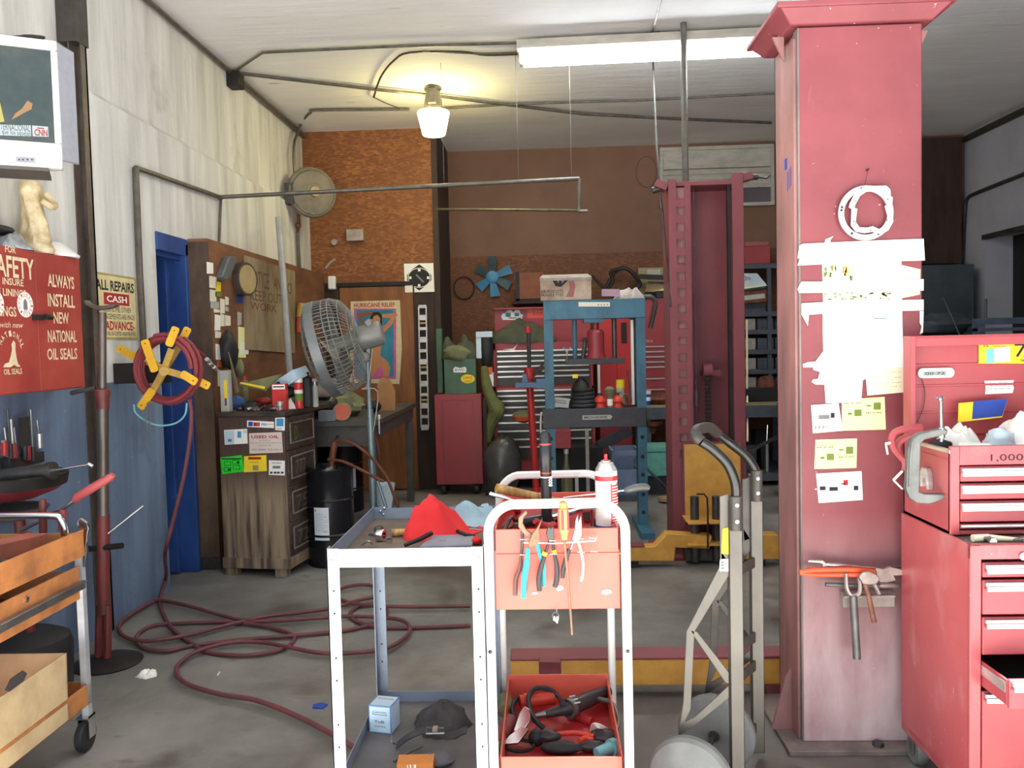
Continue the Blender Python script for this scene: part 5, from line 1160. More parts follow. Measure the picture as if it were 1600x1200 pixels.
h2 = [HT(1121, 677, .28), HT(1140, 692, .3), HT(1163, 710, .3), HT(1178, 730, .3), HT(1183, 745, .3), HT(1183, 758, .3)]
f = MB(); f.tube(hp, .0155, 14, smooth=4); f.build('handle_tube', K_.tube_black, t)
f = MB(); f.tube(h2, .0155, 14, smooth=4); f.build('handle_tube', K_.tube_black, t)
f = MB(); f.tube(g0, .0175, 14, smooth=4); f.build('grip', K_.truck_dark, t)
for zz in (.70, .44, .34, .12):
 f = MB(); a = V(q0.x, HN + .01, zz); f.strip([a, a + HD * .3 + V(-.02, .01, 0), a + HD * .7 + V(-.02, .01, 0), a + HD], Z3, .035, .006, smooth=3); f.build('cross_bar', K_.truck_dark, t)
f = MB(); a = V(q0.x, HN, 0); n_ = V(HD.y, -HD.x, 0).normalized()
f.hull4([a + V(0, 0, .012), a + n_ * .19 + V(0, 0, .012), a + n_ * .19 + HD + V(0, 0, .012), a + HD + V(0, 0, .012)], .01, -Z3); f.build('nose_plate', K_.truck_grey, t, bevel=.002)
f = MB(); f.cyl(c0 - HD - HD.normalized() * .01, c0 + HD.normalized() * .01, .009, n=12); f.build('axle', K_.steel_dark, t)
def lab(px, m_, off):
 f = MB(); y = HN + .004 - off; f.prism([(atY(a, b, y).x, atY(a, b, y).z) for a, b in px], (0, y, 0), X3, Z3, .0008); return f
lab([(1129, 826), (1140, 824), (1139, 866), (1127, 865)], 0, .0).build('yellow_label', K_.sign_yellow, t)
f = lab([(1125, 874), (1138, 873), (1138, 893), (1124, 892)], 0, .0); f.mat(1)
for k, yy in enumerate((879, 883, 888)):
 a = atY(1129, yy, HN + .0025); f.box(a, (.010, .0008, .003))
f.build('white_label', [K_.paper, K_.ink], t)
# ------------------------------------------------------------------ left wall: television
def onplane(x, y, P, N):
 d = ray(x, y); return EYE + d * ((P - EYE).dot(N) / d.dot(N))
mat('tv_shell', (214, 212, 206), 0.45, var=0.05); mat('tv_grille', (140, 142, 150), 0.55, var=0.08, scale=40); mat('tv_dark', (70, 66, 62), 0.6, var=0.2)
TR = atY(93, 160, 3.22); tu = V(math.cos(rad(28)), math.sin(rad(28)), 0); tn = V(tu.y, -tu.x, 0)
zt, zb = onplane(93, 64, TR, tn).z, onplane(93, 263, TR, tn).z
TW = 0.60
tv = thing('television', 'white tube television hung high on the left, news on screen', 'television', TR - tu * TW / 2 - tn * .2 + V(0, 0, zb - TR.z))
def tp(u, zz, d=0.0): return V(TR.x, TR.y, 0) + tu * u + tn * d + V(0, 0, zz)
sz1, sz0 = onplane(80, 78, TR, tn).z, onplane(80, 223, TR, tn).z
su1 = (onplane(82, 150, TR, tn) - TR).dot(tu); su0 = -TW - su1
f = MB()
f.hull4([tp(-TW, zb), tp(0, zb), tp(0, sz0), tp(-TW, sz0)], .05, -tn); f.hull4([tp(-TW, sz1), tp(0, sz1), tp(0, zt), tp(-TW, zt)], .05, -tn)
f.hull4([tp(-TW, sz0), tp(su0, sz0), tp(su0, sz1), tp(-TW, sz1)], .05, -tn); f.hull4([tp(su1, sz0), tp(0, sz0), tp(0, sz1), tp(su1, sz1)], .05, -tn)
b0 = [tp(-TW, zb, -.05), tp(0, zb, -.05), tp(0, zt, -.05), tp(-TW, zt, -.05)]; b1 = [tp(-TW + .12, zb + .06, -.40), tp(-.12, zb + .06, -.40), tp(-.12, zt - .08, -.40), tp(-TW + .12, zt - .08, -.40)]
f.add(b0 + b1, [(0, 1, 5, 4), (1, 2, 6, 5), (2, 3, 7, 6), (3, 0, 4, 7), (4, 5, 6, 7)])
f.build('cabinet', K_.tv_shell, tv, bevel=.006)
f = MB(); f.hull4([tp(.0, zb + .03, -.002), tp(.056, zb + .035, -.075), tp(.056, zt - .012, -.075), tp(.0, zt - .006, -.002)], .02, -tn); f.build('speaker_panel', K_.tv_grille, tv, bevel=.004)
f = MB(); f.hull4([tp(-TW + .02, zb - .012, -.01), tp(-.05, zb - .012, -.01), tp(-.05, zb + .002, -.004), tp(-TW + .02, zb + .002, -.004)], .2, -tn); f.build('base_skirt', K_.tv_dark, tv)
scm = bpy.data.materials.new('tv_picture'); scm.use_nodes = True; K_.tv_picture = scm
nt = scm.node_tree; pb = nt.nodes['Principled BSDF']; pb.inputs['Base Color'].default_value = (0.01, 0.01, 0.01, 1); pb.inputs['Roughness'].default_value = .25
tc = nt.nodes.new('ShaderNodeTexCoord'); fz = n_noise(nt, tc.outputs['Object'], 5, 4)
colr = n_ramp(nt, fz, [(0.35, (60, 84, 84)), (0.55, (84, 100, 96)), (0.7, (110, 112, 92))]); nt.links.new(colr, pb.inputs['Emission Color']); pb.inputs['Emission Strength'].default_value = 1.0
def emis(nm, c, s=1.0): return mat(nm, (10, 10, 10), .4, emit=c, estr=s)
emis('tv_orange', (200, 150, 96), 1.2); emis('tv_yellow', (220, 210, 110), 1.2); emis('tv_white', (214, 226, 228), 1.3); emis('tv_red', (206, 50, 44), 1.2); emis('tv_ink', (64, 76, 80), 1.0)
f = MB(); f.hull4([tp(su0, sz0, -.012), tp(su1, sz0, -.012), tp(su1, sz1, -.012), tp(su0, sz1, -.012)], .02, -tn); f.build('screen', K_.tv_picture, tv)
def scrp(mb, mi, px, d):
 mb.mat(mi); P = TR + tn * d; q = [onplane(a, b, P, tn) for a, b in px]
 mb.add(q, [tuple(range(len(q)))])
f = MB(); scrp(f, 0, [(18, 187), (24, 177), (34, 170), (43, 157), (51, 162), (49, 171), (38, 176), (28, 182)], -.011); scrp(f, 1, [(-6, 150), (0, 160), (7, 190), (-6, 192)], -.011)
scrp(f, 2, [(-40, 193), (48, 196), (49, 213), (-40, 210)], -.011); scrp(f, 2, [(50, 196), (75, 198), (76, 214), (51, 213)], -.011)
f.mat(4); P = TR - tn * .0105
def tvt(s_, x0, y0, x1, y1, b=0.0):
 a, c_ = onplane(x0, y1, P, tn), onplane(x1, y0, P, tn); f.text(s_, a, tu, Z3, (c_ - a).dot(tu), c_.z - a.z, .0008, b)
tvt('INTERNACIONAL', -6, 196, 47, 202); tvt('os que los aquejan', -6, 205, 48, 211); f.mat(3); tvt('CNN', 54, 203, 74, 212, .03); tvt('-', 58, 200, 69, 201)
f.build('picture_caption', [K_.tv_orange, K_.tv_yellow, K_.tv_white, K_.tv_red, K_.tv_ink], tv)
f = MB(); P = TR + tn * .001
a, c_ = onplane(25, 253, P, tn), onplane(55, 246, P, tn); f.hull4([a, a + tu * (c_ - a).dot(tu), c_, a + Z3 * (c_.z - a.z)], .003, -tn); bpz = f.build('button_panel', K_.tv_grille, tv)
for x in (30, 36, 43, 50):
 f = MB(); q = onplane(x, 249.5, P, tn); f.cyl(q, q + tn * .004, .0035, n=10); f.build('button', K_.tv_dark, bpz)
ba = tp(-.30, (zt + zb) / 2, -.40); f = MB(); f.bar(ba, V(XL - .045, ba.y + .02, ba.z), .05, .10); f.bar(V(XL - .03, ba.y + .02, ba.z - .15), V(XL - .03, ba.y + .02, ba.z + .15), .12, .02, Y3); f.build('wall_arm', K_.black_iron, tv)
tag(lump_mesh(tp(-.12, zt + .012, -.06), .03, (3, .8, .35), 3).build('grimy_rag', K_.black_iron, smooth=60), 'dark flattened rag on top of the television', 'rag')
# ------------------------------------------------------------------ garage door track
tk = thing('door_track', 'dark steel vertical track on the left wall beside the red cabinet', 'track', (XL + .03, 4.22, 0))
f = MB(); f.bx(XL, XL + .05, 4.20, 4.215, .02, 3.3); f.bx(XL + .045, XL + .05, 4.16, 4.215, .02, 3.3); f.bx(XL, XL + .006, 4.13, 4.2, .02, 3.3); f.build('channel', mat('track_brown', (98, 88, 80), .5, .3, var=.3, scale=10), tk)
f = MB(); f.bx(XL - .045, XL + .055, 4.12, 4.23, 3.02, 3.3); f.build('top_bracket', K_.conduit_dark, tk)
# ------------------------------------------------------------------ red parts cabinet with white lettering
m, nt, b, tc = node_mat('sign_red', 0.5)
obv = tc.outputs['Object']
c = n_mix(nt, n_step(nt, n_noise(nt, obv, 3, 8), .35, .7), (146, 50, 44), (176, 74, 64)); c = n_mix(nt, n_step(nt, n_noise(nt, obv, 18, 6), .66, .74), c, (110, 62, 52)); nt.links.new(c, b.inputs['Base Color'])
mat('sign_cream', (226, 208, 170), 0.6, var=0.15, scale=20)
XC = XL + .15
def cabp(x, y, d=0.0): return atX(x, y, XC + d)
yA, yB = 2.95, cabp(128, 500).y; zA, zB = cabp(128, 606).z, cabp(128, 405).z
ys = cabp(57.5, 480).y
sc_ = thing('parts_cabinet', 'red metal wall cabinet lettered FOR SAFETY and ALWAYS INSTALL NEW', 'cabinet', (XL + .08, (yA + yB) / 2, zA))
f = MB(); f.bx(XL, XC - .012, yA, yB, zA, zB); f.build('cabinet_body', K_.sign_red, sc_, bevel=.003)
f = MB(); f.bx(XC - .012, XC, yA, ys - .002, zA + .004, zB - .003); dl = f.build('door', K_.sign_red, sc_, bevel=.002)
f = MB(); f.bx(XC - .012, XC, ys + .002, yB, zA + .004, zB - .003); dr = f.build('door', K_.sign_red, sc_, bevel=.002)
def ct_(f, s_, x0, y0, x1, y1, b=0.0, sh=0.0, d=0.0005):
 xm = (x0 + x1) / 2; a, c2 = cabp(x0, y1, d), cabp(x1, y0, d); za, zb_ = cabp(xm, y1, d).z, cabp(xm, y0, d).z; f.text(s_, (a.x, a.y, za), Y3, Z3, c2.y - a.y, zb_ - za, .0006, b, sh)
f = MB()
for s_, x0, y0, x1, y1 in (('ALWAYS', 75, 430, 115, 450), ('INSTALL', 75, 460, 116, 480), ('NEW', 84, 488, 107, 506), ('NATIONAL', 75, 516, 119, 535), ('OIL SEALS', 74, 544, 120, 562)): ct_(f, s_, x0, y0, x1, y1, .02)
f.build('lettering', K_.sign_cream, dr)
f = MB()
for s_, x0, y0, x1, y1 in (('FOR', 8, 384, 24, 395), ('SAFETY', -14, 400, 52, 434), ('INSURE', 4, 435, 36, 446), ('BRAKE LININGS', -30, 450, 40, 462), ('BEARINGS', -26, 478, 25, 494), ('OIL SEALS', 6, 576, 34, 585)): ct_(f, s_, x0, y0, x1, y1, .02)
ct_(f, 'with new', 0, 503, 36, 512, 0, .35)
# arched word and the seal figure
for i, ch in enumerate('NATIONAL'):
 a = rad(160 - 20 * i); q = cabp(20 + 15 * math.cos(a) - 3, 546 - 20 * math.sin(a), .0005); ta = math.pi / 2 - a
 f.text(ch, q, Y3 * math.cos(ta) - Z3 * math.sin(ta), Z3 * math.cos(ta) + Y3 * math.sin(ta), .016, .024, .0006, .02)
f.prism([(cabp(a, b, .0005).y, cabp(a, b, .0005).z) for a, b in ((5, 574), (8, 568), (14, 566), (17, 556), (19, 546), (18, 538), (21, 532), (24, 536), (24, 548), (26, 560), (28, 568), (32, 573), (26, 573), (22, 570), (16, 574))], (XC + .0003, 0, 0), Y3, Z3, .0008)
f.build('lettering', K_.sign_cream, dl)
for cx, cy in ((39, 476), (-8, 474)):
 f = MB(); q = cabp(cx, cy, .001); f.mat(0).lathe(q, X3, [(0, .055), (.0012, .055), (.0012, 0)], 30); f.mat(1).lathe(q, X3, [(.0013, .054), (.0018, .054), (.0018, .036), (.0013, .036), (.0013, .054)], 30)
 f.mat(0)
 for i, ch in enumerate('NATIONAL-SEAL-'):
  a = rad(200 - 25.7 * i); u_ = Y3 * math.sin(a) - Z3 * math.cos(a); w_ = Y3 * math.cos(a) + Z3 * math.sin(a)
  f.text(ch, q + w_ * .039 - u_ * .004, u_, w_, .008, .011, .0022, .02)
 f.mat(1).lathe(q, X3, [(.0013, .034), (.0016, .034), (.0016, 0)], 24)
 f.mat(2); f.prism([(q.y - .014, q.z - .02), (q.y + .014, q.z - .02), (q.y + .012, q.z + .012), (q.y, q.z + .026), (q.y - .012, q.z + .012)], (q.x + .0016, 0, 0), Y3, Z3, .0006)
 for k in (-8, -3, 3, 8): f.bx(q.x + .0017, q.x + .0022, q.y + k * .001 - .001, q.y + k * .001 + .001, q.z - .03, q.z - .02)
 f.build('seal_badge', [K_.ink_red, K_.paper, K_.ink_grey], dl)
f = MB(); q = cabp(52, 496, .0); f.bx(XC, XC + .02, q.y - .01, q.y + .045, q.z - .012, q.z + .012); f.cyl(q + V(.02, .055, .004), q + V(.02, .10, .002), .012, n=12); f.build('latch', K_.black_iron, dr)
# things on the cabinet
mat('cream_plaster', (222, 206, 168), 0.7, var=0.2, scale=18, col2=(176, 156, 118)); mat('foil', (170, 176, 184), 0.35, 0.5, var=0.4, scale=20)
st = thing('statuette', 'cream figurine of a robed person standing on the red cabinet', 'figurine', (XL + .08, cabp(52, 375, -.07).y, zB))
sx, sy = XL + .08, atX(52, 330, XL + .08).y
zt_ = atX(50, 264, XL + .08).z; Hs = zt_ - zB
f = MB(); f.lathe((sx, sy, zB), Z3, [(0, .075), (.02, .08), (.04, .07)], 20); f.build('plinth', K_.cream_plaster, st)
def body(u, v):
 a = 2 * math.pi * u; r_ = [(.0, .066), (.15, .062), (.35, .052), (.5, .046), (.62, .05), (.74, .056), (.82, .044), (.87, .02), (.90, .026), (.95, .034), (1.0, .008)]
 for (a0, r0), (a1, r1) in zip(r_, r_[1:]):
  if a0 <= v <= a1: rr = r0 + (r1 - r0) * (v - a0) / (a1 - a0); break
 rr *= 1 + .14 * math.sin(a * 5 + v * 6) * (1 if v < .7 else .2) + .10 * mnoise.noise(V(math.cos(a) * 2, math.sin(a) * 2, v * 8))
 return V(sx + rr * .85 * math.cos(a), sy + rr * math.sin(a) + .012 * math.sin(v * 7), zB + .04 + v * (Hs - .04))
f = MB(); f.grid(body, 24, 40, True); f.build('figure', K_.cream_plaster, st, smooth=60)
f = MB(); f.tube([V(sx + .03, sy + .04, zB + Hs * .72), V(sx + .06, sy + .06, zB + Hs * .60), V(sx + .07, sy + .02, zB + Hs * .56), V(sx + .05, sy - .02, zB + Hs * .62)], [.02, .018, .015, .012], 8, smooth=4); f.build('folded_arms', K_.cream_plaster, st)
c = MB(); q = V(XL + .07, atX(84, 385, XL + .07).y, zB); c.lathe(q, Z3, [(0, .105), (.01, .108), (.02, .095), (.05, .06), (.07, .03), (.075, 0)], 28)
tag(c.build('white_bowl', K_.gasket_white), 'white bowl turned upside down on the red cabinet', 'bowl')
tag(rag_mesh((XL + .09, atX(18, 372, XL + .09).y, zB), .06, .10, .08, 5, amp=.3).build('foil_scrap', K_.foil, smooth=40), 'crumpled foil at the foot of the cream figurine', 'foil')
tag(lump_mesh((XL + .05, atX(2, 350, XL + .05).y - .03, zB + .08), .06, (.8, 1.5, .35), 2).build('black_bundle', K_.black_rubber, smooth=60), 'black bundle on the foil at left end of the red cabinet', 'bundle')
# ------------------------------------------------------------------ ALL REPAIRS CASH sign
mat('sign_ivory', (222, 208, 158), 0.6, var=0.15, scale=14); mat('sign_edge', (176, 156, 96), 0.6, var=0.2)
q = [atX(x, y, XL + .006) for x, y in ((148, 532), (216, 529), (214, 436), (147, 422))]
y0_, y1_ = q[0].y, q[1].y; z0_, z1_ = (q[0].z + q[1].z) / 2, (q[2].z + q[3].z) / 2
t = thing('repairs_sign', 'ivory ALL REPAIRS CASH IN ADVANCE sign on the white wall', 'sign', (XL, (y0_ + y1_) / 2, z0_))
f = MB(); f.mat(1).bx(XL + .001, XL + .004, y0_, y1_, z0_, z1_); f.mat(0).bx(XL + .003, XL + .005, y0_ + .012, y1_ - .012, z0_ + .012, z1_ - .012); f.build('board', [K_.sign_ivory, K_.sign_edge], t)
W_, H_ = y1_ - y0_, z1_ - z0_
def rp(f, s_, u0, v0, u1, v1, b=0.0): f.text(s_, (XL + .005, y0_ + u0 * W_, z0_ + v0 * H_), Y3, Z3, (u1 - u0) * W_, (v1 - v0) * H_, .0006, b)
f = MB(); f.mat(0); rp(f, 'ALL REPAIRS', .08, .74, .95, .90, .03); rp(f, 'UNLESS SOME OTHER', .12, .42, .86, .50); rp(f, 'ARRANGEMENTS ARE MADE', .08, .31, .94, .39); rp(f, 'NO CHECKS WILL BE ACCEPTED UNLESS PAID IN FULL', .08, .06, .95, .12, .01)
f.mat(1); rp(f, 'IN ADVANCE-', .08, .14, .92, .28, .03); f.bx(XL + .0048, XL + .0056, y0_ + .24 * W_, y0_ + .82 * W_, z0_ + .53 * H_, z0_ + .71 * H_)
f.mat(2); f.text('CASH', (XL + .0056, y0_ + .30 * W_, z0_ + .57 * H_), Y3, Z3, .46 * W_, .10 * H_, .0006, .02)
f.build('lettering', [K_.ink, K_.ink_red, K_.paper], t)
# ------------------------------------------------------------------ conduits on the left wall and ceiling
def pipe(label, pts, r=.011, m_='conduit', name='conduit', sm=0, cat='pipe', group=None, clips=()):
 f = MB(); f.tube(pts, r, 8, smooth=sm); return tag(f.build(name, MATS[m_]), label, cat, group)
wx = XL + .022
W = lambda x, y, d=.022: atX(x, y, XL + d)
pipe('grey vertical pipe between the repairs sign and the blue door', [W(212, 262), W(218, 420), W(228, 600)], .018)
pipe('grey pipe running along the left wall from the tall vertical pipe to the tee', [W(212, 262), W(343, 308)], .015)
f = MB(); f.tube([W(345, 312), W(342, 380)], .010, 8); f.ball(W(344, 309), .022, 10); tag(f.build('pipe_tee', K_.conduit), 'short pipe dropping from the tee above the brown board', 'pipe')
CZ = ZC - .03
pc = lambda x, y, z=CZ: atZ(x, y, z)
pipe('conduit following the wall and ceiling corner to the junction box', [V(XL - .02, 2.4, CZ - .01), V(XL - .02, atX(362, 100, XL).y, CZ - .01)], .018)
pipe('thick conduit following the ceiling corner from junction box to strand-board wall', [V(XL - .015, atX(370, 115, XL).y, CZ - .015), V(XL - .015, YO - .02, CZ - .015)], .024)
jb = atX(367, 110, XL - .0); f = MB(); f.bx(XL - .05, XL + .05, jb.y - .06, jb.y + .06, CZ - .12, CZ); tag(f.build('junction_box', K_.black_iron, bevel=.006), 'dark junction box in the left wall and ceiling corner', 'box')
pipe('ceiling conduit rising from the junction box toward the tube light', [pc(372, 108), pc(410, 82), pc(600, 73), pc(810, 67), pc(1010, 60)], .010)
pipe('ceiling conduit from junction box passing behind the hanging lamp to right', [pc(378, 115), pc(590, 140), pc(660, 147), pc(820, 167), pc(910, 178), pc(1040, 185), pc(1205, 192)], .014)
pipe('curved conduit from the wall fan up across the ceiling', [W(461, 285), W(459, 230), W(466, 205, .03), W(472, 190, .05), pc(485, 176, CZ - .0), pc(500, 172), pc(640, 171)], .013, sm=4)
pipe('thin ceiling conduit from the lamp to the right behind the tube light', [pc(690, 170), pc(800, 163), pc(1020, 156), pc(1210, 146)], .009)
pipe('cable loop hooked on the ceiling left of the lamp', [pc(818, 84), pc(760, 86), pc(720, 81), pc(640, 82), pc(615, 95), pc(598, 115), pc(589, 135), pc(584, 152)], .008, sm=4, m_='conduit_dark', cat='cable')
pipe('thin cable sagging from the loop to the lamp', [pc(584, 152), pc(600, 160), pc(625, 170)], .004, m_='conduit_dark', cat='cable')
pipe('ceiling conduit running straight behind the tube light fixture', [pc(660, 80), pc(760, 84), pc(815, 82), pc(900, 70), pc(1005, 66)], .008)
b_ = pc(1018, 60); f = MB(); f.mat(0).bx(b_.x - .05, b_.x + .05, b_.y - .05, b_.y + .05, ZC - .05, ZC); f.mat(1).bx(b_.x - .045, b_.x + .045, b_.y - .045, b_.y + .045, ZC - .07, ZC - .05); tag(f.build('ceiling_box', [K_.conduit_dark, K_.old_white], bevel=.003), 'white-faced electrical box on the ceiling above tube light', 'box')
pipe('cord rising across the ceiling to the top of the picture', [pc(1016, 60), pc(1022, 40), pc(1033, 0), pc(1040, -40)], .008)
pipe('ceiling conduit right of the electrical box toward the red column', [pc(1022, 62), pc(1120, 66), pc(1215, 64)], .010)
# hanging pipe frame
hpz = lambda x, y, Y: atY(x, y, Y)
t = thing('hanging_pipework', 'grey pipe frame hanging level in front of the brown wall', 'pipe frame', atY(700, 300, 6.6))
A0 = W(343, 308); A1 = atY(905, 279, 6.2); f = MB(); f.tube([A0, A1], .015, 10); f.build('long_pipe', K_.conduit, t)
f = MB(); f.tube([A1, atY(904, 330, 6.2)], .014, 8); f.build('drop_pipe', K_.conduit, t)
f = MB(); f.tube([atY(904, 330, 6.2), atY(918, 330, 6.2)], .012, 8); f.tube([atY(904, 329, 6.2), atY(680, 327, 7.6)], .011, 8); f.build('low_pipe', K_.conduit, t)
for (x, y0, Y) in ((810, 284, 6.3), (893, 280, 6.22), (694, 291, 6.5)):
 f = MB(); a = atY(x, y0, Y); f.tube([a, V(a.x, a.y, ZC)], .002, 5); f.build('hanger_wire', K_.conduit, t)
pipe('long cord hanging from the ceiling box down to the dark red post', [pc(1019, 66, ZC - .07), atY(1021, 110, 6.3), atY(1026, 230, 5.95), atY(1036, 340, 5.7), atY(1048, 480, 5.6)], .007, cat='cable', m_='conduit_dark')
pipe('vertical conduit above the dark red open post', [V(fx0 + .15, YF + .2, 2.52), V(fx0 + .15, YF + .2, ZC - .02)], .022)
# ------------------------------------------------------------------ lamp and tube light
t = thing('ceiling_lamp', 'lit yellow-glowing lamp hanging from a grey ceiling housing', 'lamp', pc(676, 138, ZC))
lc = pc(676, 136, ZC); zl = lambda y: atY(676, y, lc.y).z
z1, z2, z3 = zl(172), zl(177), zl(212)
f = MB(); f.lathe((lc.x, lc.y, ZC), -Z3, [(0, .07), (.02, .075), (.04, .06), (ZC - z1 - .06, .075), (ZC - z1, .085), (ZC - z1 + .02, .07)], 20); f.build('housing', K_.conduit, t)
f = MB(); f.box((lc.x, lc.y - .075, (ZC + z1) / 2), (.07, .04, ZC - z1 - .06)); f.build('ballast_box', K_.conduit, t, bevel=.01)
lampm = mat('lamp_glow', (255, 240, 190), .5, emit=(255, 236, 160), estr=58.0)
R1, R2 = .132, .098
f = MB(); f.lathe((lc.x, lc.y, z2 + .01), -Z3, [(0, R1), (.012, R1 + .003), (.02, R1), (z2 + .01 - z3 - .02, R2), (z2 + .01 - z3 - .005, R2 - .006), (z2 + .01 - z3, R2 - .02), (z2 + .01 - z3, 0)], 28); f.build('lens', lampm, t)
t = thing('tube_light', 'long lit fluorescent fixture on the ceiling left of red column', 'light fixture', pc(1010, 90, 3.5))
ZT = 3.50; a, b_ = atZ(818, 95, ZT), atZ(1300, 72, ZT)
d_ = (b_ - a).normalized(); n_ = V(-d_.y, d_.x, 0)
tubem = mat('tube_glow', (255, 255, 255), .5, emit=(240, 248, 255), estr=40.0)
f = MB(); f.hull4([a - d_ * .04 - n_ * .15 + Z3 * .10, b_ + d_ * .04 - n_ * .15 + Z3 * .10, b_ + d_ * .04 + n_ * .16 + Z3 * .10, a - d_ * .04 + n_ * .16 + Z3 * .10], .06, -Z3); f.bar(a - d_ * .03 + Z3 * .02, a - d_ * .0 + Z3 * .02, .12, .09); f.build('fixture_body', K_.old_white, t)
f = MB(); f.tube([a - n_ * .035, b_ - n_ * .035], .042, 12); f.build('tube', tubem, t)
f = MB(); f.tube([a + n_ * .05, b_ + n_ * .05], .03, 12); f.build('tube', tubem, t)
# ------------------------------------------------------------------ under-hoist stand by the wall
mat('stand_red', (130, 52, 46), 0.5, var=0.35, scale=9, stretch=(1, 1, .6), col2=(84, 42, 40)); mat('stand_steel', (104, 96, 90), 0.4, 0.6, var=0.3, scale=10, stretch=(1, 1, .4))
jc = atZ(168, 1036, 0.0); jx, jy = jc.x, jc.y; J = lambda x, y: atY(x, y, jy)
t = thing('support_stand', 'tall red and grey support stand on round black base', 'stand', (jx, jy, 0))
f = MB(); f.lathe((jx, jy, 0), Z3, [(0, .155), (.006, .158), (.014, .14), (.03, .06), (.032, 0)], 32); f.build('base', K_.black_iron, t)
zj = J(160, 805).z
f = MB(); f.cyl(V(J(161, 1030).x - .022, jy, .02), V(J(161, 940).x - .018, jy, .28), .018, n=10); f.cyl(V(J(161, 1030).x + .026, jy - .01, .02), V(J(161, 940).x + .022, jy, .28), .018, n=10); f.cyl((J(161, 950).x, jy, .24), (J(161, 800).x, jy, zj), .029, n=16); f.build('lower_column', K_.stand_red, t)
f = MB(); f.cyl((J(161, 800).x, jy, zj), (J(160, 620).x, jy, J(160, 618).z), .026, n=16); f.build('middle_tube', K_.stand_steel, t)
f = MB(); f.lathe(J(160, 622), Z3, [(-.05, .029), (0, .03), (.02, .036), (.04, .036), (.045, .024)], 16); f.build('collar', K_.stand_red, t)
f = MB(); f.cyl(J(160, 612), J(160, 488), .018, n=14); f.build('upper_tube', K_.stand_steel, t)
f = MB(); q = J(160, 480)
f.prism([(-.07, .035), (-.075, .028), (-.066, .008), (-.02, -.012), (.02, -.012), (.07, .002), (.07, .012), (.015, .006), (-.02, .006), (-.058, .018)], q + V(0, .025, 0), X3, Z3, .05); f.build('saddle', K_.stand_steel, t, bevel=.003)
f = MB(); f.tube([J(115, 614) + V(0, -.02, 0), J(132, 610) + V(0, -.02, 0), J(153, 606) + V(0, -.02, 0)], .010, 10, smooth=3); f.build('crank_handle', K_.steel_dark, t)
c = MB(); c.tube([J(172, 832) + V(0, -.02, 0), J(216, 793) + V(0, .05, 0)], .006, 8); tag(c.build('thin_bar', K_.steel), 'thin grey bar leaning out behind the red support stand', 'bar')
c = MB(); c.tube([J(108, 842) + V(0, -.0, 0), J(140, 858), J(196, 850) + V(0, -.03, 0)], .014, 10); tag(c.build('dark_lever', K_.black_iron), 'dark lever passing behind the red support stand', 'lever')
# ------------------------------------------------------------------ hose reel
mat('reel_yellow', (232, 178, 44), 0.5, var=0.15, scale=10); mat('reel_tan', (186, 150, 70), 0.6, var=0.25, scale=10); mat('hose_red', (134, 52, 58), 0.5, var=0.15, scale=14); mat('hose_floor', (116, 58, 62), 0.6, var=0.25, scale=9, col2=(90, 56, 58))
RY = 4.33; RQ = lambda x, y, d=0.0: atY(x, y, RY + d)
rc2 = RQ(260, 577)
t = thing('hose_reel', 'yellow-armed hose reel holding coiled red hose beside the blue door', 'hose reel', (rc2.x, RY, rc2.z - .2))
f = MB(); a, b2 = RQ(172, 600, .10), RQ(262, 566, .10); f.bx(XL + .002, b2.x, RY + .09, RY + .14, a.z, b2.z); f.build('wall_bracket', K_.black_iron, t)
f = MB(); f.cyl(RQ(256, 580, -.07), RQ(256, 580, .15), .024, n=14); f.build('hub', K_.reel_tan, t)
def arm(x0, y0, x1, y1, d, x2=None, y2=None):
 f = MB(); a = RQ(x0, y0, d); b2 = RQ(x1, y1, d); f.bar(a, b2, .036, .006, Y3)
 o = f.build('arm', K_.reel_tan, t, bevel=.002)
def paddle(x0, y0, x1, y1, d):
 f = MB(); a = RQ(x0, y0, d); b2 = RQ(x1, y1, d); u_ = (b2 - a).normalized(); w_ = u_.cross(Y3)
 L_ = (b2 - a).length; f.prism(rrect(L_, .042, .012, 3, 0, -.021), a, u_, w_, .008); f.mat(1); q = a + u_ * (L_ - .02); f.cyl(q + V(0, -.0095, 0), q + V(0, .0095, 0), .0035, n=8)
 f.build('paddle', [K_.reel_yellow, K_.ink], t)
for (x1, y1) in ((268, 545), (296, 590), (238, 612), (228, 560)): arm(256, 578, x1, y1, -.05)
for (x1, y1) in ((288, 527), (312, 596), (232, 628), (212, 557)): arm(258, 578, x1, y1, .07)
paddle(264, 541, 276, 511, -.06); paddle(243, 581, 226, 531, -.075); paddle(240, 608, 219, 638, -.06); paddle(284, 583, 308, 598, -.06)
paddle(285, 532, 295, 512, .08); paddle(216, 560, 184, 543, .06); paddle(304, 592, 328, 604, .06)
f = MB(); rr = 0.0
pts = []
for k in range(6 * 24 + 1):
 a = 2 * math.pi * k / 24; w_ = k / 24
 r_ = .150 + .028 * ((w_ * .77) % 1.0) ; d = -.03 + .085 * (w_ / 6)
 pts.append(V(rc2.x + r_ * .97 * math.cos(a), RY + d, rc2.z + r_ * 1.04 * math.sin(a)))
f.tube(pts, .0125, 8); f.build('coiled_hose', K_.hose_red, t)
t2 = thing('fitting_hose', 'hose end with bright couplings stretching right from the reel', 'hose', RQ(310, 560))
f = MB(); f.tube([RQ(290, 535, .0), RQ(305, 546, .1), RQ(320, 557, .3)], .010, 8, smooth=3); f.build('hose', K_.hose_red, t2)
for k, (x, y) in enumerate(((323, 561), (328, 567), (334, 573))):
 f = MB(); f.cyl(RQ(x, y, .35 + .15 * k), RQ(x + 4, y + 4, .43 + .15 * k), .012, n=10); f.build('coupling', K_.alloy_trim, t2)
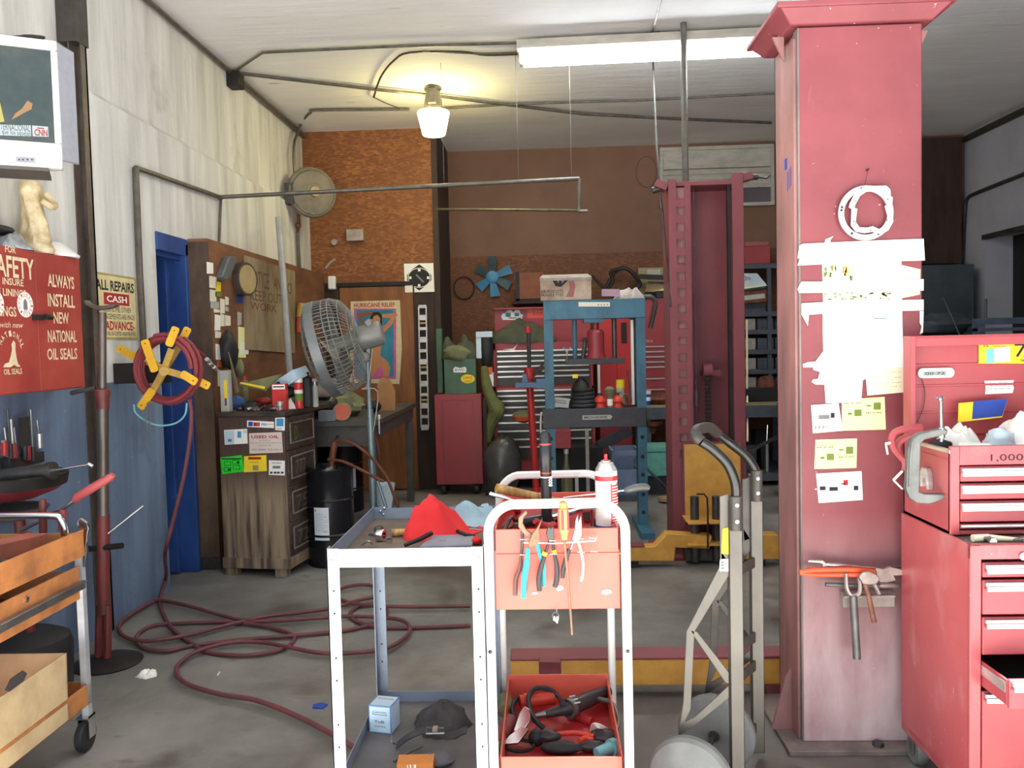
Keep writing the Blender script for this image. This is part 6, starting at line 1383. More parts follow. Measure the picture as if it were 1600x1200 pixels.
pipe('teal air line hanging in a loop below the hose reel', [RQ(209, 632, -.05), RQ(212, 645, -.05), RQ(228, 658, -.05), RQ(250, 665, -.05), RQ(275, 661, -.05), RQ(289, 648, -.05), RQ(292, 630, -.05)], .005, 'turquoise', 'air_line', 5, 'hose')
pipe('wire hook dangling below the hose reel', [RQ(231, 628, -.08), RQ(228, 650, -.08), RQ(229, 668, -.08), RQ(233, 674, -.08), RQ(235, 666, -.08), RQ(233, 635, -.08)], .003, 'steel', 'wire_hook', 4, 'hook')
inw = lambda p: V(max(p.x, XL + .03), p.y, p.z)
zz = .012
FL = lambda pts: [inw(atZ(a, b_, zz + .002 * (i % 3))) for i, (a, b_) in enumerate(pts)]
drop = [RQ(296, 625, -.03), RQ(299, 650, -.04), RQ(296, 690, -.05), RQ(286, 750, -.06), RQ(270, 815, -.05), RQ(258, 865, .0), inw(atZ(252, 900, .12)), inw(atZ(250, 938, .02))]
h1 = drop + FL([(257, 963), (272, 985), (300, 1005), (325, 1019), (382, 1024), (435, 1016), (460, 1000), (447, 987), (400, 976), (350, 972), (275, 974), (237, 978), (213, 995), (225, 1012), (260, 1017), (300, 1009), (375, 1000), (450, 994), (525, 987), (560, 981), (595, 970), (605, 955), (592, 945), (562, 947), (546, 960), (560, 972), (587, 979), (637, 981), (735, 977)])
pipe('red hose dropping from the reel and looping over the floor', h1, .0105, 'hose_floor', 'red_hose', 5, 'hose')
zz = .024
h2 = FL([(735, 947), (640, 948), (580, 946), (540, 940), (525, 926), (545, 916), (575, 914), (590, 921), (585, 932), (560, 938), (508, 952), (425, 962), (362, 975), (300, 991), (240, 1001), (205, 999), (186, 985), (182, 968), (205, 945), (250, 938), (300, 948), (350, 962), (400, 971), (507, 965), (550, 963), (600, 965), (630, 970), (641, 982), (630, 998), (600, 1014), (550, 1020), (500, 1020), (450, 1011), (412, 1004), (362, 1004), (312, 1016), (285, 1032), (275, 1046), (281, 1060), (300, 1072), (350, 1086), (400, 1094), (460, 1117), (510, 1142), (560, 1172)])
pipe('dull red hose in wide loops reaching toward the grey cart', h2, .0105, 'hose_floor', 'red_hose', 5, 'hose')
zz = .012
tag(rag_mesh(atZ(232, 1056, 0), .05, .035, .035, 8, amp=.4).build('paper_scrap', K_.paper, smooth=50), 'crumpled white paper scrap on the floor by the stand', 'paper')
c = MB(); c.prism([(-.025, -.02), (.02, -.025), (.03, .01), (.0, .025), (-.03, .01)], atZ(500, 1104, 0), X3, Y3, .006); tag(c.build('blue_scrap', K_.ink_blue), 'small blue scrap on the floor beside the grey cart leg', 'scrap')
c = MB(); c.tube([atZ(340, 1055, .004), atZ(343, 1050, .004)], .003, 6); tag(c.build('cigarette_butt', K_.paper), 'tiny white butt on the floor inside the hose loop', 'litter')
# ------------------------------------------------------------------ helper: a box whose front face fills a measured rectangle at distance Y
def rectY(px0, py0, px1, py1, Y):
 xm, ym = (px0 + px1) / 2, (py0 + py1) / 2
 return atY(px0, ym, Y).x, atY(px1, ym, Y).x, atY(xm, py1, Y).z, atY(xm, py0, Y).z
def boxp(mb, px0, py0, px1, py1, Y, dep, z0=None):
 x0, x1, za, zb = rectY(px0, py0, px1, py1, Y)
 if z0 is not None: za = z0
 mb.bx(x0, x1, Y, Y + dep, za, zb); return x0, x1, za, zb
def flat(mb, mi, px, Y, t=.0012, back=True):
 mb.mat(mi); mb.prism([(atY(a, b, Y).x, atY(a, b, Y).z) for a, b in px], (0, Y, 0), X3, Z3, t)
def rect4(a, b, c, d): return [(a, d), (c, d), (c, b), (a, b)]
def ytxt(mb, s, px0, py0, px1, py1, Y, off=.001, bold=0.0):
 x0, x1, za, zb = rectY(px0, py0, px1, py1, Y); mb.text(s, (x0, Y, za), X3, Z3, x1 - x0, zb - za, off, bold)
# ------------------------------------------------------------------ brown backing board with its dark end
mat('stained_board', (112, 88, 66), 0.7, var=0.3, scale=5, stretch=(1, 2, .5), col2=(66, 52, 44)); mat('board_brown', (134, 88, 58), 0.7, var=0.25, scale=4, stretch=(1, .6, 2), col2=(98, 66, 48)); mat('grey_ply', (160, 144, 114), 0.75, var=0.2, scale=4, stretch=(1, 1, .5), col2=(116, 100, 78))
XBd = -2.20
bb = thing('backing_board', 'tall stained brown board partition right of the blue door', 'board', (-2.26, 6.9, 0))
f = MB(); f.bx(XL, XBd, 5.45, 5.47, 0.0, 2.19); f.build('end_panel', K_.stained_board, bb)
f = MB(); f.bx(XBd - .02, XBd, 5.47, 8.38, 0.0, 2.19); f.bx(XL, XBd, 5.45, 8.38, 2.19, 2.21); f.build('face_panel', K_.board_brown, bb)
f = MB(); f.bx(XL + .004, XBd + .01, 5.44, 5.455, 0.0, .08); f.build('kick_strip', K_.conduit_dark, bb)
B = lambda x, y, d=0.0: atX(x, y, XBd + d)
def bpoly(px, d, t=.0015):
 mb = MB(); mb.prism([(B(a, b, d).y, B(a, b, d).z) for a, b in px], (XBd + d, 0, 0), Y3, Z3, t); return mb
t = thing('notice_board', 'weathered plywood board painted NOTICE and KEEP OUT in faint letters', 'sign', (XBd, B(420, 550).y, B(420, 550).z))
f = bpoly([(381, 546), (459, 552), (459, 424), (381, 399)], .001, .012); f.build('panel', K_.grey_ply, t)
mat('faded_red', (112, 66, 48), .8, var=.2, scale=30)
f = MB()
def btx(f, s_, x0, y0, x1, y1):
 a, c_ = B(x0, (y0 + y1) / 2, .0135), B(x1, (y0 + y1) / 2, .0135); xm = (x0 + x1) / 2; za, zb = B(xm, y1, .0135).z, B(xm, y0, .0135).z
 f.text(s_, (a.x, a.y, za), Y3, Z3, c_.y - a.y, zb - za, .0008, .0)
btx(f, 'NOTICE', 389, 424, 420, 450); btx(f, 'AND', 428, 434, 443, 453); btx(f, 'O', 449, 442, 456, 460); btx(f, 'KEEP OUT', 391, 456, 440, 472); btx(f, 'WORK', 391, 474, 432, 486)
f.build('lettering', K_.faded_red, t)
tag(bpoly([(384, 548), (403, 549), (401, 521), (385, 520)], .0015).build('brown_leaflet', K_.rust_pink, smooth=0), 'dull reddish leaflet at the lower left of the notice board', 'paper')
t = thing('sanding_block', 'grey oblong pad hung tilted at top of the brown board', 'pad', B(347, 438))
f = MB(); f.prism([(B(a, b).y, B(a, b).z) for a, b in ((336, 432), (340, 438), (348, 437), (359, 408), (358, 402), (350, 400), (346, 404))], (XBd + .001, 0, 0), Y3, Z3, .05); f.build('pad', mat('pad_grey', (92, 98, 98), .6, var=.2, scale=9), t, bevel=.008)
t = thing('round_drum', 'round tan-faced canister hung on board beside the notice', 'canister', B(378, 455))
q = B(372, 437); ax = V(.97, -.24, 0).normalized(); f = MB(); f.lathe(q + V(.01, 0, 0), ax, [(0, .12), (.07, .12), (.07, .105), (.066, .105)], 28); f.build('rim', mat('rim_dark', (74, 66, 60), .5, var=.2), t)
f = MB(); f.lathe(q + V(.01, 0, 0) + ax * .066, ax, [(0, .104), (.006, .104), (.006, 0)], 28); f.build('lid', mat('tan_face', (166, 146, 102), .6, var=.15, scale=9), t)
mat('card_cream', (226, 220, 200), .8, var=.06, scale=9); mat('card_grey', (176, 176, 170), .8, var=.1); mat('card_orange', (206, 104, 60), .7)
cards = [((323, 410, 333, 427), 'paper', 'small white card at top left corner of the brown board'), ((327, 432, 338, 450), 'card_cream', 'torn cream paper under the white corner card'), ((328, 453, 338, 470), 'card_cream', 'cream card left of the yellow tag on the board'),
 ((329, 471, 342, 482), 'card_grey', 'greyish card beneath the green scrap'), ((334, 483, 343, 489), 'tape', 'brownish slip above the lower row of cards'), ((335, 492, 344, 516), 'paper', 'white card at left of the lower row'), ((344, 467, 351, 489), 'card_cream', 'narrow tall cream card in the middle column'),
 ((352, 464, 357, 477), 'card_cream', 'tiny cream card right of the tall narrow one'), ((352, 479, 357, 486), 'card_grey', 'tiny grey card below the tiny cream one'), ((344, 491, 351, 510), 'card_cream', 'cream card in the middle of the lower row'), ((352, 493, 360, 509), 'card_cream', 'curled cream card right end of the lower row'),
 ((336, 518, 345, 528), 'card_cream', 'square cream card just above the long white strip'), ((337, 538, 346, 562), 'paper', 'long white strip card above the orange tag'), ((339, 563, 346, 574), 'card_orange', 'small orange tag below the long white strip'), ((370, 463, 379, 474), 'ink_blue', 'little blue sticker below the round canister'), ((371, 488, 377, 508), 'card_grey', 'thin grey card left of the notice board'),
 ((372, 511, 384, 559), 'paper_yellow', 'yellow notepad hanging beside the notice board'), ((376, 536, 388, 553), 'paper', 'white tag hanging over the yellow notepad'), ((340, 578, 346, 604), 'card_cream', 'cream slip low on the board above the chest'), ((337, 440, 345, 455), 'sign_yellow', 'bright yellow tag near the top of the brown board'), ((336, 456, 346, 463), 'ink_green', 'green scrap just below the bright yellow tag')]
for i, ((x0, y0, x1, y1), m_, lb) in enumerate(cards):
 random.seed(i); j = lambda: random.uniform(-1, 1)
 f = bpoly([(x0, y1 + j()), (x1, y1 + j()), (x1 + j() * .5, y0 + 1), (x0 + j() * .5, y0 - 1)], .002 + .0015 * (i % 3));
 tag(f.build('pinned_card', MATS[m_], smooth=0), lb, 'card', 'cards pinned on the brown board')
tag(lump_mesh(B(358, 548, .05), .09, (.6, 1.0, 1.45), 3, amp=.2).build('black_pouch', K_.black_rubber, smooth=60), 'black leather pouch hanging on the brown board', 'pouch')
f = MB(); f.tube([B(357, 550, .1), B(362, 570, .1), B(366, 590, .1), B(370, 612, .1)], [.004, .007, .014, .02], 8, smooth=4); tag(f.build('rag_rope', K_.grey_ply), 'frayed tan cord hanging in front of black pouch', 'cord')
tag(lump_mesh(B(374, 575, .03), .05, (.6, .8, 1.3), 6).build('dark_glove', K_.olive, smooth=60), 'dark olive glove hanging beside the frayed cord', 'glove')
# grey pipe leaning before the notice board
f = MB(); f.tube([atX(435, 340, -2.12), atX(442, 430, -2.06), atX(452, 575, -1.98), V(-1.95, atX(452, 575, -1.98).y + .03, .931)], .026, 10); tag(f.build('leaning_pipe', mat('pvc', (158, 160, 156), .5, var=.15, scale=8)), 'long pale grey pipe leaning in front of the notice board', 'pipe')
t = thing('orange_lamp', 'orange and yellow trouble light hanging beyond the notice board', 'lamp', B(471, 525))
f = MB(); f.cyl(B(471, 520, .06), B(471, 497, .06), .045, n=12); f.build('handle', K_.orange_grip, t)
f = MB(); f.cyl(B(471, 496, .06), B(471, 474, .06), .05, .035, n=12); f.build('guard', K_.reel_tan, t)
f = MB(); f.tube([B(471, 520, .06), B(473, 536, .06), B(484, 540, .06), B(486, 520, .06), B(480, 500, .06)], .01, 6, smooth=4); f.build('cord', K_.black_rubber, t)
# ------------------------------------------------------------------ wall fan
t = thing('wall_fan', 'round dusty wall fan at the strand-board corner', 'fan', (XL, 7.7, atX(462, 300, XL).z))
fc = atY(487, 301, 7.75); ax = V(.55, -.80, -.05).normalized(); mat('dusty_fan', (120, 112, 98), .7, var=.2, scale=10)
f = MB(); f.lathe(fc, ax, [(-.09, .10), (-.07, .20), (0, .235), (.03, .225), (.06, .17), (.075, .07)], 28); f.build('cage_shell', K_.dusty_fan, t)
f = MB()
for r_ in (.08, .12, .16, .20):
 u_, w_ = perp(ax); f.tube([fc + ax * (.085 - r_ * .2) + u_ * r_ * math.cos(a) + w_ * r_ * math.sin(a) for a in [2 * math.pi * i / 24 for i in range(24)]], .006, 5, closed=True)
f.build('guard_rings', K_.conduit, t)
f = MB(); f.lathe(fc, ax, [(.06, .05), (.10, .045), (.10, 0)], 16); f.build('hub_cap', K_.tan_face, t)
f = MB(); f.bar(fc - ax * .08, V(XL, fc.y - .05, fc.z), .05, .05); f.bx(XL, XL + .08, fc.y - .15, fc.y - .02, fc.z - .12, fc.z + .07); f.build('bracket', K_.steel_dark, t)
f = MB(); f.tube([W(466, 335, .03), W(467, 350, .03), W(465, 363, .03)], [.016, .018, .014], 8); f.ball(W(466, 352, .03), .028, 10); tag(f.build('brass_valve', mat('brass', (150, 104, 64), .4, .7, var=.2)), 'brass valve on the pipe below the wall fan', 'valve')
pipe('brownish pipe below the brass valve running down to board', [W(465, 363, .03), W(468, 421, .03)], .016)
# ------------------------------------------------------------------ strand-board wall fittings
YW = YO - .002
f = MB(); boxp(f, 541, 358, 567, 376, YW - .06, .06); x0, x1, za, zb = rectY(541, 358, 567, 376, YW - .06); f.cyl((x0 + .05, YW - .065, zb - .04), (x0 + .05, YW - .06, zb - .04), .03, n=12); f.cyl((x1 - .05, YW - .065, zb - .04), (x1 - .05, YW - .06, zb - .04), .03, n=12); tag(f.build('switch_box', K_.holder_grey, bevel=.004), 'grey double electrical box on the strand-board wall', 'box')
f = MB(); q = atY(524, 379, YW); f.cyl(q, q + V(0, -.05, 0), .03, n=12); tag(f.build('wall_button', K_.holder_grey), 'small grey knob on strand-board wall left of the electrical box', 'knob')
f = MB(); f.tube([atY(509, 419, YW - .02), atY(516, 410, YW - .02), atY(524, 405, YW - .02)], .012, 6); tag(f.build('wall_hook', K_.holder_grey), 'grey hook on strand-board wall above the white dispenser', 'hook')
f = MB(); boxp(f, 512, 431, 524, 452, YW - .05, .05); tag(f.build('dispenser', K_.white_plastic, bevel=.012), 'small white box at the top left corner of plywood door', 'box')
# poster
YP2 = YO - .012
mat('poster_cream', (214, 200, 160), .6, var=.1, scale=12); mat('poster_pink', (200, 96, 150), .6); mat('poster_blue', (52, 130, 160), .6, var=.25, scale=6); mat('skin_print', (196, 134, 88), .6, var=.1); mat('skin_shade', (142, 82, 52), .6); mat('hair_print', (46, 32, 26), .7)
f = MB()
flat(f, 0, [(546, 598), (624, 600), (628, 545), (625, 469), (548, 471)], YP2, .001)
flat(f, 1, [(553, 593), (619, 592), (619, 482), (553, 482)], YP2 - .001); flat(f, 2, [(556, 590), (615, 589), (615, 484), (557, 484)], YP2 - .002)
flat(f, 3, [(580, 589), (608, 589), (610, 575), (606, 565), (594, 555), (596, 540), (592, 520), (580, 516), (572, 522), (576, 550), (578, 566)], YP2 - .003)
flat(f, 3, [(590, 525), (600, 520), (612, 508), (621, 492), (620, 489), (598, 491), (596, 496), (611, 497), (604, 506), (592, 514)], YP2 - .003)
flat(f, 4, [(566, 509), (570, 506), (564, 496), (582, 491), (584, 487), (560, 489), (558, 493)], YP2 - .003)
flat(f, 5, [(577, 503), (579, 494), (584, 488), (592, 487), (597, 493), (597, 510), (594, 516), (588, 518)], YP2 - .0035)
flat(f, 3, [(581, 502), (584, 494), (590, 492), (594, 497), (594, 508), (590, 512), (585, 510)], YP2 - .0045)
flat(f, 1, [(578, 538), (596, 536), (598, 522), (590, 524), (578, 522)], YP2 - .0045); flat(f, 1, [(582, 589), (600, 589), (596, 572), (590, 576)], YP2 - .0045)
f.mat(6); ytxt(f, 'HURRICANE RELIEF', 553, 473, 617, 480, YP2 - .001, .0015, .02)
tag(f.build('wall_poster', [MATS[k] for k in ('poster_cream', 'poster_pink', 'poster_blue', 'skin_print', 'skin_shade', 'hair_print', 'ink_red')], smooth=0), 'poster of a posing swimmer titled HURRICANE RELIEF on plywood door', 'poster')
# black and white print
f = MB(); Yq = YO - .014; flat(f, 0, [(633, 457), (679, 456), (677, 411), (631, 412)], Yq, .001)
cxq, cyq = 655, 434
def lens_(rx, ry): return [(cxq + rx * math.cos(a), cyq - ry * math.sin(a)) for a in [2 * math.pi * i / 24 for i in range(24)]]
flat(f, 1, [(655, 454), (666, 446), (674, 438), (674, 430), (666, 421), (655, 413), (644, 421), (636, 430), (636, 438), (644, 446)], Yq - .0012); flat(f, 0, lens_(18, 15.5), Yq - .0024); flat(f, 1, lens_(17, 14.5), Yq - .0036)
for dx, dy in ((0, -12), (0, 12), (-14, 0), (14, 0)): flat(f, 0, rect4(cxq + dx - 2, cyq + dy - 2, cxq + dx + 2, cyq + dy + 2), Yq - .0048)
flat(f, 2, [(649, 430), (651, 428), (663, 440), (661, 442)], Yq - .0048)
tag(f.build('target_print', [K_.paper, K_.ink, K_.ink_grey], smooth=0), 'white square print with a black ornate disc beside plywood door', 'print')
# spirit level on the dark post
t = thing('spirit_level', 'long aluminium spirit level hung upright on the dark door post', 'level', atY(662, 668, YO - .03))
a0, a1 = atY(664, 668, YO - .03), atY(660, 479, YO - .03); xm0, xm1 = a0.x, a1.x
f = MB(); wv = .038; Hl = a1.z - a0.z
def lx(z): return xm0 + (xm1 - xm0) * (z - a0.z) / Hl
f.bar(V(xm0 - wv, YO - .03, a0.z), V(xm1 - wv, YO - .03, a1.z), .014, .026, Y3); f.bar(V(xm0 + wv, YO - .03, a0.z), V(xm1 + wv, YO - .03, a1.z), .014, .026, Y3)
nrung = 11
for k in range(nrung + 1):
 zz = a0.z + Hl * k / nrung; f.bx(lx(zz) - wv, lx(zz) + wv, YO - .043, YO - .017, zz - (.016 if k % 2 else .028), zz + (.016 if k % 2 else .028))
f.build('frame', K_.alloy_trim, t, bevel=.002)
for k in (2, 5, 9):
 f = MB(); zz = a0.z + Hl * (k + .5) / nrung; f.cyl((lx(zz) - .03, YO - .03, zz), (lx(zz) + .03, YO - .03, zz), .012, n=10); f.build('vial', K_.reel_tan, t)
# ------------------------------------------------------------------ old wooden chest of drawers with stickers
mat('chest_dark', (84, 68, 60), 0.6, var=0.3, scale=6, stretch=(1, 4, 4), col2=(44, 36, 34)); mat('chest_edge', (128, 116, 100), 0.6, var=.3, scale=14)
m, nt, b, tc = node_mat('chest_wood', 0.6)
obv = tc.outputs['Object']; z = n_sep(nt, obv)[2]
gr = n_noise(nt, obv, 4, 7, (6, 6, .35))
up = n_mix(nt, n_step(nt, gr, .3, .7), (66, 50, 42), (92, 70, 58)); dn = n_mix(nt, n_step(nt, gr, .38, .62), (84, 68, 56), (158, 138, 112))
nt.links.new(n_mix(nt, n_step(nt, n_noise(nt, obv, 3, 6, (3, 3, .6)), .3, .7), dn, up), b.inputs['Base Color'])
wr = nt.nodes.new('ShaderNodeMath'); wr.operation = 'MULTIPLY_ADD'; nt.links.new(gr, wr.inputs[0]); wr.inputs[1].default_value = .5; nt.links.new(z, wr.inputs[2])
nt.links.new(n_mix(nt, n_step(nt, wr.outputs[0], .80, .98), dn, up), b.inputs['Base Color'])
crz = rad(-8); cq = V(atY(449, 800, 5.24).x, 5.24, 0); cu = V(math.cos(crz), math.sin(crz), 0); cv = V(-math.sin(crz), math.cos(crz), 0); CW, CD = .455, .47
zt_ = atY(400, 646, 5.3).z + .012
ch = thing('wooden_chest', 'old dark wooden chest of drawers covered with stickers', 'chest of drawers', cq - cu * CW / 2 + cv * CD / 2)
Rz_ = Matrix.Rotation(crz, 3, 'Z')
def cb(mb, u0, u1, v0, v1, z0, z1): c_ = cq + cu * ((u0 + u1) / 2) + cv * ((v0 + v1) / 2); mb.box((c_.x, c_.y, (z0 + z1) / 2), (u1 - u0, v1 - v0, z1 - z0), Rz_)
f = MB(); cb(f, -CW, 0, 0, CD, .05, zt_ - .03); f.build('body', K_.chest_wood, ch, bevel=.004)
f = MB(); cb(f, -CW - .005, .012, -.012, CD + .25, zt_ - .03, zt_); f.build('top', K_.chest_dark, ch, bevel=.004)
f = MB(); cb(f, -CW - .004, .012, -.012, CD, .05, .12); f.build('plinth', K_.chest_wood, ch, bevel=.004)
for u_, v_ in ((-.06, .03), (-CW + .05, .03), (-.05, CD - .05), (-CW + .05, CD - .05)):
 f = MB(); cb(f, u_ - .04, u_ + .04, v_ - .03, v_ + .03, 0, .05); f.build('foot', K_.chest_wood, ch)
dzs = [(zt_ - .04, zt_ - .25), (zt_ - .26, zt_ - .48), (zt_ - .49, zt_ - .71), (zt_ - .72, .13)]
for i, (za, zb) in enumerate(dzs):
 f = MB(); f.mat(0); cb(f, .0, .012, .02, CD - .02, zb, za); f.mat(1)
 for (v0, v1, z0, z1) in ((.05, CD - .05, za - .045, za - .035), (.05, CD - .05, zb + .035, zb + .045), (.05, .06, zb + .035, za - .035), (CD - .06, CD - .05, zb + .035, za - .035)): cb(f, .011, .02, v0, v1, z0, z1)
 d_ = f.build('drawer', [K_.chest_dark, K_.chest_edge], ch, bevel=.002)
 f = MB(); o_ = cq + cu * .0125 + cv * .12 + Z3 * ((za + zb) / 2 - .05)
 f.text(('D', '777', '75', '72')[i], o_, cv, Z3, .16 if i else .05, .09, .001); f.build('chalk_mark', K_.chest_edge if i else K_.ink_green, d_)
def Cf(x, y):   # pixel on the chest front
 d = ray(x, y); n_ = -cv; P = cq + n_ * .001; return EYE + d * ((P - EYE).dot(n_) / d.dot(n_))
def sticker(nm, label, cat, px, m_, fn=None, deco=(), r=0.0):
 f = MB(); q = [Cf(a, b) for a, b in px]; f.hull4(q, .0012, cv);
 if fn: fn(f)
 return tag(f.build(nm, [MATS[m_]] + [MATS[k] for k in deco], smooth=0), label, cat)
def cpat(f, mi, x0, y0, x1, y1, d=.0008): f.mat(mi); q = [Cf(a, b) - cv * d for a, b in ((x0, y1), (x1, y1), (x1, y0), (x0, y0))]; f.hull4(q, .0004, cv)
def ctext(f, mi, s_, x0, y0, x1, y1, b=0.0): f.mat(mi); a, c_ = Cf(x0, y1), Cf(x1, y0); f.text(s_, a - cv * .0014, cu, Z3, (c_ - a).dot(cu), c_.z - a.z, .0004, b)
def s1(f): cpat(f, 1, 388, 659, 395, 666); cpat(f, 2, 396, 660, 406, 666); cpat(f, 3, 401, 660, 406, 666); ctext(f, 1, 'VISA', 408, 661, 417, 665, .02); ctext(f, 4, 'DISCOVER', 418, 662, 427, 664)
sticker('card_strip', 'white strip of payment card logos at top of the chest', 'sticker', [(386, 667), (428, 669), (428, 659), (386, 657)], 'paper', s1, ('ink_blue', 'ink_red', 'card_orange', 'ink'))
def s2(f): cpat(f, 1, 432, 654, 443, 666); ctext(f, 2, 'Cards', 432, 668, 440, 671)
mat('sky_blue', (74, 150, 206), .6)
sticker('card_sticker', 'small blue and white sticker at the chest corner', 'sticker', [(430, 672), (445, 673), (445, 652), (430, 653)], 'paper', s2, ('sky_blue', 'ink'))
def s3(f): cpat(f, 1, 351, 673, 366, 694); cpat(f, 2, 356, 686, 362, 690); cpat(f, 2, 371, 674, 377, 684); cpat(f, 1, 380, 672, 386, 677)
sticker('blue_card', 'pale blue and white card left of the used oil sign', 'sticker', [(351, 695), (387, 693), (386, 670), (350, 672)], 'paper', s3, ('bag_blue', 'sky_blue'))
def s4(f):
 ctext(f, 1, 'USED OIL', 393, 680, 436, 685, .03)
 for s_, y0, y1, x0, x1 in (('Stored for', 687, 689, 405, 424), ('PICK UP BY ENVIRONMENTAL', 691, 693, 391, 440), ('SERVICE', 695, 697, 404, 424), ('305-8888 305-5013', 701, 704, 393, 440)): ctext(f, 2, s_, x0, y0, x1, y1)
mat('sign_pinkwhite', (222, 206, 196), .6, var=.06)
sticker('used_oil_sign', 'pinkish white USED OIL sign on the wooden chest', 'sign', [(390, 709), (442, 707), (440, 675), (389, 677)], 'sign_pinkwhite', s4, ('ink_red', 'ink_grey'))
mat('neon_green', (44, 224, 50), .5)
def s5(f):
 cpat(f, 1, 346, 716, 377, 718);
 for x0, y0 in ((350, 721), (363, 719), (350, 730), (364, 727)): cpat(f, 1, x0, y0, x0 + 11, y0 + 6.5); cpat(f, 0, x0 + .8, y0 + .8, x0 + 10.2, y0 + 5.7, .0014)
 cpat(f, 1, 370, 721, 374, 724, .002); cpat(f, 1, 356, 732, 360, 735, .002)
sticker('green_sticker', 'neon green sticker at left of the chest front', 'sticker', [(347, 741), (381, 737), (378, 711), (344, 715)], 'neon_green', s5, ('ink',))
def s6(f): cpat(f, 1, 388, 714, 408, 718); ctext(f, 1, 'Domestic', 391, 721, 405, 723); cpat(f, 2, 395, 727, 404, 735)
sticker('yellow_sticker', 'yellow sticker between the green and the white ones', 'sticker', [(381, 738), (417, 736), (416, 711), (381, 713)], 'sign_yellow', s6, ('ink_red', 'tan_face'))
def s7(f): cpat(f, 1, 426, 728, 438, 732); ctext(f, 2, 'MATTHEWS', 425, 722, 440, 725);
def s7b(f):
 s7(f)
 for x0 in (422, 428, 433, 439): cpat(f, 2, x0, 737, x0 + 4, 740)
sticker('white_sticker', 'white sticker with dark pictures at right of the chest', 'sticker', [(420, 742), (445, 743), (445, 720), (420, 719)], 'paper', s7b, ('ink_grey', 'ink'))
# ---- clutter on the chest top
TZ_ = zt_
def K(x, y, z=0.0): Yk = 5.29 + (638 - y) * .020; return V(atY(x, y, Yk).x, Yk, TZ_ + z)
t = thing('oil_carton', 'tall white and yellow carton standing on the left of chest top', 'box', K(350, 636))
f = MB(); x0, x1, za, zb = rectY(344, 579, 357, 637, 5.33); f.mat(0).bx(x0, x1, 5.33, 5.39, TZ_, zb); f.mat(1).bx(x0 + .025, x0 + .045, 5.327, 5.331, TZ_ + .03, zb - .06); f.mat(2).bx(x0 + .028, x0 + .042, 5.3255, 5.3285, TZ_ + .04, TZ_ + .09); f.build('carton', [K_.card_grey, K_.sign_yellow, K_.ink_blue], t, bevel=.002)
mat('rag_denim', (70, 104, 160), .8, var=.25, scale=10)
tag(lump_mesh(K(368, 622, .04), .065, (1, .8, .8), 5).build('blue_rag', K_.rag_denim, smooth=60), 'blue rag balled up beside the tall carton', 'rag')
t = thing('paper_folder', 'grey and yellow folder of papers tilted up on the clutter', 'folder', K(405, 600))
f = MB(); q = [atY(a, b, y) for a, b, y in ((374, 600, 5.45), (415, 608, 5.40), (440, 584, 5.5), (425, 588, 5.6))]; f.hull4(q, .012, V(0, .3, -1)); f.build('cover', K_.olive, t)
f = MB(); q = [atY(a, b, y) for a, b, y in ((374, 599, 5.44), (413, 608, 5.39), (414, 604, 5.39), (376, 597, 5.45))]; f.hull4(q, .004, V(0, 1, 0)); f.build('yellow_edge', K_.sign_yellow, t)
t = thing('parts_box', 'white and blue parts box lying tilted on the clutter', 'box', K(450, 600))
f = MB(); R_ = Matrix.Rotation(rad(-28), 3, 'Y') @ Matrix.Rotation(rad(-20), 3, 'Z'); q = atY(455, 592, 5.55); f.box(q, (.20, .16, .07), R_); f.build('carton', K_.box_white_blue, t, bevel=.002)
f = MB(); f.box(q + R_ @ V(-.06, -.081, 0), (.05, .002, .04), R_); f.box(q + R_ @ V(.03, .0, .036), (.10, .012, .002), R_); f.build('label', K_.ink_blue, t)
tag(lump_mesh(atY(446, 606, 5.6) - V(0, 0, .03), .07, (1.3, .8, .6), 8).build('dark_bundle', K_.black_rubber, smooth=60), 'dark bundle propping up the white parts box', 'bundle')
def canlike(nm, label, px0, py0, px1, py1, Y, body, bands, cat='can', lid=None, z0=None):
 x0, x1, za, zb = rectY(px0, py0, px1, py1, Y); za = za if z0 is None else z0; r_ = (x1 - x0) / 2; cx = (x0 + x1) / 2; t = thing(nm, label, cat, (cx, Y, za)); H_ = zb - za
 f = MB(); f.lathe((cx, Y, za), Z3, [(0, r_ * .96), (.004, r_), (H_ - .006, r_), (H_, r_ * .9), (H_, 0)], 20); f.build('body', MATS[body], t)
 for (b0, b1, m_) in bands: f = MB(); f.lathe((cx, Y, za + H_ * b0), Z3, [(0, r_ + .0008), (H_ * (b1 - b0), r_ + .0008)], 20); f.build('band', MATS[m_], t)
 if lid: f = MB(); f.lathe((cx, Y, zb), Z3, [(0, r_ * .6), (.03, r_ * .5), (.03, 0)], 14); f.build('cap', MATS[lid], t)
 return t
yk = 5.36
t = thing('red_carton', 'red and white parts carton in the middle of chest top', 'box', K(435, 626))
x0, x1, za, zb = rectY(425, 600, 446, 627, yk); f = MB(); f.mat(0).bx(x0, x1, yk, yk + .06, TZ_, zb); f.mat(1).bx(x0 + .002, x1 - .002, yk - .001, yk + .001, zb - .035, zb - .004); f.mat(2).bx(x0 + .008, x1 - .008, yk - .002, yk, zb - .022, zb - .014); f.mat(1).prism([(x0 + .02, TZ_ + .03), (x1 - .03, TZ_ + .03), (x1 - .015, TZ_ + .05), (x0 + .035, TZ_ + .05)], (0, yk - .001, 0), X3, Z3, .001); f.build('carton', [K_.can_red, K_.paper, K_.ink], t, bevel=.001)
canlike('green_can', 'small can with red, white and green bands on the chest', 460, 591, 473, 622, 5.50, 'can_red', [(.25, .5, 'ink_green'), (.5, .62, 'can_white'), (.86, 1, 'can_white')], z0=TZ_)
t = thing('black_bottle', 'black plastic oil bottle standing right of the banded can', 'bottle', K(480, 620)); x0, x1, za, zb = rectY(474, 585, 486, 622, 5.56)
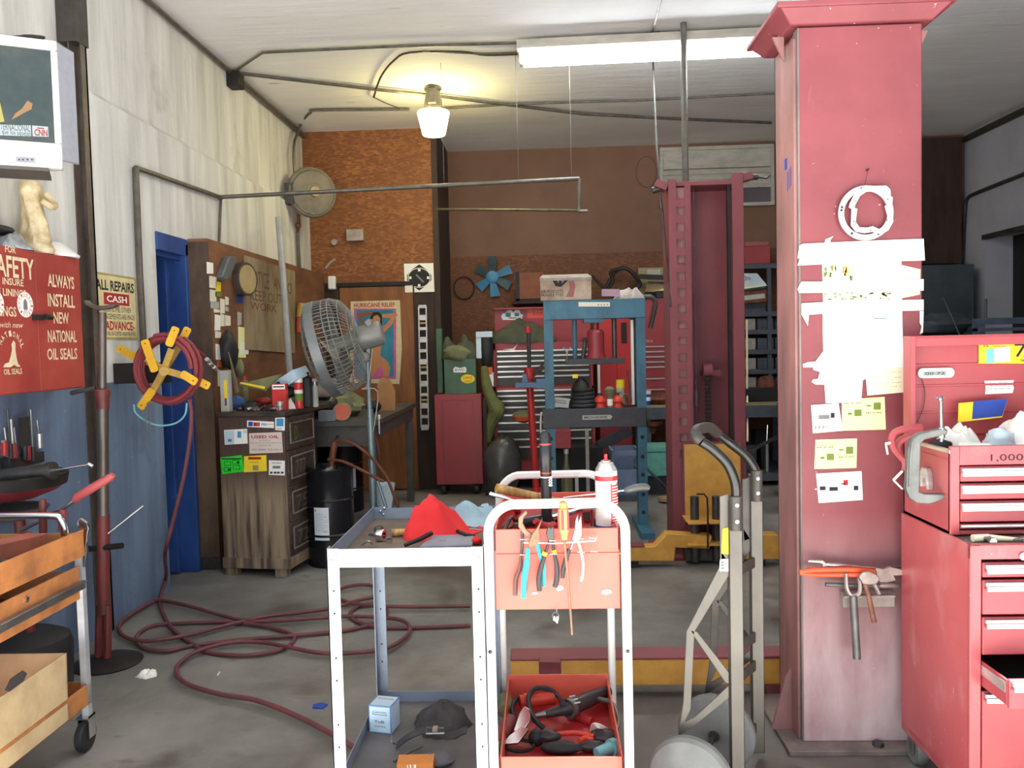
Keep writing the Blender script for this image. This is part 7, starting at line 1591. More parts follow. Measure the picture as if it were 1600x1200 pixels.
f = MB(); f.bx(x0, x1, 5.54, 5.60, TZ_, zb - .02); f.build('body', K_.black_rubber, t, bevel=.01); f = MB(); f.cyl(((x0 + x1) / 2, 5.57, zb - .02), ((x0 + x1) / 2, 5.57, zb + .015), .014, n=12); f.build('cap', K_.ink, t)
canlike('glass_jar', 'clear glass jar at the right end of the chest top', 488, 596, 497, 624, 5.62, 'card_grey', [(.85, 1, 'steel')], 'jar', z0=TZ_)
tag(rag_mesh(K(452, 628), .045, .03, .07, 14, amp=.4).build('white_tissue', K_.paper, smooth=50), 'white tissue crumpled beside the drinking glass', 'tissue')
t = thing('drinking_glass', 'ribbed clear glass at the front edge of the chest top', 'glass', K(438, 636)); f = MB(); q = K(438, 638); glm = mat('clear_glass', (225, 230, 230), .08, trans=.9, var=.02)
f.lathe((q.x, q.y, TZ_), Z3, [(0, .022), (.065, .028), (.065, .0255), (.006, .02), (.006, 0)], 18); f.build('tumbler', glm, t)
c = MB(); c.tube([K(404, 638, .01), K(416, 630, .02)], .009, 10); c.tube([K(414, 631, .02), K(420, 633, .014)], .013, 10); tag(c.build('spark_plug', K_.chrome), 'shiny spark plug lying at the front of chest top', 'spark plug')
c = MB(); c.tube([K(418, 636, .02), K(432, 632, .02)], .018, 12); tag(c.build('dark_cylinder', K_.steel_dark), 'dark cylinder lying left of the drinking glass', 'part')
tag(lump_mesh(K(392, 630, .02), .05, (1.2, .7, .8), 4, amp=.35).build('dark_part', K_.steel_dark, smooth=40), 'dark metal lump in the middle of the chest clutter', 'part')
c = MB(); c.tube([K(383, 628, .02), K(396, 618, .05)], .006, 8); tag(c.build('steel_rod', K_.chrome), 'short bright rod resting on the dark metal lump', 'rod')
tag(lump_mesh(K(411, 612, .03), .05, (1.2, .8, .7), 9).build('maroon_rag', K_.cart_red_dark, smooth=60), 'dark red rag behind the clutter on the chest', 'rag')
for i, (x, y, m_, lb) in enumerate(((374, 633, 'steel_dark', 'dark fitting at the front left of chest top beside the carton'), (388, 636, 'steel', 'grey fitting lying in front of the dark metal lump'), (426, 638, 'chrome', 'small bright fitting between spark plug and glass'), (398, 637, 'rusty_steel', 'small rusty fitting left of the spark plug'))):
 tag(lump_mesh(K(x, y, .015), .018, (1.3, .9, .8), i + 30, amp=.3, n=12).build('pipe_fitting', MATS[m_]), lb, 'part', 'fittings on the chest top')
canlike('squeeze_bottle', 'grey squeeze bottle with a red cap at the back', 378, 594, 388, 622, 5.7, 'olive', [], 'bottle', 'can_red', TZ_)
# ------------------------------------------------------------------ drums and pump
mat('drum_black', (26, 26, 30), 0.22, 0.1, var=0.2, scale=7)
def drum(label, cx, cy, r_, H_, band=True):
 t = thing('oil_drum', label, 'drum', (cx, cy, 0))
 f = MB(); f.lathe((cx, cy, 0), Z3, [(0, r_ * .97), (.012, r_ + .003), (.02, r_), (H_ * .31, r_), (H_ * .325, r_ + .008), (H_ * .34, r_), (H_ * .66, r_), (H_ * .675, r_ + .008), (H_ * .69, r_), (H_ - .03, r_), (H_ - .02, r_ + .004), (H_, r_ + .003), (H_, r_ - .012), (H_ - .02, r_ - .014), (H_ - .02, 0)], 40); f.build('barrel', K_.drum_black, t)
 f = MB()
 for k in range(14):
  a = 2 * math.pi * k / 14; f.box((cx + r_ * .98 * math.cos(a), cy + r_ * .98 * math.sin(a), H_ + .004), (.02, .03, .014), Matrix.Rotation(a, 3, 'Z'))
 f.build('lid_lugs', K_.drum_black, t, smooth=0)
 return t
dx, dy, dr, dh = atY(514, 800, 5.58).x + .012, 5.58, .158, .665
d1 = drum('glossy black oil drum with white paper label by wooden chest', dx, dy, dr, dh)
mat('label_white', (222, 228, 234), .6, var=.03)
aA, aB = -118, -80
def lab_pt(u, v, e=.001): a = rad(aA + (aB - aA) * u); return V(dx + (dr + e) * math.cos(a), dy + (dr + e) * math.sin(a), .19 + .22 * v)
f = MB(); f.grid(lambda u, v: lab_pt(u, v, .001), 14, 2); lo = f.build('paper_label', K_.label_white, d1)
f = MB(); f.mat(0)
for k in range(11): f.grid(lambda u, v: lab_pt(.06 + .88 * u * (.95 if k % 3 else .7), .80 - .05 * k + v * .008, .0016), 10, 2)
f.grid(lambda u, v: lab_pt(.06 + .09 * u, .88 + v * .07, .0016), 4, 2)
f.mat(1).grid(lambda u, v: lab_pt(.6 + .3 * u, .25 + v * .02, .0018), 4, 2)
f.build('print_lines', [K_.ink_grey, K_.card_orange], lo)
d2x = atY(531, 700, 7.4).x
d2 = drum('second black drum under the bench behind the front drum', d2x, 7.4, .20, .66)
def l2(u, v): a = rad(-62 + 26 * u); return V(d2x + .2015 * math.cos(a), 7.4 + .2015 * math.sin(a), .20 + .2 * v)
f = MB(); f.grid(l2, 8, 2); f.build('paper_label', K_.label_white, d2)
t = thing('drum_pump', 'rusty hand pump with curved brown hoses on the drum', 'pump', (dx, dy - .02, dh))
mat('rust', (112, 62, 46), .6, .3, var=.35, scale=18); DP = lambda x, y, d=0.0: atY(x, y, dy + d)
f = MB(); f.cyl((dx + .02, dy - .02, dh - .02), DP(522, 692), .018, n=12); f.cyl(DP(519, 716), DP(523, 690), .024, n=12); f.build('pump_body', K_.rust, t)
f = MB(); f.tube([DP(521, 690), DP(535, 688, -.02), DP(555, 695, -.04), DP(580, 715, -.06), DP(597, 735, -.08), DP(607, 752, -.1), DP(624, 797, -.1)], .010, 8, smooth=4); f.build('hose', K_.rust, t)
f = MB(); f.tube([DP(512, 718, -.02), DP(535, 721, -.05), DP(560, 732, -.08), DP(590, 748, -.1), DP(600, 752, -.1)], .010, 8, smooth=4); f.build('hose', K_.rust, t)
f = MB(); f.tube([DP(523, 690), DP(527, 683, .02)], .006, 8); f.ball(DP(527, 682, .02), .012, 8); f.build('handle', K_.black_iron, t)
f = MB(); f.lathe((dx + .02, dy - .02, dh - .018), Z3, [(0, .03), (.02, .028), (.02, 0)], 12); f.build('bung', K_.steel, t)
# ------------------------------------------------------------------ steel bench behind the drums
mat('bench_steel', (88, 84, 80), 0.55, 0.4, var=0.25, scale=8)
bX0, bX1, bY0, bY1, bZ = -2.12, -1.22, 6.02, 7.85, .93
t = thing('steel_bench', 'dark steel workbench behind the drums, cluttered top', 'workbench', ((bX0 + bX1) / 2, (bY0 + bY1) / 2, 0))
f = MB(); f.bx(bX0, bX1, bY0, bY1, bZ - .04, bZ); f.build('top', K_.bench_steel, t, bevel=.003)
f = MB(); f.bx(bX0 + .03, bX1 - .03, bY0 + .03, bY0 + .05, bZ - .19, bZ - .04); f.cyl(V(atY(527, 682, bY0).x, bY0 + .03, atY(527, 682, bY0).z), V(atY(527, 682, bY0).x, bY0 + .02, atY(527, 682, bY0).z), .02, n=12); f.build('drawer_front', K_.bench_steel, t)
f = MB(); f.bx(bX1 - .05, bX1 - .02, bY0 + .05, bY1 - .05, bZ - .14, bZ - .04); f.build('side_rail', K_.bench_steel, t)
for x in (bX0 + .06, bX1 - .06):
 for y in (bY0 + .08, bY1 - .08): f = MB(); f.bx(x - .03, x + .03, y - .03, y + .03, 0, bZ - .04); f.build('leg', K_.bench_steel, t)
def Bn(x, y, z=0.0): return atZ(x, y, bZ + z)
q = atY(533, 646, 6.04); t = thing('orange_cup', 'orange-lined round pot lying open toward the camera on bench', 'pot', q)
f = MB(); zc = bZ + .066; f.lathe((q.x, 6.06, zc), V(.12, -1, 0), [(-.10, 0), (-.10, .06), (.0, .066), (.0, .058), (-.09, .052), (-.09, 0)], 24); f.build('shell', K_.tan_face, t)
f = MB(); f.lathe((q.x, 6.06, zc), V(.12, -1, 0), [(-.004, .0575), (-.085, .05), (-.085, 0)], 24); f.build('lining', K_.orange_grip, t)
f = MB(); x0, x1, za, zb = rectY(497, 638, 524, 656, 6.04); f.bx(x0, x1, 6.04, 6.14, bZ, bZ + .075); tag(f.build('grey_block', mat('block_grey', (120, 128, 138), .5, var=.15), bevel=.003), 'plain grey block left of the orange pot', 'block')
c = MB(); c.cyl(V(atY(508, 660, 6.03).x, 6.06, bZ), V(atY(508, 660, 6.03).x, 6.06, bZ + .001), .001);
tag(lump_mesh(V(-1.62, 6.5, bZ + .08), .16, (1.2, 1.3, .7), 12, amp=.4).build('brown_heap', K_.olive, smooth=40), 'dark tangled heap behind the orange pot on bench', 'heap')
tag(lump_mesh(V(-1.75, 6.35, bZ + .10), .14, (1.3, 1, .7), 17, amp=.3).build('dark_machine', K_.steel_dark, smooth=40), 'dark machine part on the left of steel bench', 'part')
f = MB(); f.mat(0).bx(-1.90, -1.62, 6.2, 6.5, bZ + .165, bZ + .30); tag(f.build('grey_case', K_.holder_grey, bevel=.02), 'light grey case stacked behind the glass jar', 'case')
f = MB(); q = atY(597, 660, 6.9); f.prism([(-.03, 0), (.10, 0), (.10, .16), (.06, .26), (.0, .28), (-.04, .22)], (q.x, 7.0, bZ), X3, Z3, .05); tag(f.build('cardboard_flap', mat('carton_tan', (178, 128, 80), .8, var=.12)), 'tan cardboard piece standing at the right end of bench', 'cardboard')
tag(lump_mesh(V(-1.40, 6.75, bZ + .05), .06, (1, 1, .8), 6).build('dark_lump', K_.black_iron, smooth=50), 'dark lump in front of the tan cardboard', 'part')
f = MB(); f.tube([atY(592, 650, 5.98), atY(593, 678, 5.98)], .006, 8); f.cyl(atY(592, 654, 5.98), atY(592, 648, 5.98), .016, n=8); tag(f.build('hanging_bolt', K_.alloy_trim), 'bright long bolt hanging at the bench corner', 'bolt')
f = MB(); f.tube([atY(578, 655, 6.012), atY(584, 675, 6.005), atY(591, 700, 5.99), atY(593, 720, 5.98)], .007, 6, smooth=3); tag(f.build('red_string', K_.rust), 'dull red cord hanging down behind the fan pole', 'cord')
f = MB(); f.lathe(V(atY(600, 760, 5.93).x, 5.93, .30), Z3, [(0, .05), (.18, .08), (.18, .072), (.01, .045)], 18); tag(f.build('bucket', K_.bag_blue), 'small pale bucket hanging behind the fan pole', 'bucket')
# ------------------------------------------------------------------ pedestal fan
mat('fan_grey', (134, 134, 128), 0.5, 0.3, var=0.2, scale=12); mat('fan_band', (128, 132, 134), .45, .4, var=.15)
FY = 5.62; fx = atY(583, 750, FY).x
t = thing('pedestal_fan', 'large grey pedestal fan with wire cage turned to the left', 'fan', (fx, FY, 0))
top = atY(574, 560, FY)
f = MB(); f.cyl((fx, FY, .02), (fx + (top.x - fx) * .6, FY, top.z * .75), .025, n=14); f.cyl((fx + (top.x - fx) * .5, FY, top.z * .62), (top.x, FY, top.z), .018, n=14); f.build('pole', mat('pole_zinc', (120, 138, 142), .4, .5, var=.25, scale=10, stretch=(1, 1, .4)), t)
f = MB(); f.lathe((fx, FY, 0), Z3, [(0, .125), (.02, .12), (.04, .08), (.10, .04), (.10, 0)], 28); f.build('base', K_.fan_grey, t)
ax = V(-.962, -.06, -.262).normalized(); u_ = (Z3 - ax * Z3.dot(ax)).normalized(); w_ = ax.cross(u_)
hubc = atY(527, 540, FY - .02); Rf = .325
def fp(d, r, a): return hubc + ax * d + u_ * (r * math.cos(a)) + w_ * (r * math.sin(a))
f = MB(); f.lathe(hubc, ax, [(.055, Rf), (.055, Rf + .008), (.12, Rf + .008), (.12, Rf), (.055, Rf)], 40, u_); f.build('cage_band', K_.fan_band, t)
f = MB()
prof = [(-.16, .08), (-.155, .14), (-.14, .22), (-.10, .29), (-.04, Rf - .006), (.055, Rf)]
for k in range(64): f.tube([fp(d, r, 2 * math.pi * k / 64) for d, r in prof], .0026, 4)
for k in range(48): f.tube([fp(d, r, 2 * math.pi * k / 48) for d, r in ((.12, Rf), (.16, .26), (.19, .16), (.20, .06))], .0024, 4)
for d, r in prof[:-1] + [(.0, Rf - .003), (.16, .26), (.19, .16), (.20, .06)]: f.tube([fp(d, r, 2 * math.pi * i / 40) for i in range(40)], .0036, 5, closed=True)
o = f.build('wire_cage', K_.fan_grey, t)
f = MB()
for k in range(3):
 a0 = 2 * math.pi * k / 3 + .4
 f.grid(lambda u, v: fp(-.03 + .09 * u, .05 + .24 * v, a0 + (u - .5) * (.9 - .1 * v)), 6, 5)
f.build('blade', K_.fan_grey, t, solid=.004)
f = MB(); f.lathe(hubc, -ax, [(-.06, .05), (.10, .06), (.15, .085), (.30, .085), (.32, .075), (.32, 0)], 20, u_); f.build('motor', K_.fan_grey, t)
f = MB(); m0 = hubc - ax * .22; f.bar(m0 + V(0, 0, .08), m0 + V(.03, 0, .1), .12, .04); f.tube([m0 - V(0, 0, .07), V(m0.x - .01, FY, m0.z - .14), V(top.x, FY, top.z - .03)], .026, 8, smooth=3); f.ball(V(top.x - .01, FY - .02, top.z + .01), .04, 10); f.build('yoke', K_.fan_grey, t)
f = MB(); q = hubc - ax * .25; f.tube([q + V(0, -.02, -.09), atY(575, 600, FY - .03), atY(565, 608, FY - .03), atY(590, 612, FY - .03), V(fx + .02, FY - .03, .9)], .004, 6, smooth=4); f.build('power_cord', K_.holder_grey, t)
f = MB(); f.cyl((fx + .03, FY, .55), (fx + .20, FY - .05, .02), .012, n=8); f.build('brace', K_.pole_zinc, t)
# ------------------------------------------------------------------ rear of the shop
mat('cab_red', (152, 54, 60), 0.45, var=0.15, scale=4); mat('locker_red', (184, 44, 44), 0.4, var=0.12, scale=4); mat('drawer_black', (58, 56, 52), 0.4, 0.2, var=0.2, scale=8); mat('army_green', (78, 80, 64), 0.9, var=0.25, scale=7); mat('case_green', (62, 96, 70), 0.45, var=0.2, scale=5); mat('press_blue', (66, 118, 140), 0.5, var=0.25, scale=8, stretch=(1, 1, .5), col2=(52, 92, 112)); mat('press_black', (58, 58, 62), 0.45, 0.3, var=0.2, scale=8)
Yc_ = 8.06
x0, x1, za, zb = rectY(680, 616, 754, 761, Yc_)
t = thing('red_cabinet', 'plain maroon-red cabinet on casters left of the tool chest', 'cabinet', ((x0 + x1) / 2, Yc_ + .2, 0))
f = MB(); f.bx(x0, x1, Yc_ + .012, Yc_ + .30, .10, zb); f.build('carcass', K_.cab_red, t, bevel=.004)
f = MB(); f.bx(x0 + .004, x1 - .004, Yc_, Yc_ + .012, .105, zb - .004); dd = f.build('door', K_.cab_red, t, bevel=.003)
f = MB(); i0, i1, iz0, iz1 = rectY(692, 624, 741, 752, Yc_)
for a, b_, c_, d_ in ((i0, i1, iz0, iz0 + .008), (i0, i1, iz1 - .008, iz1), (i0, i0 + .008, iz0, iz1), (i1 - .008, i1, iz0, iz1)): f.bx(a, b_, Yc_ - .004, Yc_, c_, d_)
f.build('panel_moulding', K_.lift_maroon, dd)
for x in (x0 + .07, x1 - .07):
 for y in (Yc_ + .05, Yc_ + .25):
  f = MB(); f.lathe((x - .02, y, .05), X3, [(0, .02), (0, .05), (.04, .05), (.04, .02)], 16); f.bx(x - .025, x + .025, y - .02, y + .02, .08, .102); f.build('caster', K_.black_rubber, t)
zc0 = zb
t = thing('green_case', 'green metal case with yellow oval sticker on the red cabinet', 'case', (atY(719, 600, Yc_).x, Yc_ + .12, zc0))
g0, g1, _, gz1 = rectY(694, 561, 744, 612, Yc_ + .03)
f = MB(); f.bx(g0, g1, Yc_ + .03, Yc_ + .26, zc0, gz1); f.build('body', K_.case_green, t, bevel=.004)
f = MB(); Ys = Yc_ + .029
f.mat(1).prism([(atY(731 + 11 * math.cos(a), 592 - 7 * math.sin(a), Ys).x, atY(731 + 11 * math.cos(a), 592 - 7 * math.sin(a), Ys).z) for a in [2 * math.pi * i / 20 for i in range(20)]], (0, Ys, 0), X3, Z3, .001)
f.mat(2); ytxt(f, 'GABRIEL', 723, 588, 739, 592, Ys, .002); ytxt(f, '5 WARRANTY', 724, 594, 738, 597, Ys, .002)
f.build('oval_sticker', [K_.paper, K_.sign_yellow, K_.ink_red], t)
f = MB(); flat(f, 0, [(709, 582), (728, 582), (729, 577), (727, 573), (719, 575), (711, 573), (708, 577)], Ys, .001); f.mat(1); ytxt(f, 'BWD', 711, 576, 726, 580, Ys, .002); f.build('logo_sticker', [K_.paper, K_.ink], t)
f = MB(); q0, q1, qz0, qz1 = rectY(681, 513, 691, 565, 8.2); f.bx(q0, q1, 8.2, 8.30, zc0 + .001, qz1); tag(f.build('green_plank', K_.case_green, bevel=.01), 'narrow green board standing left of the green case', 'board')
tag(rag_mesh((atY(718, 555, 8.2).x, 8.22, gz1), .20, .13, .28, 31, amp=.25).build('olive_jacket', K_.army_green, smooth=60), 'olive cloth jacket heaped on the green case', 'jacket')
tag(lump_mesh(V(atY(712, 545, 8.1).x, 8.09, gz1 + .06), .09, (1.4, .7, .8), 22, amp=.3).build('camo_bag', K_.olive, smooth=50), 'brownish bag in front of the olive jacket', 'bag')
f = MB(); x0, x1, za, zb = rectY(744, 518, 769, 527, 8.15); f.bx(x0, x1, 8.15, 8.3, za, zb); x0, x1, za, zb = rectY(744, 527, 752, 560, 8.16); f.bx(x0, x1, 8.16, 8.3, za, atY(748, 519, 8.16).z); tag(f.build('white_carton', K_.bag_blue, bevel=.002), 'white open carton beside the olive jacket', 'carton')
tag(lump_mesh(atY(760, 545, 8.2), .09, (.7, .6, 2.2), 5, amp=.2).build('black_jacket', K_.black_rubber, smooth=60), 'black jacket hanging between cabinet and tool chest', 'jacket')
f = MB(); x0, x1, za, zb = rectY(760, 582, 771, 604, 8.12); f.mat(0).bx(x0, x1, 8.12, 8.2, za, zb); f.mat(1).bx(x0, x1 - .01, 8.118, 8.2, zb - .02, zb + .05); tag(f.build('spray_carton', [K_.paper, K_.orange_grip], bevel=.003), 'white and orange carton tucked beside the tool chest', 'carton')
f = MB(); pts = [atY(x, y, 8.05) for x, y in ((756, 572), (760, 600), (768, 625), (776, 640), (768, 660), (762, 690))]; f.tube(pts, [.03, .05, .06, .09, .06, .03], 10, smooth=4); tag(f.build('olive_duffel', mat('moss', (104, 108, 62), .9, var=.25, scale=10)), 'mossy green cloth sack hanging beside the red cabinet', 'sack')
tag(lump_mesh(V(atY(785, 710, 7.9).x, 7.9, .30), .31, (.62, .5, .98), 9, amp=.18).build('trash_bag', mat('bag_black', (74, 74, 72), .25, var=.25, scale=7), smooth=60), 'dark shiny plastic bag on floor before the tool chest', 'bag')
f = MB(); f.bx(atY(757, 720, 8.0).x, atY(762, 720, 8.0).x, 8.0, 8.03, 0, .95); tag(f.build('brown_plank', K_.dark_wood), 'thin brown slat standing right of the maroon cabinet', 'slat')
# ---- black and red tool chest
Yt = 8.36; x0, x1, _, zt_ = rectY(772, 604, 930, 730, Yt)
t = thing('roller_cabinet', 'red cabinet with rows of black drawers behind the press', 'tool cabinet', ((x0 + x1) / 2, Yt + .2, 0))
f = MB(); f.bx(x0, x1, Yt + .01, Yt + .45, .10, zt_); f.bx(x0, x0 + .03, Yt - .004, Yt + .02, .10, zt_); f.bx(x1 - .03, x1, Yt - .004, Yt + .02, .10, zt_); f.bx((x0 + x1) / 2 + .02, (x0 + x1) / 2 + .07, Yt - .004, Yt + .02, .10, zt_); f.bx(x0, x1, Yt - .004, Yt + .02, zt_ - .04, zt_); f.bx(x0, x1, Yt - .004, Yt + .02, .10, .20)
f.build('carcass', K_.cab_red, t, bevel=.003)
def drawers(t, xa, xb, ys, Y):
 for y0, y1 in zip(ys, ys[1:]):
  za_, zb_ = atY(800, y0, Y).z, atY(800, y1, Y).z
  f = MB(); f.bx(xa, xb, Y - .006, Y + .01, zb_ + .004, za_ - .002); d_ = f.build('drawer', K_.drawer_black, t)
  f = MB(); f.bx(xa + .005, xb - .005, Y - .018, Y - .005, za_ - .018, za_ - .002); f.build('drawer_pull', K_.alloy_trim, d_)
drawers(t, x0 + .035, (x0 + x1) / 2 + .015, (609, 617, 625, 635, 647, 659, 672, 685, 697, 718), Yt); drawers(t, (x0 + x1) / 2 + .075, x1 - .035, (609, 617, 625, 635, 647, 659, 672, 685, 697, 718), Yt)
for x in (x0 + .08, x1 - .08): f = MB(); f.lathe((x - .02, Yt + .06, .05), X3, [(0, .02), (0, .05), (.04, .05), (.04, .02)], 16); f.build('caster', K_.black_rubber, t)
t = thing('drawer_chest', 'red top chest with black drawers, stickered lid raised', 'tool chest', ((x0 + x1) / 2, Yt + .2, zt_))
zz1 = atY(800, 536, Yt).z
f = MB(); f.bx(x0 + .01, x1 - .01, Yt + .01, Yt + .40, zt_ + .001, zz1); f.bx(x0 + .01, x0 + .035, Yt - .004, Yt + .02, zt_ + .001, zz1); f.bx(x1 - .035, x1 - .01, Yt - .004, Yt + .02, zt_ + .001, zz1); f.bx(x0 + .01, x1 - .01, Yt - .004, Yt + .02, zz1 - .07, zz1); f.bx((x0 + x1) / 2 + .02, (x0 + x1) / 2 + .07, Yt - .004, Yt + .02, zt_ + .001, zz1); f.build('carcass', K_.cab_red, t, bevel=.003)
drawers(t, x0 + .045, (x0 + x1) / 2 + .015, (547, 555, 563, 571, 579, 587, 602), Yt); drawers(t, (x0 + x1) / 2 + .075, x1 - .045, (547, 555, 563, 571, 579, 587, 602), Yt)
lz = atY(800, 481, Yt + .36).z
f = MB(); f.bx(x0 + .01, x1 - .01, Yt + .36, Yt + .385, zz1, lz); f.bx(x0 + .01, x1 - .01, Yt + .30, Yt + .36, lz - .02, lz); lid = f.build('lid', K_.cab_red, t, bevel=.003)
Yl = Yt + .359
f = MB(); flat(f, 0, [(786, 500), (783, 495), (785, 490), (790, 489), (792, 485), (798, 484), (802, 488), (806, 484), (812, 485), (813, 490), (817, 492), (816, 498), (811, 500)], Yl); flat(f, 1, rect4(790, 489, 798, 495), Yl - .0013); flat(f, 1, rect4(804, 489, 811, 494), Yl - .0013); flat(f, 2, rect4(794, 496, 806, 497.5), Yl - .0013); f.build('pale_sticker', [K_.bag_blue, K_.case_green, K_.ink_red], lid)
f = MB(); flat(f, 0, rect4(824, 483, 850, 497), Yl); f.mat(1); ytxt(f, 'Joy', 832, 486, 848, 494, Yl - .001, .002); f.build('orange_sticker', [K_.orange_red, K_.ink_red], lid)
tag(rag_mesh((atY(815, 530, 8.4).x, 8.45, zz1), .36, .12, .24, 41, amp=.2, n=44).build('canvas_tarp', K_.army_green, smooth=50), 'dark green canvas heaped along the tool chest top', 'tarp')
f = MB(); flat(f, 0, [(785, 546), (802, 544), (810, 536), (806, 542), (804, 548)], Yt - .007); tag(f.build('torn_sticker', K_.sign_pinkwhite, smooth=0), 'torn pinkish sticker on the tool chest top edge', 'sticker')
# ---- red hydraulic stand with long handle before the chest
t = thing('jack_pole', 'red upright jack pole standing before the black-drawer chest', 'jack', atY(832, 760, 7.6))
J2 = lambda x, y: atY(x, y, 7.6)
f = MB(); f.cyl(J2(827, 590), J2(838, 765), .033, n=14); f.cyl(J2(826, 575), J2(827, 592), .045, n=14); f.build('lower_tube', K_.locker_red, t)
f = MB(); f.cyl(J2(826, 518), J2(827, 580), .018, n=12); f.build('upper_rod', K_.conduit_dark, t); f = MB(); f.cyl(J2(825, 510), J2(825, 520), .03, n=12); f.build('head', K_.locker_red, t)
f = MB(); p = J2(838, 765); f.lathe((p.x, 7.6, 0), Z3, [(0, .15), (.03, .14), (.05, .05), (max(.07, p.z + .02), .04)], 20); f.build('foot', K_.locker_red, t)
f = MB(); x0_, x1_, za, zb = rectY(805, 598, 838, 606, 7.5); f.bx(x0_, x1_, 7.5, 7.54, za, zb); f.prism([(x0_ + .06, zb), (x0_ + .12, zb), (x0_ + .10, zb + .08), (x0_ + .07, zb + .08)], (0, 7.53, 0), X3, Z3, .03); f.bx(x1_, x1_ + .14, 7.5, 7.56, za - .01, zb + .03); tag(f.build('blue_vise', mat('vise_blue', (90, 120, 150), .5, var=.2), bevel=.003), 'blue bench vise jutting left beside the press', 'vise')
f = MB(); f.bar(atY(826, 590, 7.6), atY(850, 572, 7.6), .06, .05); tag(f.build('wood_block', K_.dark_wood), 'dark brown block tilted above the blue vise', 'block')
q = atY(818, 652, 7.7); f = MB(); f.mat(0).lathe((q.x, 7.75, q.z - .06), Z3, [(0, .02), (.03, .09), (.07, .11)], 20); f.mat(1).lathe((q.x, 7.75, q.z + .01), Z3, [(0, .11), (.03, .09), (.05, .04), (.05, 0)], 20); tag(f.build('work_cap', [K_.orange_grip, K_.olive]), 'orange and olive cap hung on the jack pole', 'cap')
f = MB(); f.tube([J2(848, 645), J2(845, 650), J2(845, 700), J2(845, 740)], .010, 8, smooth=3); tag(f.build('pale_rod', K_.alloy_trim), 'pale crooked rod standing left of the press leg', 'rod')
# ---- hydraulic press
YPz = 6.35
t = thing('hydraulic_press', 'blue shop press with black bed beam, clutter on it', 'press', (atY(928, 800, YPz).x, YPz + .1, 0))
px0, px1, pz0, pz1 = rectY(849, 468, 1008, 498, YPz)
f = MB(); f.bx(px0, px1, YPz, YPz + .012, pz0, pz1); f.bx(px0, px1, YPz + .14, YPz + .152, pz0, pz1); f.bx(px0, px1, YPz, YPz + .15, pz1 - .012, pz1); f.build('head_beam', K_.press_blue, t, bevel=.003)
f = MB(); a, b_, c_, d_ = rectY(912, 496, 944, 504, YPz); f.bx(a, b_, YPz + .01, YPz + .14, c_, d_); f.build('jack_seat', K_.press_blue, t)
for k, xc_ in enumerate((px0 + .035, px1 - .035)):
 f = MB(); f.mat(0).bx(xc_ - .035, xc_ + .035, YPz + .012, YPz + .14, .05, pz0 if True else pz1); f.mat(1)
 for zz in (.15, .29, .44, .58, .73, .87): f.cyl((xc_, YPz + .0122, zz), (xc_, YPz + .0112, zz), .016, n=12)
 f.build('upright', [K_.press_blue, K_.ink], t, bevel=.003)
 f = MB(); f.bx(xc_ - .05, xc_ + .05, YPz - .25, YPz + .40, 0, .05); f.build('foot', K_.press_blue, t, bevel=.003)
e0, e1, ez0, ez1 = rectY(848, 638, 1010, 668, YPz - .02)
f = MB(); f.bx(e0, e1, YPz - .02, YPz + .0, ez0, ez1); f.bx(e0, e1, YPz + .155, YPz + .17, ez0, ez1); f.bx(px0 + .0, px0 + .02, YPz, YPz + .155, ez0, ez1); f.bx(px1 - .02, px1, YPz, YPz + .155, ez0, ez1); f.build('bed_beam', K_.press_black, t, bevel=.003)
bedm = MB(); bedm.bx(px0 + .075, px1 - .075, YPz + .001, YPz + .154, ez1 - .02, ez1 - .002); bedm.build('bed_plate', K_.press_black, t)
f = MB(); flat(f, 0, [(910, 656), (954, 655), (957, 651), (954, 648), (910, 649)], YPz - .021); f.mat(1); ytxt(f, 'MOHAWK', 913, 650, 950, 654, YPz - .0222, .001, .02); f.build('name_plate', [K_.card_grey, K_.press_black], t)
f = MB(); flat(f, 0, rect4(904, 472, 953, 479), YPz - .001); f.mat(1); ytxt(f, '- - - -', 934, 475, 950, 477, YPz - .002, .001); f.build('beam_label', [K_.card_cream, K_.ink_grey], t)
f = MB(); a, b_, c_, d_ = rectY(884, 560, 976, 569, YPz + .03); f.bx(a, b_, YPz + .02, YPz + .13, c_, d_); f.build('ram_plate', K_.press_black, t, bevel=.002)
for xx in (898, 960):
 f = MB(); q = atY(xx, 530, YPz + .07); f.cyl((q.x, q.y, c_), (q.x, q.y, pz0), .018, n=12); f.build('return_spring', MATS['press_blue' if xx == 898 else 'steel_dark'], t)
t = thing('bottle_jack', 'dull red bottle jack seated under the press head beam', 'jack', atY(931, 560, YPz + .07))
q = atY(931, 540, YPz + .07); f = MB(); f.lathe((q.x, q.y, d_), Z3, [(0, .075), (.03, .075), (.03, .065), (.20, .065), (.22, .05), (.22, .02), (.28, .02)], 20); f.build('cylinder', K_.cab_red, t)
f = MB(); f.cyl((q.x - .10, q.y, d_ + .0), (q.x - .08, q.y, d_ + .13), .018, n=10); f.ball((q.x - .085, q.y, d_ + .14), .022, 8); f.build('pump', K_.steel_dark, t)
f = MB(); q = atY(886, 555, YPz + .01); f.tube([q + V(-.03, 0, .06), q + V(-.005, 0, .03), q + V(0, 0, .0), q + V(.005, 0, .03), q + V(.03, 0, .06)], .005, 6); f.cyl(q, q - V(0, 0, .05), .006, n=8); tag(f.build('hook_pair', K_.steel), 'small steel fork tool hanging left of the bottle jack', 'tool')
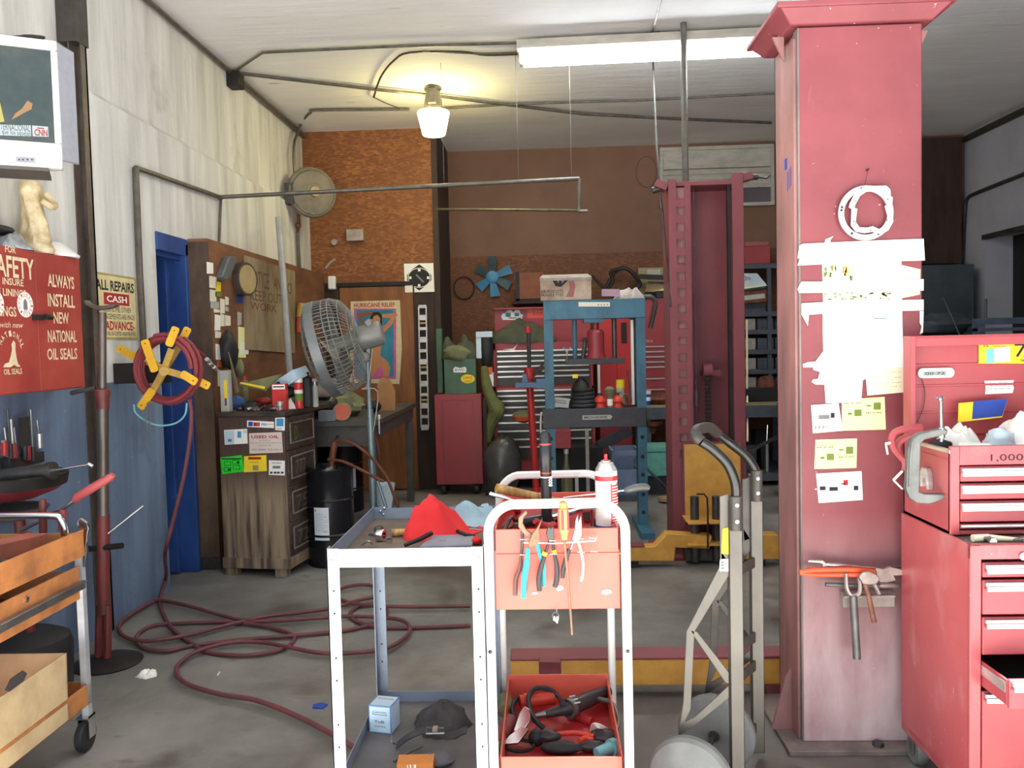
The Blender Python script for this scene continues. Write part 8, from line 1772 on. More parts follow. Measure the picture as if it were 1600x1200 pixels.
# things on the bed
ZB_ = ez1
f = MB(); R_ = Matrix.Rotation(rad(8), 3, 'Y'); q = atY(876, 630, YPz + .05); f.box((q.x, YPz + .08, ZB_ + .045), (.13, .10, .07), R_); f.mat(1); f.box((q.x - .005, YPz + .029, ZB_ + .045), (.10, .002, .008), R_); f.box((q.x - .005, YPz + .029, ZB_ + .062), (.10, .002, .006), R_); tag(f.build('grey_carton', [K_.card_grey, K_.ink_grey], bevel=.002), 'crushed grey carton at the left of the press bed', 'carton')
t = thing('coiled_cable', 'dark coil of cable with yellow clip on press bed', 'cable', (atY(910, 630, YPz).x, YPz + .07, ZB_)); qx = atY(910, 600, YPz + .07).x
f = MB()
for k in range(5): f.tube([V(qx + (.095 - .006 * k) * math.cos(a), YPz + .07 + (.07 - .004 * k) * math.sin(a), ZB_ + .018 + .03 * k) for a in [2 * math.pi * i / 24 for i in range(24)]], .017, 8, closed=True)
f.build('coil', K_.black_rubber, t)
f = MB(); f.lathe((qx - .01, YPz + .07, ZB_ + .14), Z3, [(0, .08), (.06, .05), (.09, .02), (.09, 0)], 16); f.build('bundle', K_.black_iron, t)
f = MB(); q = atY(899, 588, YPz - .01); f.box((q.x, YPz + .02, q.z), (.04, .02, .03)); f.build('yellow_clip', K_.sign_yellow, t)
for i, (x, lb) in enumerate(((938, 'left red bearing puller on the press bed'), (965, 'right red bearing puller on the press bed'))):
 t = thing('red_part', lb, 'part', (atY(x, 630, YPz).x, YPz + .07, ZB_), 0, 'red parts on the press bed'); q = atY(x, 622, YPz + .06)
 f = MB(); f.lathe((q.x, q.y, ZB_), Z3, [(0, .045), (.03, .03), (.045, .05), (.07, .045), (.09, .02), (.09, 0)], 14); f.build('body', K_.orange_red, t); f = MB(); f.cyl((q.x, q.y, ZB_ + .085), (q.x, q.y, ZB_ + .11), .018, n=10); f.build('neck', K_.steel_dark, t)
t = thing('dark_vial', 'small dark bottle with white label between the red parts', 'bottle', (atY(953, 630, YPz).x, YPz + .04, ZB_)); q = atY(953, 622, YPz + .04); f = MB(); f.lathe((q.x, q.y, ZB_), Z3, [(0, .022), (.09, .022), (.11, .035), (.14, .04), (.16, .02), (.16, 0)], 16); f.build('bottle', K_.olive, t); f = MB(); f.lathe((q.x, q.y, ZB_ + .015), Z3, [(0, .0225), (.05, .0225)], 16); f.build('label', K_.paper, t)
t = canlike('yellow_can', 'grey can with bright yellow lid at right of press bed', 963, 593, 976, 632, YPz + .10, 'card_grey', [(.70, 1.0, 'sign_yellow')], z0=ZB_)
tag(lump_mesh(V(atY(973, 620, YPz).x, YPz + .06, ZB_ + .06), .05, (.9, .7, 1.1), 4, amp=.35).build('leaf_wad', K_.rusty_steel, smooth=50), 'brown crumpled wad in front of the yellow-lidded can', 'wad')
f = MB(); a = atY(987, 500, YPz + .10); b_ = atY(989, 632, YPz + .10); f.bar(V(a.x, a.y, b_.z), V(a.x, a.y, a.z), .02, .04, Y3); tag(f.build('white_batten', K_.paper), 'narrow white batten standing inside the right press leg', 'batten')
f = MB(); f.tube([atY(980, 578, YPz + .05), atY(984, 600, YPz + .05), atY(986, 630, YPz + .05)], .007, 8); tag(f.build('dark_wrench', K_.steel_dark), 'dark wrench leaning against the white batten', 'wrench')
# on the press head
zt2 = pz1
t = thing('cardboard_box', 'worn white carton with dark wing emblem above the press', 'box', (atY(883, 460, YPz + .05).x, YPz + .1, zt2))
a, b_, c_, d_ = rectY(844, 427, 924, 466, YPz + .03)
f = MB(); f.bx(a, b_, YPz + .03, YPz + .15, zt2, d_ - .02); f.build('carton', mat('carton_white', (186, 168, 146), .8, var=.2, scale=6, col2=(150, 124, 104)), t, bevel=.006)
f = MB(); f.hull4([V(a - .005, YPz + .02, d_ - .03), V(b_ + .004, YPz + .02, d_ - .03), V(b_ - .02, YPz + .12, d_), V(a + .02, YPz + .12, d_)], .03, V(0, .3, -1)); f.build('flap', K_.holder_grey, t, bevel=.004)
f = MB(); flat(f, 0, [(868, 447), (874, 448), (877, 448), (890, 436), (884, 435), (878, 443), (877, 436), (873, 436), (873, 443), (868, 435), (862, 436)], YPz + .0285); ytxt(f, 'AIR PRODUCTS', 845, 453, 880, 458, YPz + .029, .002); ytxt(f, 'FRAGILE THIS', 845, 459, 880, 463, YPz + .029, .002); f.mat(1); flat(f, 1, [(884, 464), (896, 464), (899, 446), (896, 438), (889, 440), (890, 452)], YPz + .0282); f.build('emblem', [K_.ink, K_.rust_pink], t)
tag(rag_mesh((atY(985, 462, YPz + .05).x, YPz + .08, zt2), .13, .07, .09, 51, amp=.4, n=40).build('grey_gloves', K_.holder_grey, smooth=55), 'grey work gloves and rag on right end of the press', 'gloves')
f = MB(); flat(f, 0, rect4(940, 452, 968, 463), YPz + .03, .02); tag(f.build('pink_carton', mat('pale_pink', (176, 146, 160), .7), smooth=0), 'pinkish flat carton between white box and gloves', 'carton')
f = MB(); p = lambda x, y: atY(x, y, YPz + .06); f.tube([p(1000, 466), p(1016, 464), p(1024, 472), p(1022, 485), p(1016, 513)], [.02, .02, .018, .02, .018], 10, smooth=3); tag(f.build('bent_handle', K_.conduit_dark), 'dark bent pipe handle hooked over the press right end', 'handle')
# ---- red locker and tall drawer chest behind the press
Yk = 8.7
a, b_, c_, d_ = rectY(936, 496, 986, 640, Yk)
t = thing('red_locker', 'bright red steel locker seen through the press frame', 'locker', ((a + b_) / 2, Yk + .2, 0))
f = MB(); f.bx(a, b_, Yk + .012, Yk + .4, .6, d_); f.build('carcass', K_.locker_red, t, bevel=.003); f = MB(); f.bx(a + .005, b_ - .15, Yk, Yk + .012, .62, d_ - .005); f.build('door', K_.locker_red, t, bevel=.003); f = MB(); f.bx(b_ - .145, b_ - .005, Yk, Yk + .012, .62, d_ - .005); dd = f.build('door', K_.locker_red, t, bevel=.003)
f = MB(); h0, h1, hz0, hz1 = rectY(971, 504, 979, 536, Yk - .02); f.bx(h0, h1, Yk - .02, Yk, hz0, hz1); f.build('handle', K_.black_iron, dd, bevel=.004)
f = MB(); h0, h1, hz0, hz1 = rectY(934, 570, 938, 640, Yk - .01); f.bx(h0, h1, Yk - .01, Yk + .02, hz0, hz1); f.build('edge_trim', K_.paper, t)
f = MB(); f.bx(a, b_, Yk + .02, Yk + .38, 0, .6); f.build('stand', K_.cab_red, t)
a, b_, c_, d_ = rectY(1006, 466, 1062, 620, Yk)
t = thing('tall_tool_chest', 'red tool chest with many pale drawer pulls beside the open post', 'tool chest', ((a + b_) / 2, Yk + .2, .86))
f = MB(); f.bx(a, b_, Yk + .01, Yk + .42, .862, d_); f.bx(a, b_, Yk - .004, Yk + .02, atY(1030, 540, Yk).z, d_); f.build('carcass', K_.cab_red, t, bevel=.003)
ys = (540, 548, 556, 564, 572, 590, 607, 621)
for y0, y1 in zip(ys, ys[1:]):
 z0_, z1_ = atY(1028, y1, Yk).z, atY(1028, y0, Yk).z
 f = MB(); f.bx(a + .005, b_ - .005, Yk - .006, Yk + .01, z0_ + .003, z1_ - .002); dd = f.build('drawer', K_.cab_red, t); f = MB(); f.bx(a + .01, b_ - .03, Yk - .02, Yk - .005, z1_ - .016, z1_ - .002); f.build('drawer_pull', K_.alloy_trim, dd)
f = MB(); h0 = atY(1011, 533, Yk - .005); ytxt(f, '775 50', 1009, 531, 1020, 535, Yk - .005, .001); f.build('name_plate', K_.alloy_trim, t)
# ---- steel rack / workbench along the back, right half
mat('rack_steel', (82, 88, 98), 0.5, 0.4, var=0.2, scale=8); mat('bench_wood', (150, 136, 100), .7, var=.2, scale=6)
Yr0, Yr1 = 8.25, 9.15; rx0, rx1 = atY(1006, 640, Yr0).x, 3.3; rz = atY(1100, 632, Yr0).z
t = thing('long_workbench', 'long steel workbench behind the open lift post', 'workbench', ((rx0 + rx1) / 2, 8.7, 0))
f = MB(); f.bx(rx0, rx1, Yr0, Yr1, rz - .02, rz); f.build('top', K_.bench_wood, t)
f = MB(); f.bx(rx0, rx1, Yr0, Yr0 + .04, rz - .14, rz - .02); f.build('apron', K_.rack_steel, t, bevel=.003)
f = MB(); f.bx(rx0, rx1, Yr0 + .02, Yr1, .10, .13); f.bx(rx0, rx1, Yr0 + .01, Yr0 + .04, .05, .13); f.build('lower_shelf', K_.rack_steel, t)
for x in (rx0 + .04, (rx0 + rx1) / 2 + .35, rx1 - .04):
 for y in (Yr0 + .06, Yr1 - .05): f = MB(); f.bx(x - .03, x + .03, y - .03, y + .03, 0, rz - .02); f.build('leg', K_.rack_steel, t)
canlike('blue_can', 'blue can with white top on the long workbench', 1006, 610, 1017, 636, Yr0 + .08, 'ink_blue', [(.75, 1, 'can_white'), (.3, .55, 'can_white')], z0=rz)
tag(lump_mesh(V(atY(1032, 628, Yr0 + .1).x, Yr0 + .12, rz + .055), .10, (1.3, .7, .6), 5, amp=.4).build('rusty_caliper', K_.rust, smooth=40), 'rusty caliper part right of the blue can', 'part')
# under the bench
t = thing('milk_crate', 'blue-grey plastic crate with lattice sides under the bench', 'crate', (atY(978, 760, 7.6).x, 7.8, .0)); a, b_, c_, d_ = rectY(956, 704, 1000, 762, 7.6)
mat('crate_blue', (110, 126, 156), .5, var=.12)
f = MB(); f.bx(a, b_, 7.6, 7.62, .06, c_ + (d_ - c_) * .48); f.bx(a, b_, 7.6, 7.62, d_ - .05, d_); f.bx(a, a + .02, 7.6, 8.0, .06, d_); f.bx(b_ - .02, b_, 7.6, 8.0, .06, d_); f.bx(a, b_, 7.98, 8.0, .06, d_); f.bx(a, b_, 7.6, 8.0, .06, .08); f.build('shell', K_.crate_blue, t)
f = MB(); z0_, z1_ = c_ + (d_ - c_) * .46, d_ - .04; nx = 6
for k in range(-3, nx + 1):
 for s_ in (1, -1):
  xa_ = a + (b_ - a) * k / nx; xb_ = xa_ + s_ * (z1_ - z0_)
  if min(xa_, xb_) > a - .01 and max(xa_, xb_) < b_ + .01: f.bar((xa_, 7.61, z0_), (xb_, 7.61, z1_), .008, .01, Y3)
f.build('lattice', K_.crate_blue, t)
f = MB(); f.bx(a - .05, b_ + .05, 7.58, 8.02, 0, .06); tag(f.build('pallet_board', K_.rack_steel), 'grey flat board under the plastic crate', 'board')
t = thing('teal_box', 'teal speckled metal box under the bench beside the press', 'box', (atY(1025, 745, 7.9).x, 8.0, .13)); a, b_, c_, d_ = rectY(1003, 697, 1047, 744, 7.9)
mat('teal_paint', (104, 172, 160), .5, var=.2, scale=14)
f = MB(); f.bx(a, b_, 7.9, 8.2, c_, d_ - .06); f.build('body', K_.teal_paint, t, bevel=.006); f = MB(); f.bx(a - .004, b_ + .004, 7.895, 8.205, d_ - .058, d_); f.build('lid', K_.teal_paint, t, bevel=.006)
f = MB(); f.bx(a, b_, 7.92, 8.18, .0, c_); tag(f.build('dark_stand', K_.press_black), 'dark stand carrying the teal box', 'stand')
f = MB(); f.bar(atY(1000, 719, 7.89), V(atY(1056, 757, 7.6).x, 7.6, .012), .03, .02); tag(f.build('steel_strip', K_.chrome), 'bright steel strip slanting in front of the teal box', 'strip')
f = MB(); f.cyl(V(atY(1044, 768, 7.5).x, 7.5, .02), V(atY(1044, 768, 7.5).x, 7.5, .05), .09, n=24); tag(f.build('round_plate', K_.tan_face), 'pale round plate on the floor left of the dark red post', 'plate')
f = MB(); q = atY(1024, 668, 8.1); f.lathe((q.x, 8.3, q.z - .08), Z3, [(0, .03), (.06, .04), (.08, .09), (.12, .10), (.12, 0)], 18); tag(f.build('hanging_pulley', K_.rust), 'rusty hanging part below the bench top by the press', 'part')
t = thing('glass_bottle', 'greenish glass bottle on the floor behind the red cart', 'bottle', atY(886, 770, 7.2)); q = atY(886, 770, 7.2); f = MB(); f.lathe((q.x, 7.2, 0.0), Z3, [(0, .05), (.30, .05), (.42, .02), (.50, .018), (.50, 0)], 16); f.build('bottle', mat('bottle_green', (108, 108, 72), .2, var=.2), t)
f = MB(); f.lathe((q.x, 7.2, .5), Z3, [(0, .022), (.04, .022), (.04, 0)], 12); f.build('cap', K_.alloy_trim, t)
for i, (x, y0, y1, m_, lb) in enumerate(((917, 672, 775, 'holder_grey', 'tall pale grey bar standing behind the red cart frame'), (901, 745, 790, 'alloy_trim', 'short bright bar standing behind the red cart frame'), (861, 740, 790, 'holder_grey', 'short grey bar behind the black torch'))):
 f = MB(); p_ = atY(x, y0, 7.3); f.bar(V(p_.x, 7.3, 0), p_, .03, .02, Y3); tag(f.build('flat_bar', MATS[m_]), lb, 'bar', 'bars behind the carts')
a, b_, c_, d_ = rectY(863, 673, 892, 701, 7.8); f = MB(); f.bx(a, b_, 7.8, 8.1, c_, d_); tag(f.build('red_toolbox', K_.cab_red, bevel=.005), 'red toolbox shelf block seen under the press bed', 'toolbox')
f = MB(); f.bx(a - .02, b_ + .3, 7.85, 8.1, .0, c_); tag(f.build('dark_crate', K_.dark_void, bevel=.005), 'dark crate under the red toolbox', 'crate')
a, b_, c_, d_ = rectY(935, 672, 985, 697, 8.0); f = MB(); f.bar(V(a, 8.0, c_), V(b_, 8.0, d_), .06, .1); tag(f.build('black_pipe_elbow', K_.press_black), 'dark machine piece slanting under the press bed', 'part')
# ---- storage rack behind the red posts
Ys0 = 8.95; sx0, sx1 = atY(1150, 500, Ys0).x, 2.75
t = thing('parts_rack', 'dark steel rack of parts bins between the two red posts', 'rack', ((sx0 + sx1) / 2, 9.2, rz))
zs_ = [atY(1185, y, Ys0).z for y in (412, 487, 515, 546, 577, 607)]
for zz in zs_: f = MB(); f.bx(sx0, sx1, Ys0, 9.42, zz - .02, zz); f.bx(sx0, sx1, Ys0, Ys0 + .01, zz - .05, zz); f.build('shelf', K_.rack_steel, t)
for x in (sx0 + .02, atY(1203, 500, Ys0).x, sx1 - .02): f = MB(); f.bx(x - .02, x + .02, Ys0 + .012, Ys0 + .05, rz, zs_[0]); f.build('upright', K_.rack_steel, t)
k = 0
for zz in zs_[2:]:
 for j in range(7):
  x = sx0 + .05 + j * .19
  if x > sx1 - .2: break
  f = MB(); f.bx(x, x + .17, Ys0 + .06, Ys0 + .35, zz, zz + .12); f.bx(x + .05, x + .12, Ys0 + .052, Ys0 + .06, zz + .03, zz + .09)
  tag(f.build('parts_bin', MATS['rack_steel' if (k % 3) else 'holder_grey'], bevel=.003), 'grey parts bin, number %s along the %s row of bins on the rack' % (('one', 'two', 'three', 'four', 'five', 'six', 'seven')[j], ('top', 'second', 'third', 'lowest')[zs_.index(zz) - 2]), 'bin', 'parts bins on the rack'); k += 1
a, b_, c_, d_ = rectY(1163, 377, 1204, 410, Ys0 + .02); f = MB(); f.bx(a, b_, Ys0 + .02, Ys0 + .35, zs_[0], d_ - .05); f.mat(1).bx(a + .01, b_ - .01, Ys0 + .03, Ys0 + .34, d_ - .05, d_); tag(f.build('red_case', [K_.cab_red, K_.rust_pink], bevel=.008), 'red case with pale lid on top of the parts rack', 'case')
a, b_, c_, d_ = rectY(1158, 455, 1198, 473, Ys0 - .1); R_ = Matrix.Rotation(rad(-5), 3, 'Y'); f = MB(); f.box(((a + b_) / 2, Ys0 + .05, (c_ + d_) / 2), (b_ - a, .3, d_ - c_), R_); f.mat(1).box(((a + b_) / 2, Ys0 - .102, (c_ + d_) / 2), (b_ - a - .04, .002, .05), R_); tag(f.build('orange_carton', [K_.rust, K_.card_grey], bevel=.003), 'orange-brown carton with grey label under the white bag', 'carton')
f = MB(); f.hull4([atY(1160, 452, Ys0 - .1), atY(1199, 446, Ys0 - .1), atY(1183, 427, Ys0 + .05), atY(1160, 427, Ys0 + .05)], .10, V(0, 1, -.25)); f.mat(1).hull4([atY(1160, 452, Ys0 - .104), atY(1196, 447, Ys0 - .104), atY(1196, 446, Ys0 - .104), atY(1160, 448, Ys0 - .104)], .003, Y3); f.mat(2)
ytxt(f, 'Jim', 1163, 431, 1172, 440, Ys0 - .03, .012)
tag(f.build('white_packet', [K_.bag_blue, K_.paper_yellow, K_.ink_grey], bevel=.01), 'white packet lying on the orange-brown carton in rack', 'packet')
f = MB(); a, b_, c_, d_ = rectY(1158, 474, 1196, 487, Ys0 + .01); f.bx(a, b_, Ys0 + .01, Ys0 + .25, zs_[1], d_); tag(f.build('dark_bin', K_.rack_steel), 'dark low bin under the orange-brown carton in rack', 'bin')
f = MB(); f.cyl(atY(1167, 500, Ys0 - .03), atY(1168, 690, Ys0 - .75), .010, n=8); tag(f.build('pale_rod', K_.tape), 'thin pale rod leaning on the rack next the open post', 'rod')
tag(lump_mesh(V(atY(1196, 600, Ys0 - .2).x, Ys0 - .25, rz + .13), .11, (.9, .7, 1.1), 5, amp=.3).build('copper_part', K_.rust, smooth=40), 'rusty bulky part standing on bench below the bins', 'part')
f = MB(); a, b_, c_, d_ = rectY(1165, 612, 1206, 630, Yr0 + .2); f.bx(a, b_ + .3, Yr0 + .2, Yr0 + .5, rz, d_ + .03); tag(f.build('black_tray', K_.dark_void, bevel=.01), 'black tray under the rusty part on the bench', 'tray')
f = MB(); a = atY(1150, 712, 8.32); b_ = atY(1215, 682, 8.32); f.bar(V(a.x - .25, 8.32, .145), b_, .03, .03); tag(f.build('angle_bar', K_.steel_dark), 'dark bar slanting below bench beside the red column', 'bar')
t = thing('grease_gun', 'bright slender grease gun standing under the bench', 'grease gun', atY(1208, 745, 8.1)); q = atY(1208, 745, 8.1); f = MB(); f.cyl((q.x, 8.32, .13), (q.x, 8.32, .13 + .28), .025, n=14); f.build('barrel', K_.chrome, t); f = MB(); f.cyl((q.x, 8.32, .41), (q.x + .01, 8.32, .60), .008, n=8); f.build('spout', K_.chrome, t)
for i, (x, zz, w_, h_, lb) in enumerate(((1178, .13, .16, .25, 'dark box under the bench left of the grease gun'), (1190, .13, .12, .40, 'tall dark canister under the bench beside the grease gun'))):
 f = MB(); q = atY(x, 720, 8.5); f.bx(q.x - w_ / 2, q.x + w_ / 2, 8.5, 8.7, zz, zz + h_); tag(f.build('dark_box', MATS['dark_void' if i else 'rack_steel'], bevel=.01), lb, 'box')
# ---- wall shelf and things on it
zsf = atY(830, 470, 9.1).z
f = MB(); f.bx(atY(800, 470, 9.1).x, atY(1075, 470, 9.1).x, 9.1, 9.44, zsf - .03, zsf); tag(f.build('wall_shelf', K_.dark_wood), 'dark wooden shelf on the back wall behind the press', 'shelf')
t = thing('picture_frame', 'dark-edged brown picture frame on the wall shelf', 'frame', atY(825, 468, 9.2)); a, b_, c_, d_ = rectY(806, 424, 850, 468, 9.2)
f = MB(); f.bx(a, b_, 9.2, 9.22, zsf, zsf + .03); f.bx(a, a + .04, 9.2, 9.22, zsf, d_); f.build('moulding', K_.black_iron, t); f = MB(); f.bx(a + .04, b_, 9.205, 9.22, zsf + .03, d_ - .01); f.bx(a + .05, b_ - .01, 9.2, 9.206, zsf + (d_ - zsf) * .5, d_ - .02); f.build('panel', mat('terracotta', (140, 84, 60), .7, var=.2, scale=6), t)
t = thing('rubber_belts', 'loops of black drive belt on the wall shelf', 'belt', atY(970, 460, 9.2)); p = lambda x, y: atY(x, y, 9.22)
f = MB(); f.tube([p(945, 458), p(952, 440), p(962, 424), p(976, 419), p(990, 428), p(1000, 445), p(985, 455), p(965, 460)], .022, 8, closed=True, smooth=4); f.build('belt', K_.black_rubber, t)
f = MB(); f.tube([atY(x, y, 9.17) for x, y in ((924, 430), (934, 440), (946, 452), (958, 440), (953, 425), (966, 420))], .016, 8, smooth=4); f.build('belt', K_.black_iron, t)
f = MB(); a, b_, c_, d_ = rectY(997, 418, 1042, 433, 9.3); f.mat(0).bx(a, b_, 9.3, 9.4, zsf, d_); f.mat(1).bx(a + .1, b_ - .07, 9.298, 9.3, c_ + .02, d_ - .02); tag(f.build('brown_carton', [K_.bench_wood, K_.card_grey], bevel=.004), 'brown carton with white label at right of wall shelf', 'carton')
f = MB(); f.mat(0); f.bar(atY(998, 432, 9.1), atY(1046, 434, 9.1), .05, .05); tag(f.build('dark_log', K_.black_iron), 'dark bar lying in front of the brown carton', 'bar')
f = MB(); f.hull4([atY(1008, 456, 9.05), atY(1046, 456, 9.05), atY(1046, 440, 9.2), atY(1012, 440, 9.2)], .06, V(0, 1, -.3)); tag(f.build('grey_sheet', K_.grey_ply, bevel=.004), 'greyish folded sheet on the shelf above the tall chest', 'sheet')
f = MB(); flat(f, 0, [(1018, 455), (1045, 455), (1045, 449), (1030, 453)], 9.04, .01); tag(f.build('yellow_leaflet', K_.paper_yellow, smooth=0), 'pale yellow leaflet edge above the tall red chest', 'leaflet')
f = MB(); a, b_, c_, d_ = rectY(1020, 456, 1050, 466, 8.95); f.bx(a, b_, 8.72, 9.05, atY(1030, 466, Yk).z, d_); tag(f.build('black_case', K_.black_rubber, bevel=.01), 'black case lying on the tall red tool chest', 'case')
# ---- hanging on the back wall
t = thing('fan_blade', 'six-bladed blue-grey engine fan hung on the back wall', 'engine fan', atY(769, 435, YB - .06)); hc = atY(769, 433, YB - .06)
mat('blade_teal', (66, 92, 102), .5, .3, var=.2, scale=10); mat('blade_blue', (66, 130, 170), .45, .2, var=.15)
ends = [(769, 401), (745, 419), (748, 450), (774, 463), (797, 447), (798, 420)]
for i, (ex, ey) in enumerate(ends):
 e = atY(ex, ey, YB - .06); u_ = (e - hc).normalized(); w_ = u_.cross(Y3); L_ = (e - hc).length; tw = .03
 f = MB(); f.hull4([hc + u_ * .04 - w_ * .03 - Y3 * .012, e - w_ * .055 - Y3 * .02, e + w_ * .055 + Y3 * .02, hc + u_ * .04 + w_ * .03 + Y3 * .012], .006, Y3); f.build('blade', MATS['blade_teal' if i in (0, 1, 4) else 'blade_blue'], t)
f = MB(); f.lathe(hc + V(0, .01, 0), -Y3, [(0, .07), (.02, .07), (.03, .045), (.03, 0)], 20); f.build('hub', K_.blade_blue, t)
q = atY(725, 450, YB - .03); f = MB(); f.tube([q + V(.115 * math.cos(a), 0, .125 * math.sin(a)) for a in [2 * math.pi * i / 30 for i in range(30)]], .009, 6, closed=True); tag(f.build('drive_belt', K_.black_iron), 'thin dark belt ring hung left of the engine fan', 'belt')
q = atY(1010, 268, YB - .02); f = MB(); f.tube([q + V(.115 * math.cos(a), 0, .17 * math.sin(a)) for a in [2 * math.pi * i / 30 for i in range(30)]], .006, 6, closed=True); tag(f.build('wire_ring', K_.brown_paint), 'faint wire ring on the brown wall left of the louvred window', 'wire')
# ---- dark bay at the far right
mat('slate', (70, 78, 86), .7, var=.2, scale=5); mat('slate_blue', (84, 96, 116), .5, .2, var=.2)
a, b_, c_, d_ = rectY(1400, 414, 1522, 540, 9.0); f = MB(); f.bx(a, b_, 9.0, 9.4, 0, d_); tag(f.build('grey_locker', K_.slate, bevel=.005), 'tall slate grey locker in the dark right bay', 'locker')
f = MB(); a, b_, c_, d_ = rectY(1418, 215, 1503, 412, 9.35); f.bx(a, b_, 9.35, 9.43, c_, d_); struct(f.build('trim_7', K_.dark_wood))
t = thing('truck_rack', 'slate blue steel rack bars in the right bay above chest lid', 'rack', (3.6, 7.5, 0)); a, b_, c_, d_ = rectY(1528, 496, 1640, 506, 7.4)
f = MB(); f.bx(a, b_ + .3, 7.4, 7.5, c_, d_); f.bx(a, b_ + .3, 7.38, 7.5, c_ - .06, c_ - .03); f.build('top_bar', K_.slate_blue, t, bevel=.003); f = MB(); f.bx(a, a + .06, 7.4, 7.5, 0, c_); f.build('leg', K_.slate_blue, t); f = MB(); f.bx(b_, b_ + .06, 7.4, 7.5, 0, c_); f.build('leg', K_.slate_blue, t); f = MB(); f.cyl((atY(1543, 490, 7.42).x, 7.45, d_), (atY(1543, 490, 7.42).x, 7.45, d_ + .17), .012, n=8); f.build('stake', K_.slate, t)
f = MB(); f.tube([atY(1474, 465, 8.16), atY(1500, 525, 8.1), V(atY(1530, 600, 8.0).x, 7.9, .01)], .008, 6); tag(f.build('thin_pole', K_.steel_dark), 'thin pole leaning in the dark right bay', 'pole')
tag(lump_mesh(V(atY(1470, 515, 8.4).x, 8.4, 1.55), .22, (1.4, .8, .5), 7, amp=.4).build('dark_heap', K_.slate, smooth=40), 'dark heap of parts in the right bay above chest lid', 'heap')
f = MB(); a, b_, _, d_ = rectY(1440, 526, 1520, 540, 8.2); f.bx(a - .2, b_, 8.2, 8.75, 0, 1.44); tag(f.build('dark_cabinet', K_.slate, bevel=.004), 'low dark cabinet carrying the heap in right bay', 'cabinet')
f = MB(); f.tube([atX(1503, 420, XR - .02), atX(1508, 330, XR - .02), atX(1512, 310, XR - .02), atX(1530, 300, XR - .02), atX(1600, 272, XR - .02)], .02, 8, smooth=3); tag(f.build('wall_conduit', K_.conduit_dark), 'dark conduit bending along the right wall', 'pipe')
# ------------------------------------------------------------------ orange tool cart, bottom left
mat('cart_orange', (198, 130, 74), 0.5, var=0.25, scale=8, col2=(150, 96, 58)); mat('cart_inside', (60, 54, 54), 0.7, var=0.3, scale=9)
OX0, OX1, OY0, OY1 = -2.12, -1.68, 2.15, 2.93
t = oc = thing('orange_cart', 'worn orange tool cart with chrome end handle, bottom left', 'cart', ((OX0 + OX1) / 2, (OY0 + OY1) / 2, 0))
O = lambda x, y: atX(x, y, OX1)
zt1, zb1 = O(104, 838).z, O(104, 868).z
f = MB(); f.mat(0)
f.bx(OX1 - .006, OX1, OY0, OY1, zb1 - .03, zt1); f.bx(OX0, OX0 + .006, OY0, OY1, zb1, zt1); f.bx(OX0, OX1, OY1 - .006, OY1, zb1, zt1 - .012); f.mat(1).bx(OX0 + .006, OX1 - .006, OY0, OY1 - .006, zb1 - .004, zb1 + .002); f.mat(0).bx(OX1 - .001, OX1 + .001, OY0, OY1, zb1 - .003, zb1); f.build('top_tray', [K_.cart_orange, K_.cart_inside], t, bevel=.002)
OY2 = O(122, 900).y; zt2, zb2 = O(122, 884).z, O(122, 924).z; zb3 = O(122, 937).z
f = MB(); f.mat(0); f.bx(OX1 - .004, OX1 + .004, OY0, OY2, zb3, zt2); f.bx(OX0, OX0 + .006, OY0, OY2, zb3, zt2); f.bx(OX0, OX1, OY2 - .006, OY2, zb3, zt2 - .02); f.mat(1).bx(OX0, OX1, OY0, OY2, zb3, zb3 + .006); f.build('drawer_tray', [K_.cart_orange, K_.cart_red_dark], t, bevel=.002)
za_, zb_ = O(127, 907).z, O(124, 917).z
f = MB(); f.bx(OX1 + .004, OX1 + .02, OY0, OY2 + .012, za_ - .026, za_); f.bx(OX1 + .004, OX1 + .026, OY0, OY2 + .012, za_ - .002, za_ + .004); f.build('alloy_pull', K_.steel, t, bevel=.002)
f = MB(); q = O(38, 937); f.lathe(V(OX1 + .004, q.y, q.z), X3, [(0, .009), (.008, .009), (.010, .005), (.010, 0)], 14); f.build('lock', K_.chrome, t)
ls = atZ(110, 1178, 0)
f = MB(); zs0, zs1 = atY(111, 1097, 2.98).z, atY(111, 1065, 2.98).z
f.bx(OX1 - .036, OX1 - .03, OY0, 2.98, zs0, zs1); f.bx(OX0, OX0 + .006, OY0, 2.98, zs0, zs1); f.bx(OX0, OX1 - .03, 2.974, 2.98, zs0, zs1); f.bx(OX0, OX1 - .03, OY0, 2.98, zs0, zs0 + .006); f.build('bottom_shelf', K_.cart_orange, t, bevel=.002)
f = MB(); f.bx(OX1 - .055, OX1 - .03, 2.955, 2.98, .13, zb1); f.build('leg', K_.galvanised, t); f = MB(); f.bx(OX0, OX0 + .025, 2.955, 2.98, .13, zb1); f.build('leg', K_.galvanised, t)
for x in (OX1 - .045, OX0 + .02):
 f = MB(); f.bx(x - .022, x - .018, 2.94, 2.985, .05, .13); f.bx(x + .018, x + .022, 2.94, 2.985, .05, .13); f.bx(x - .022, x + .022, 2.93, 2.99, .125, .13); k = f.build('caster_fork', K_.chrome, t)
 f = MB(); f.lathe((x - .014, 2.95, .058), X3, [(0, .02), (0, .052), (.006, .058), (.022, .058), (.028, .052), (.028, .02)], 24); f.build('wheel', K_.black_rubber, k)
hx1, hz1 = atY(101, 832, 2.93), atY(60, 806, 2.93).z
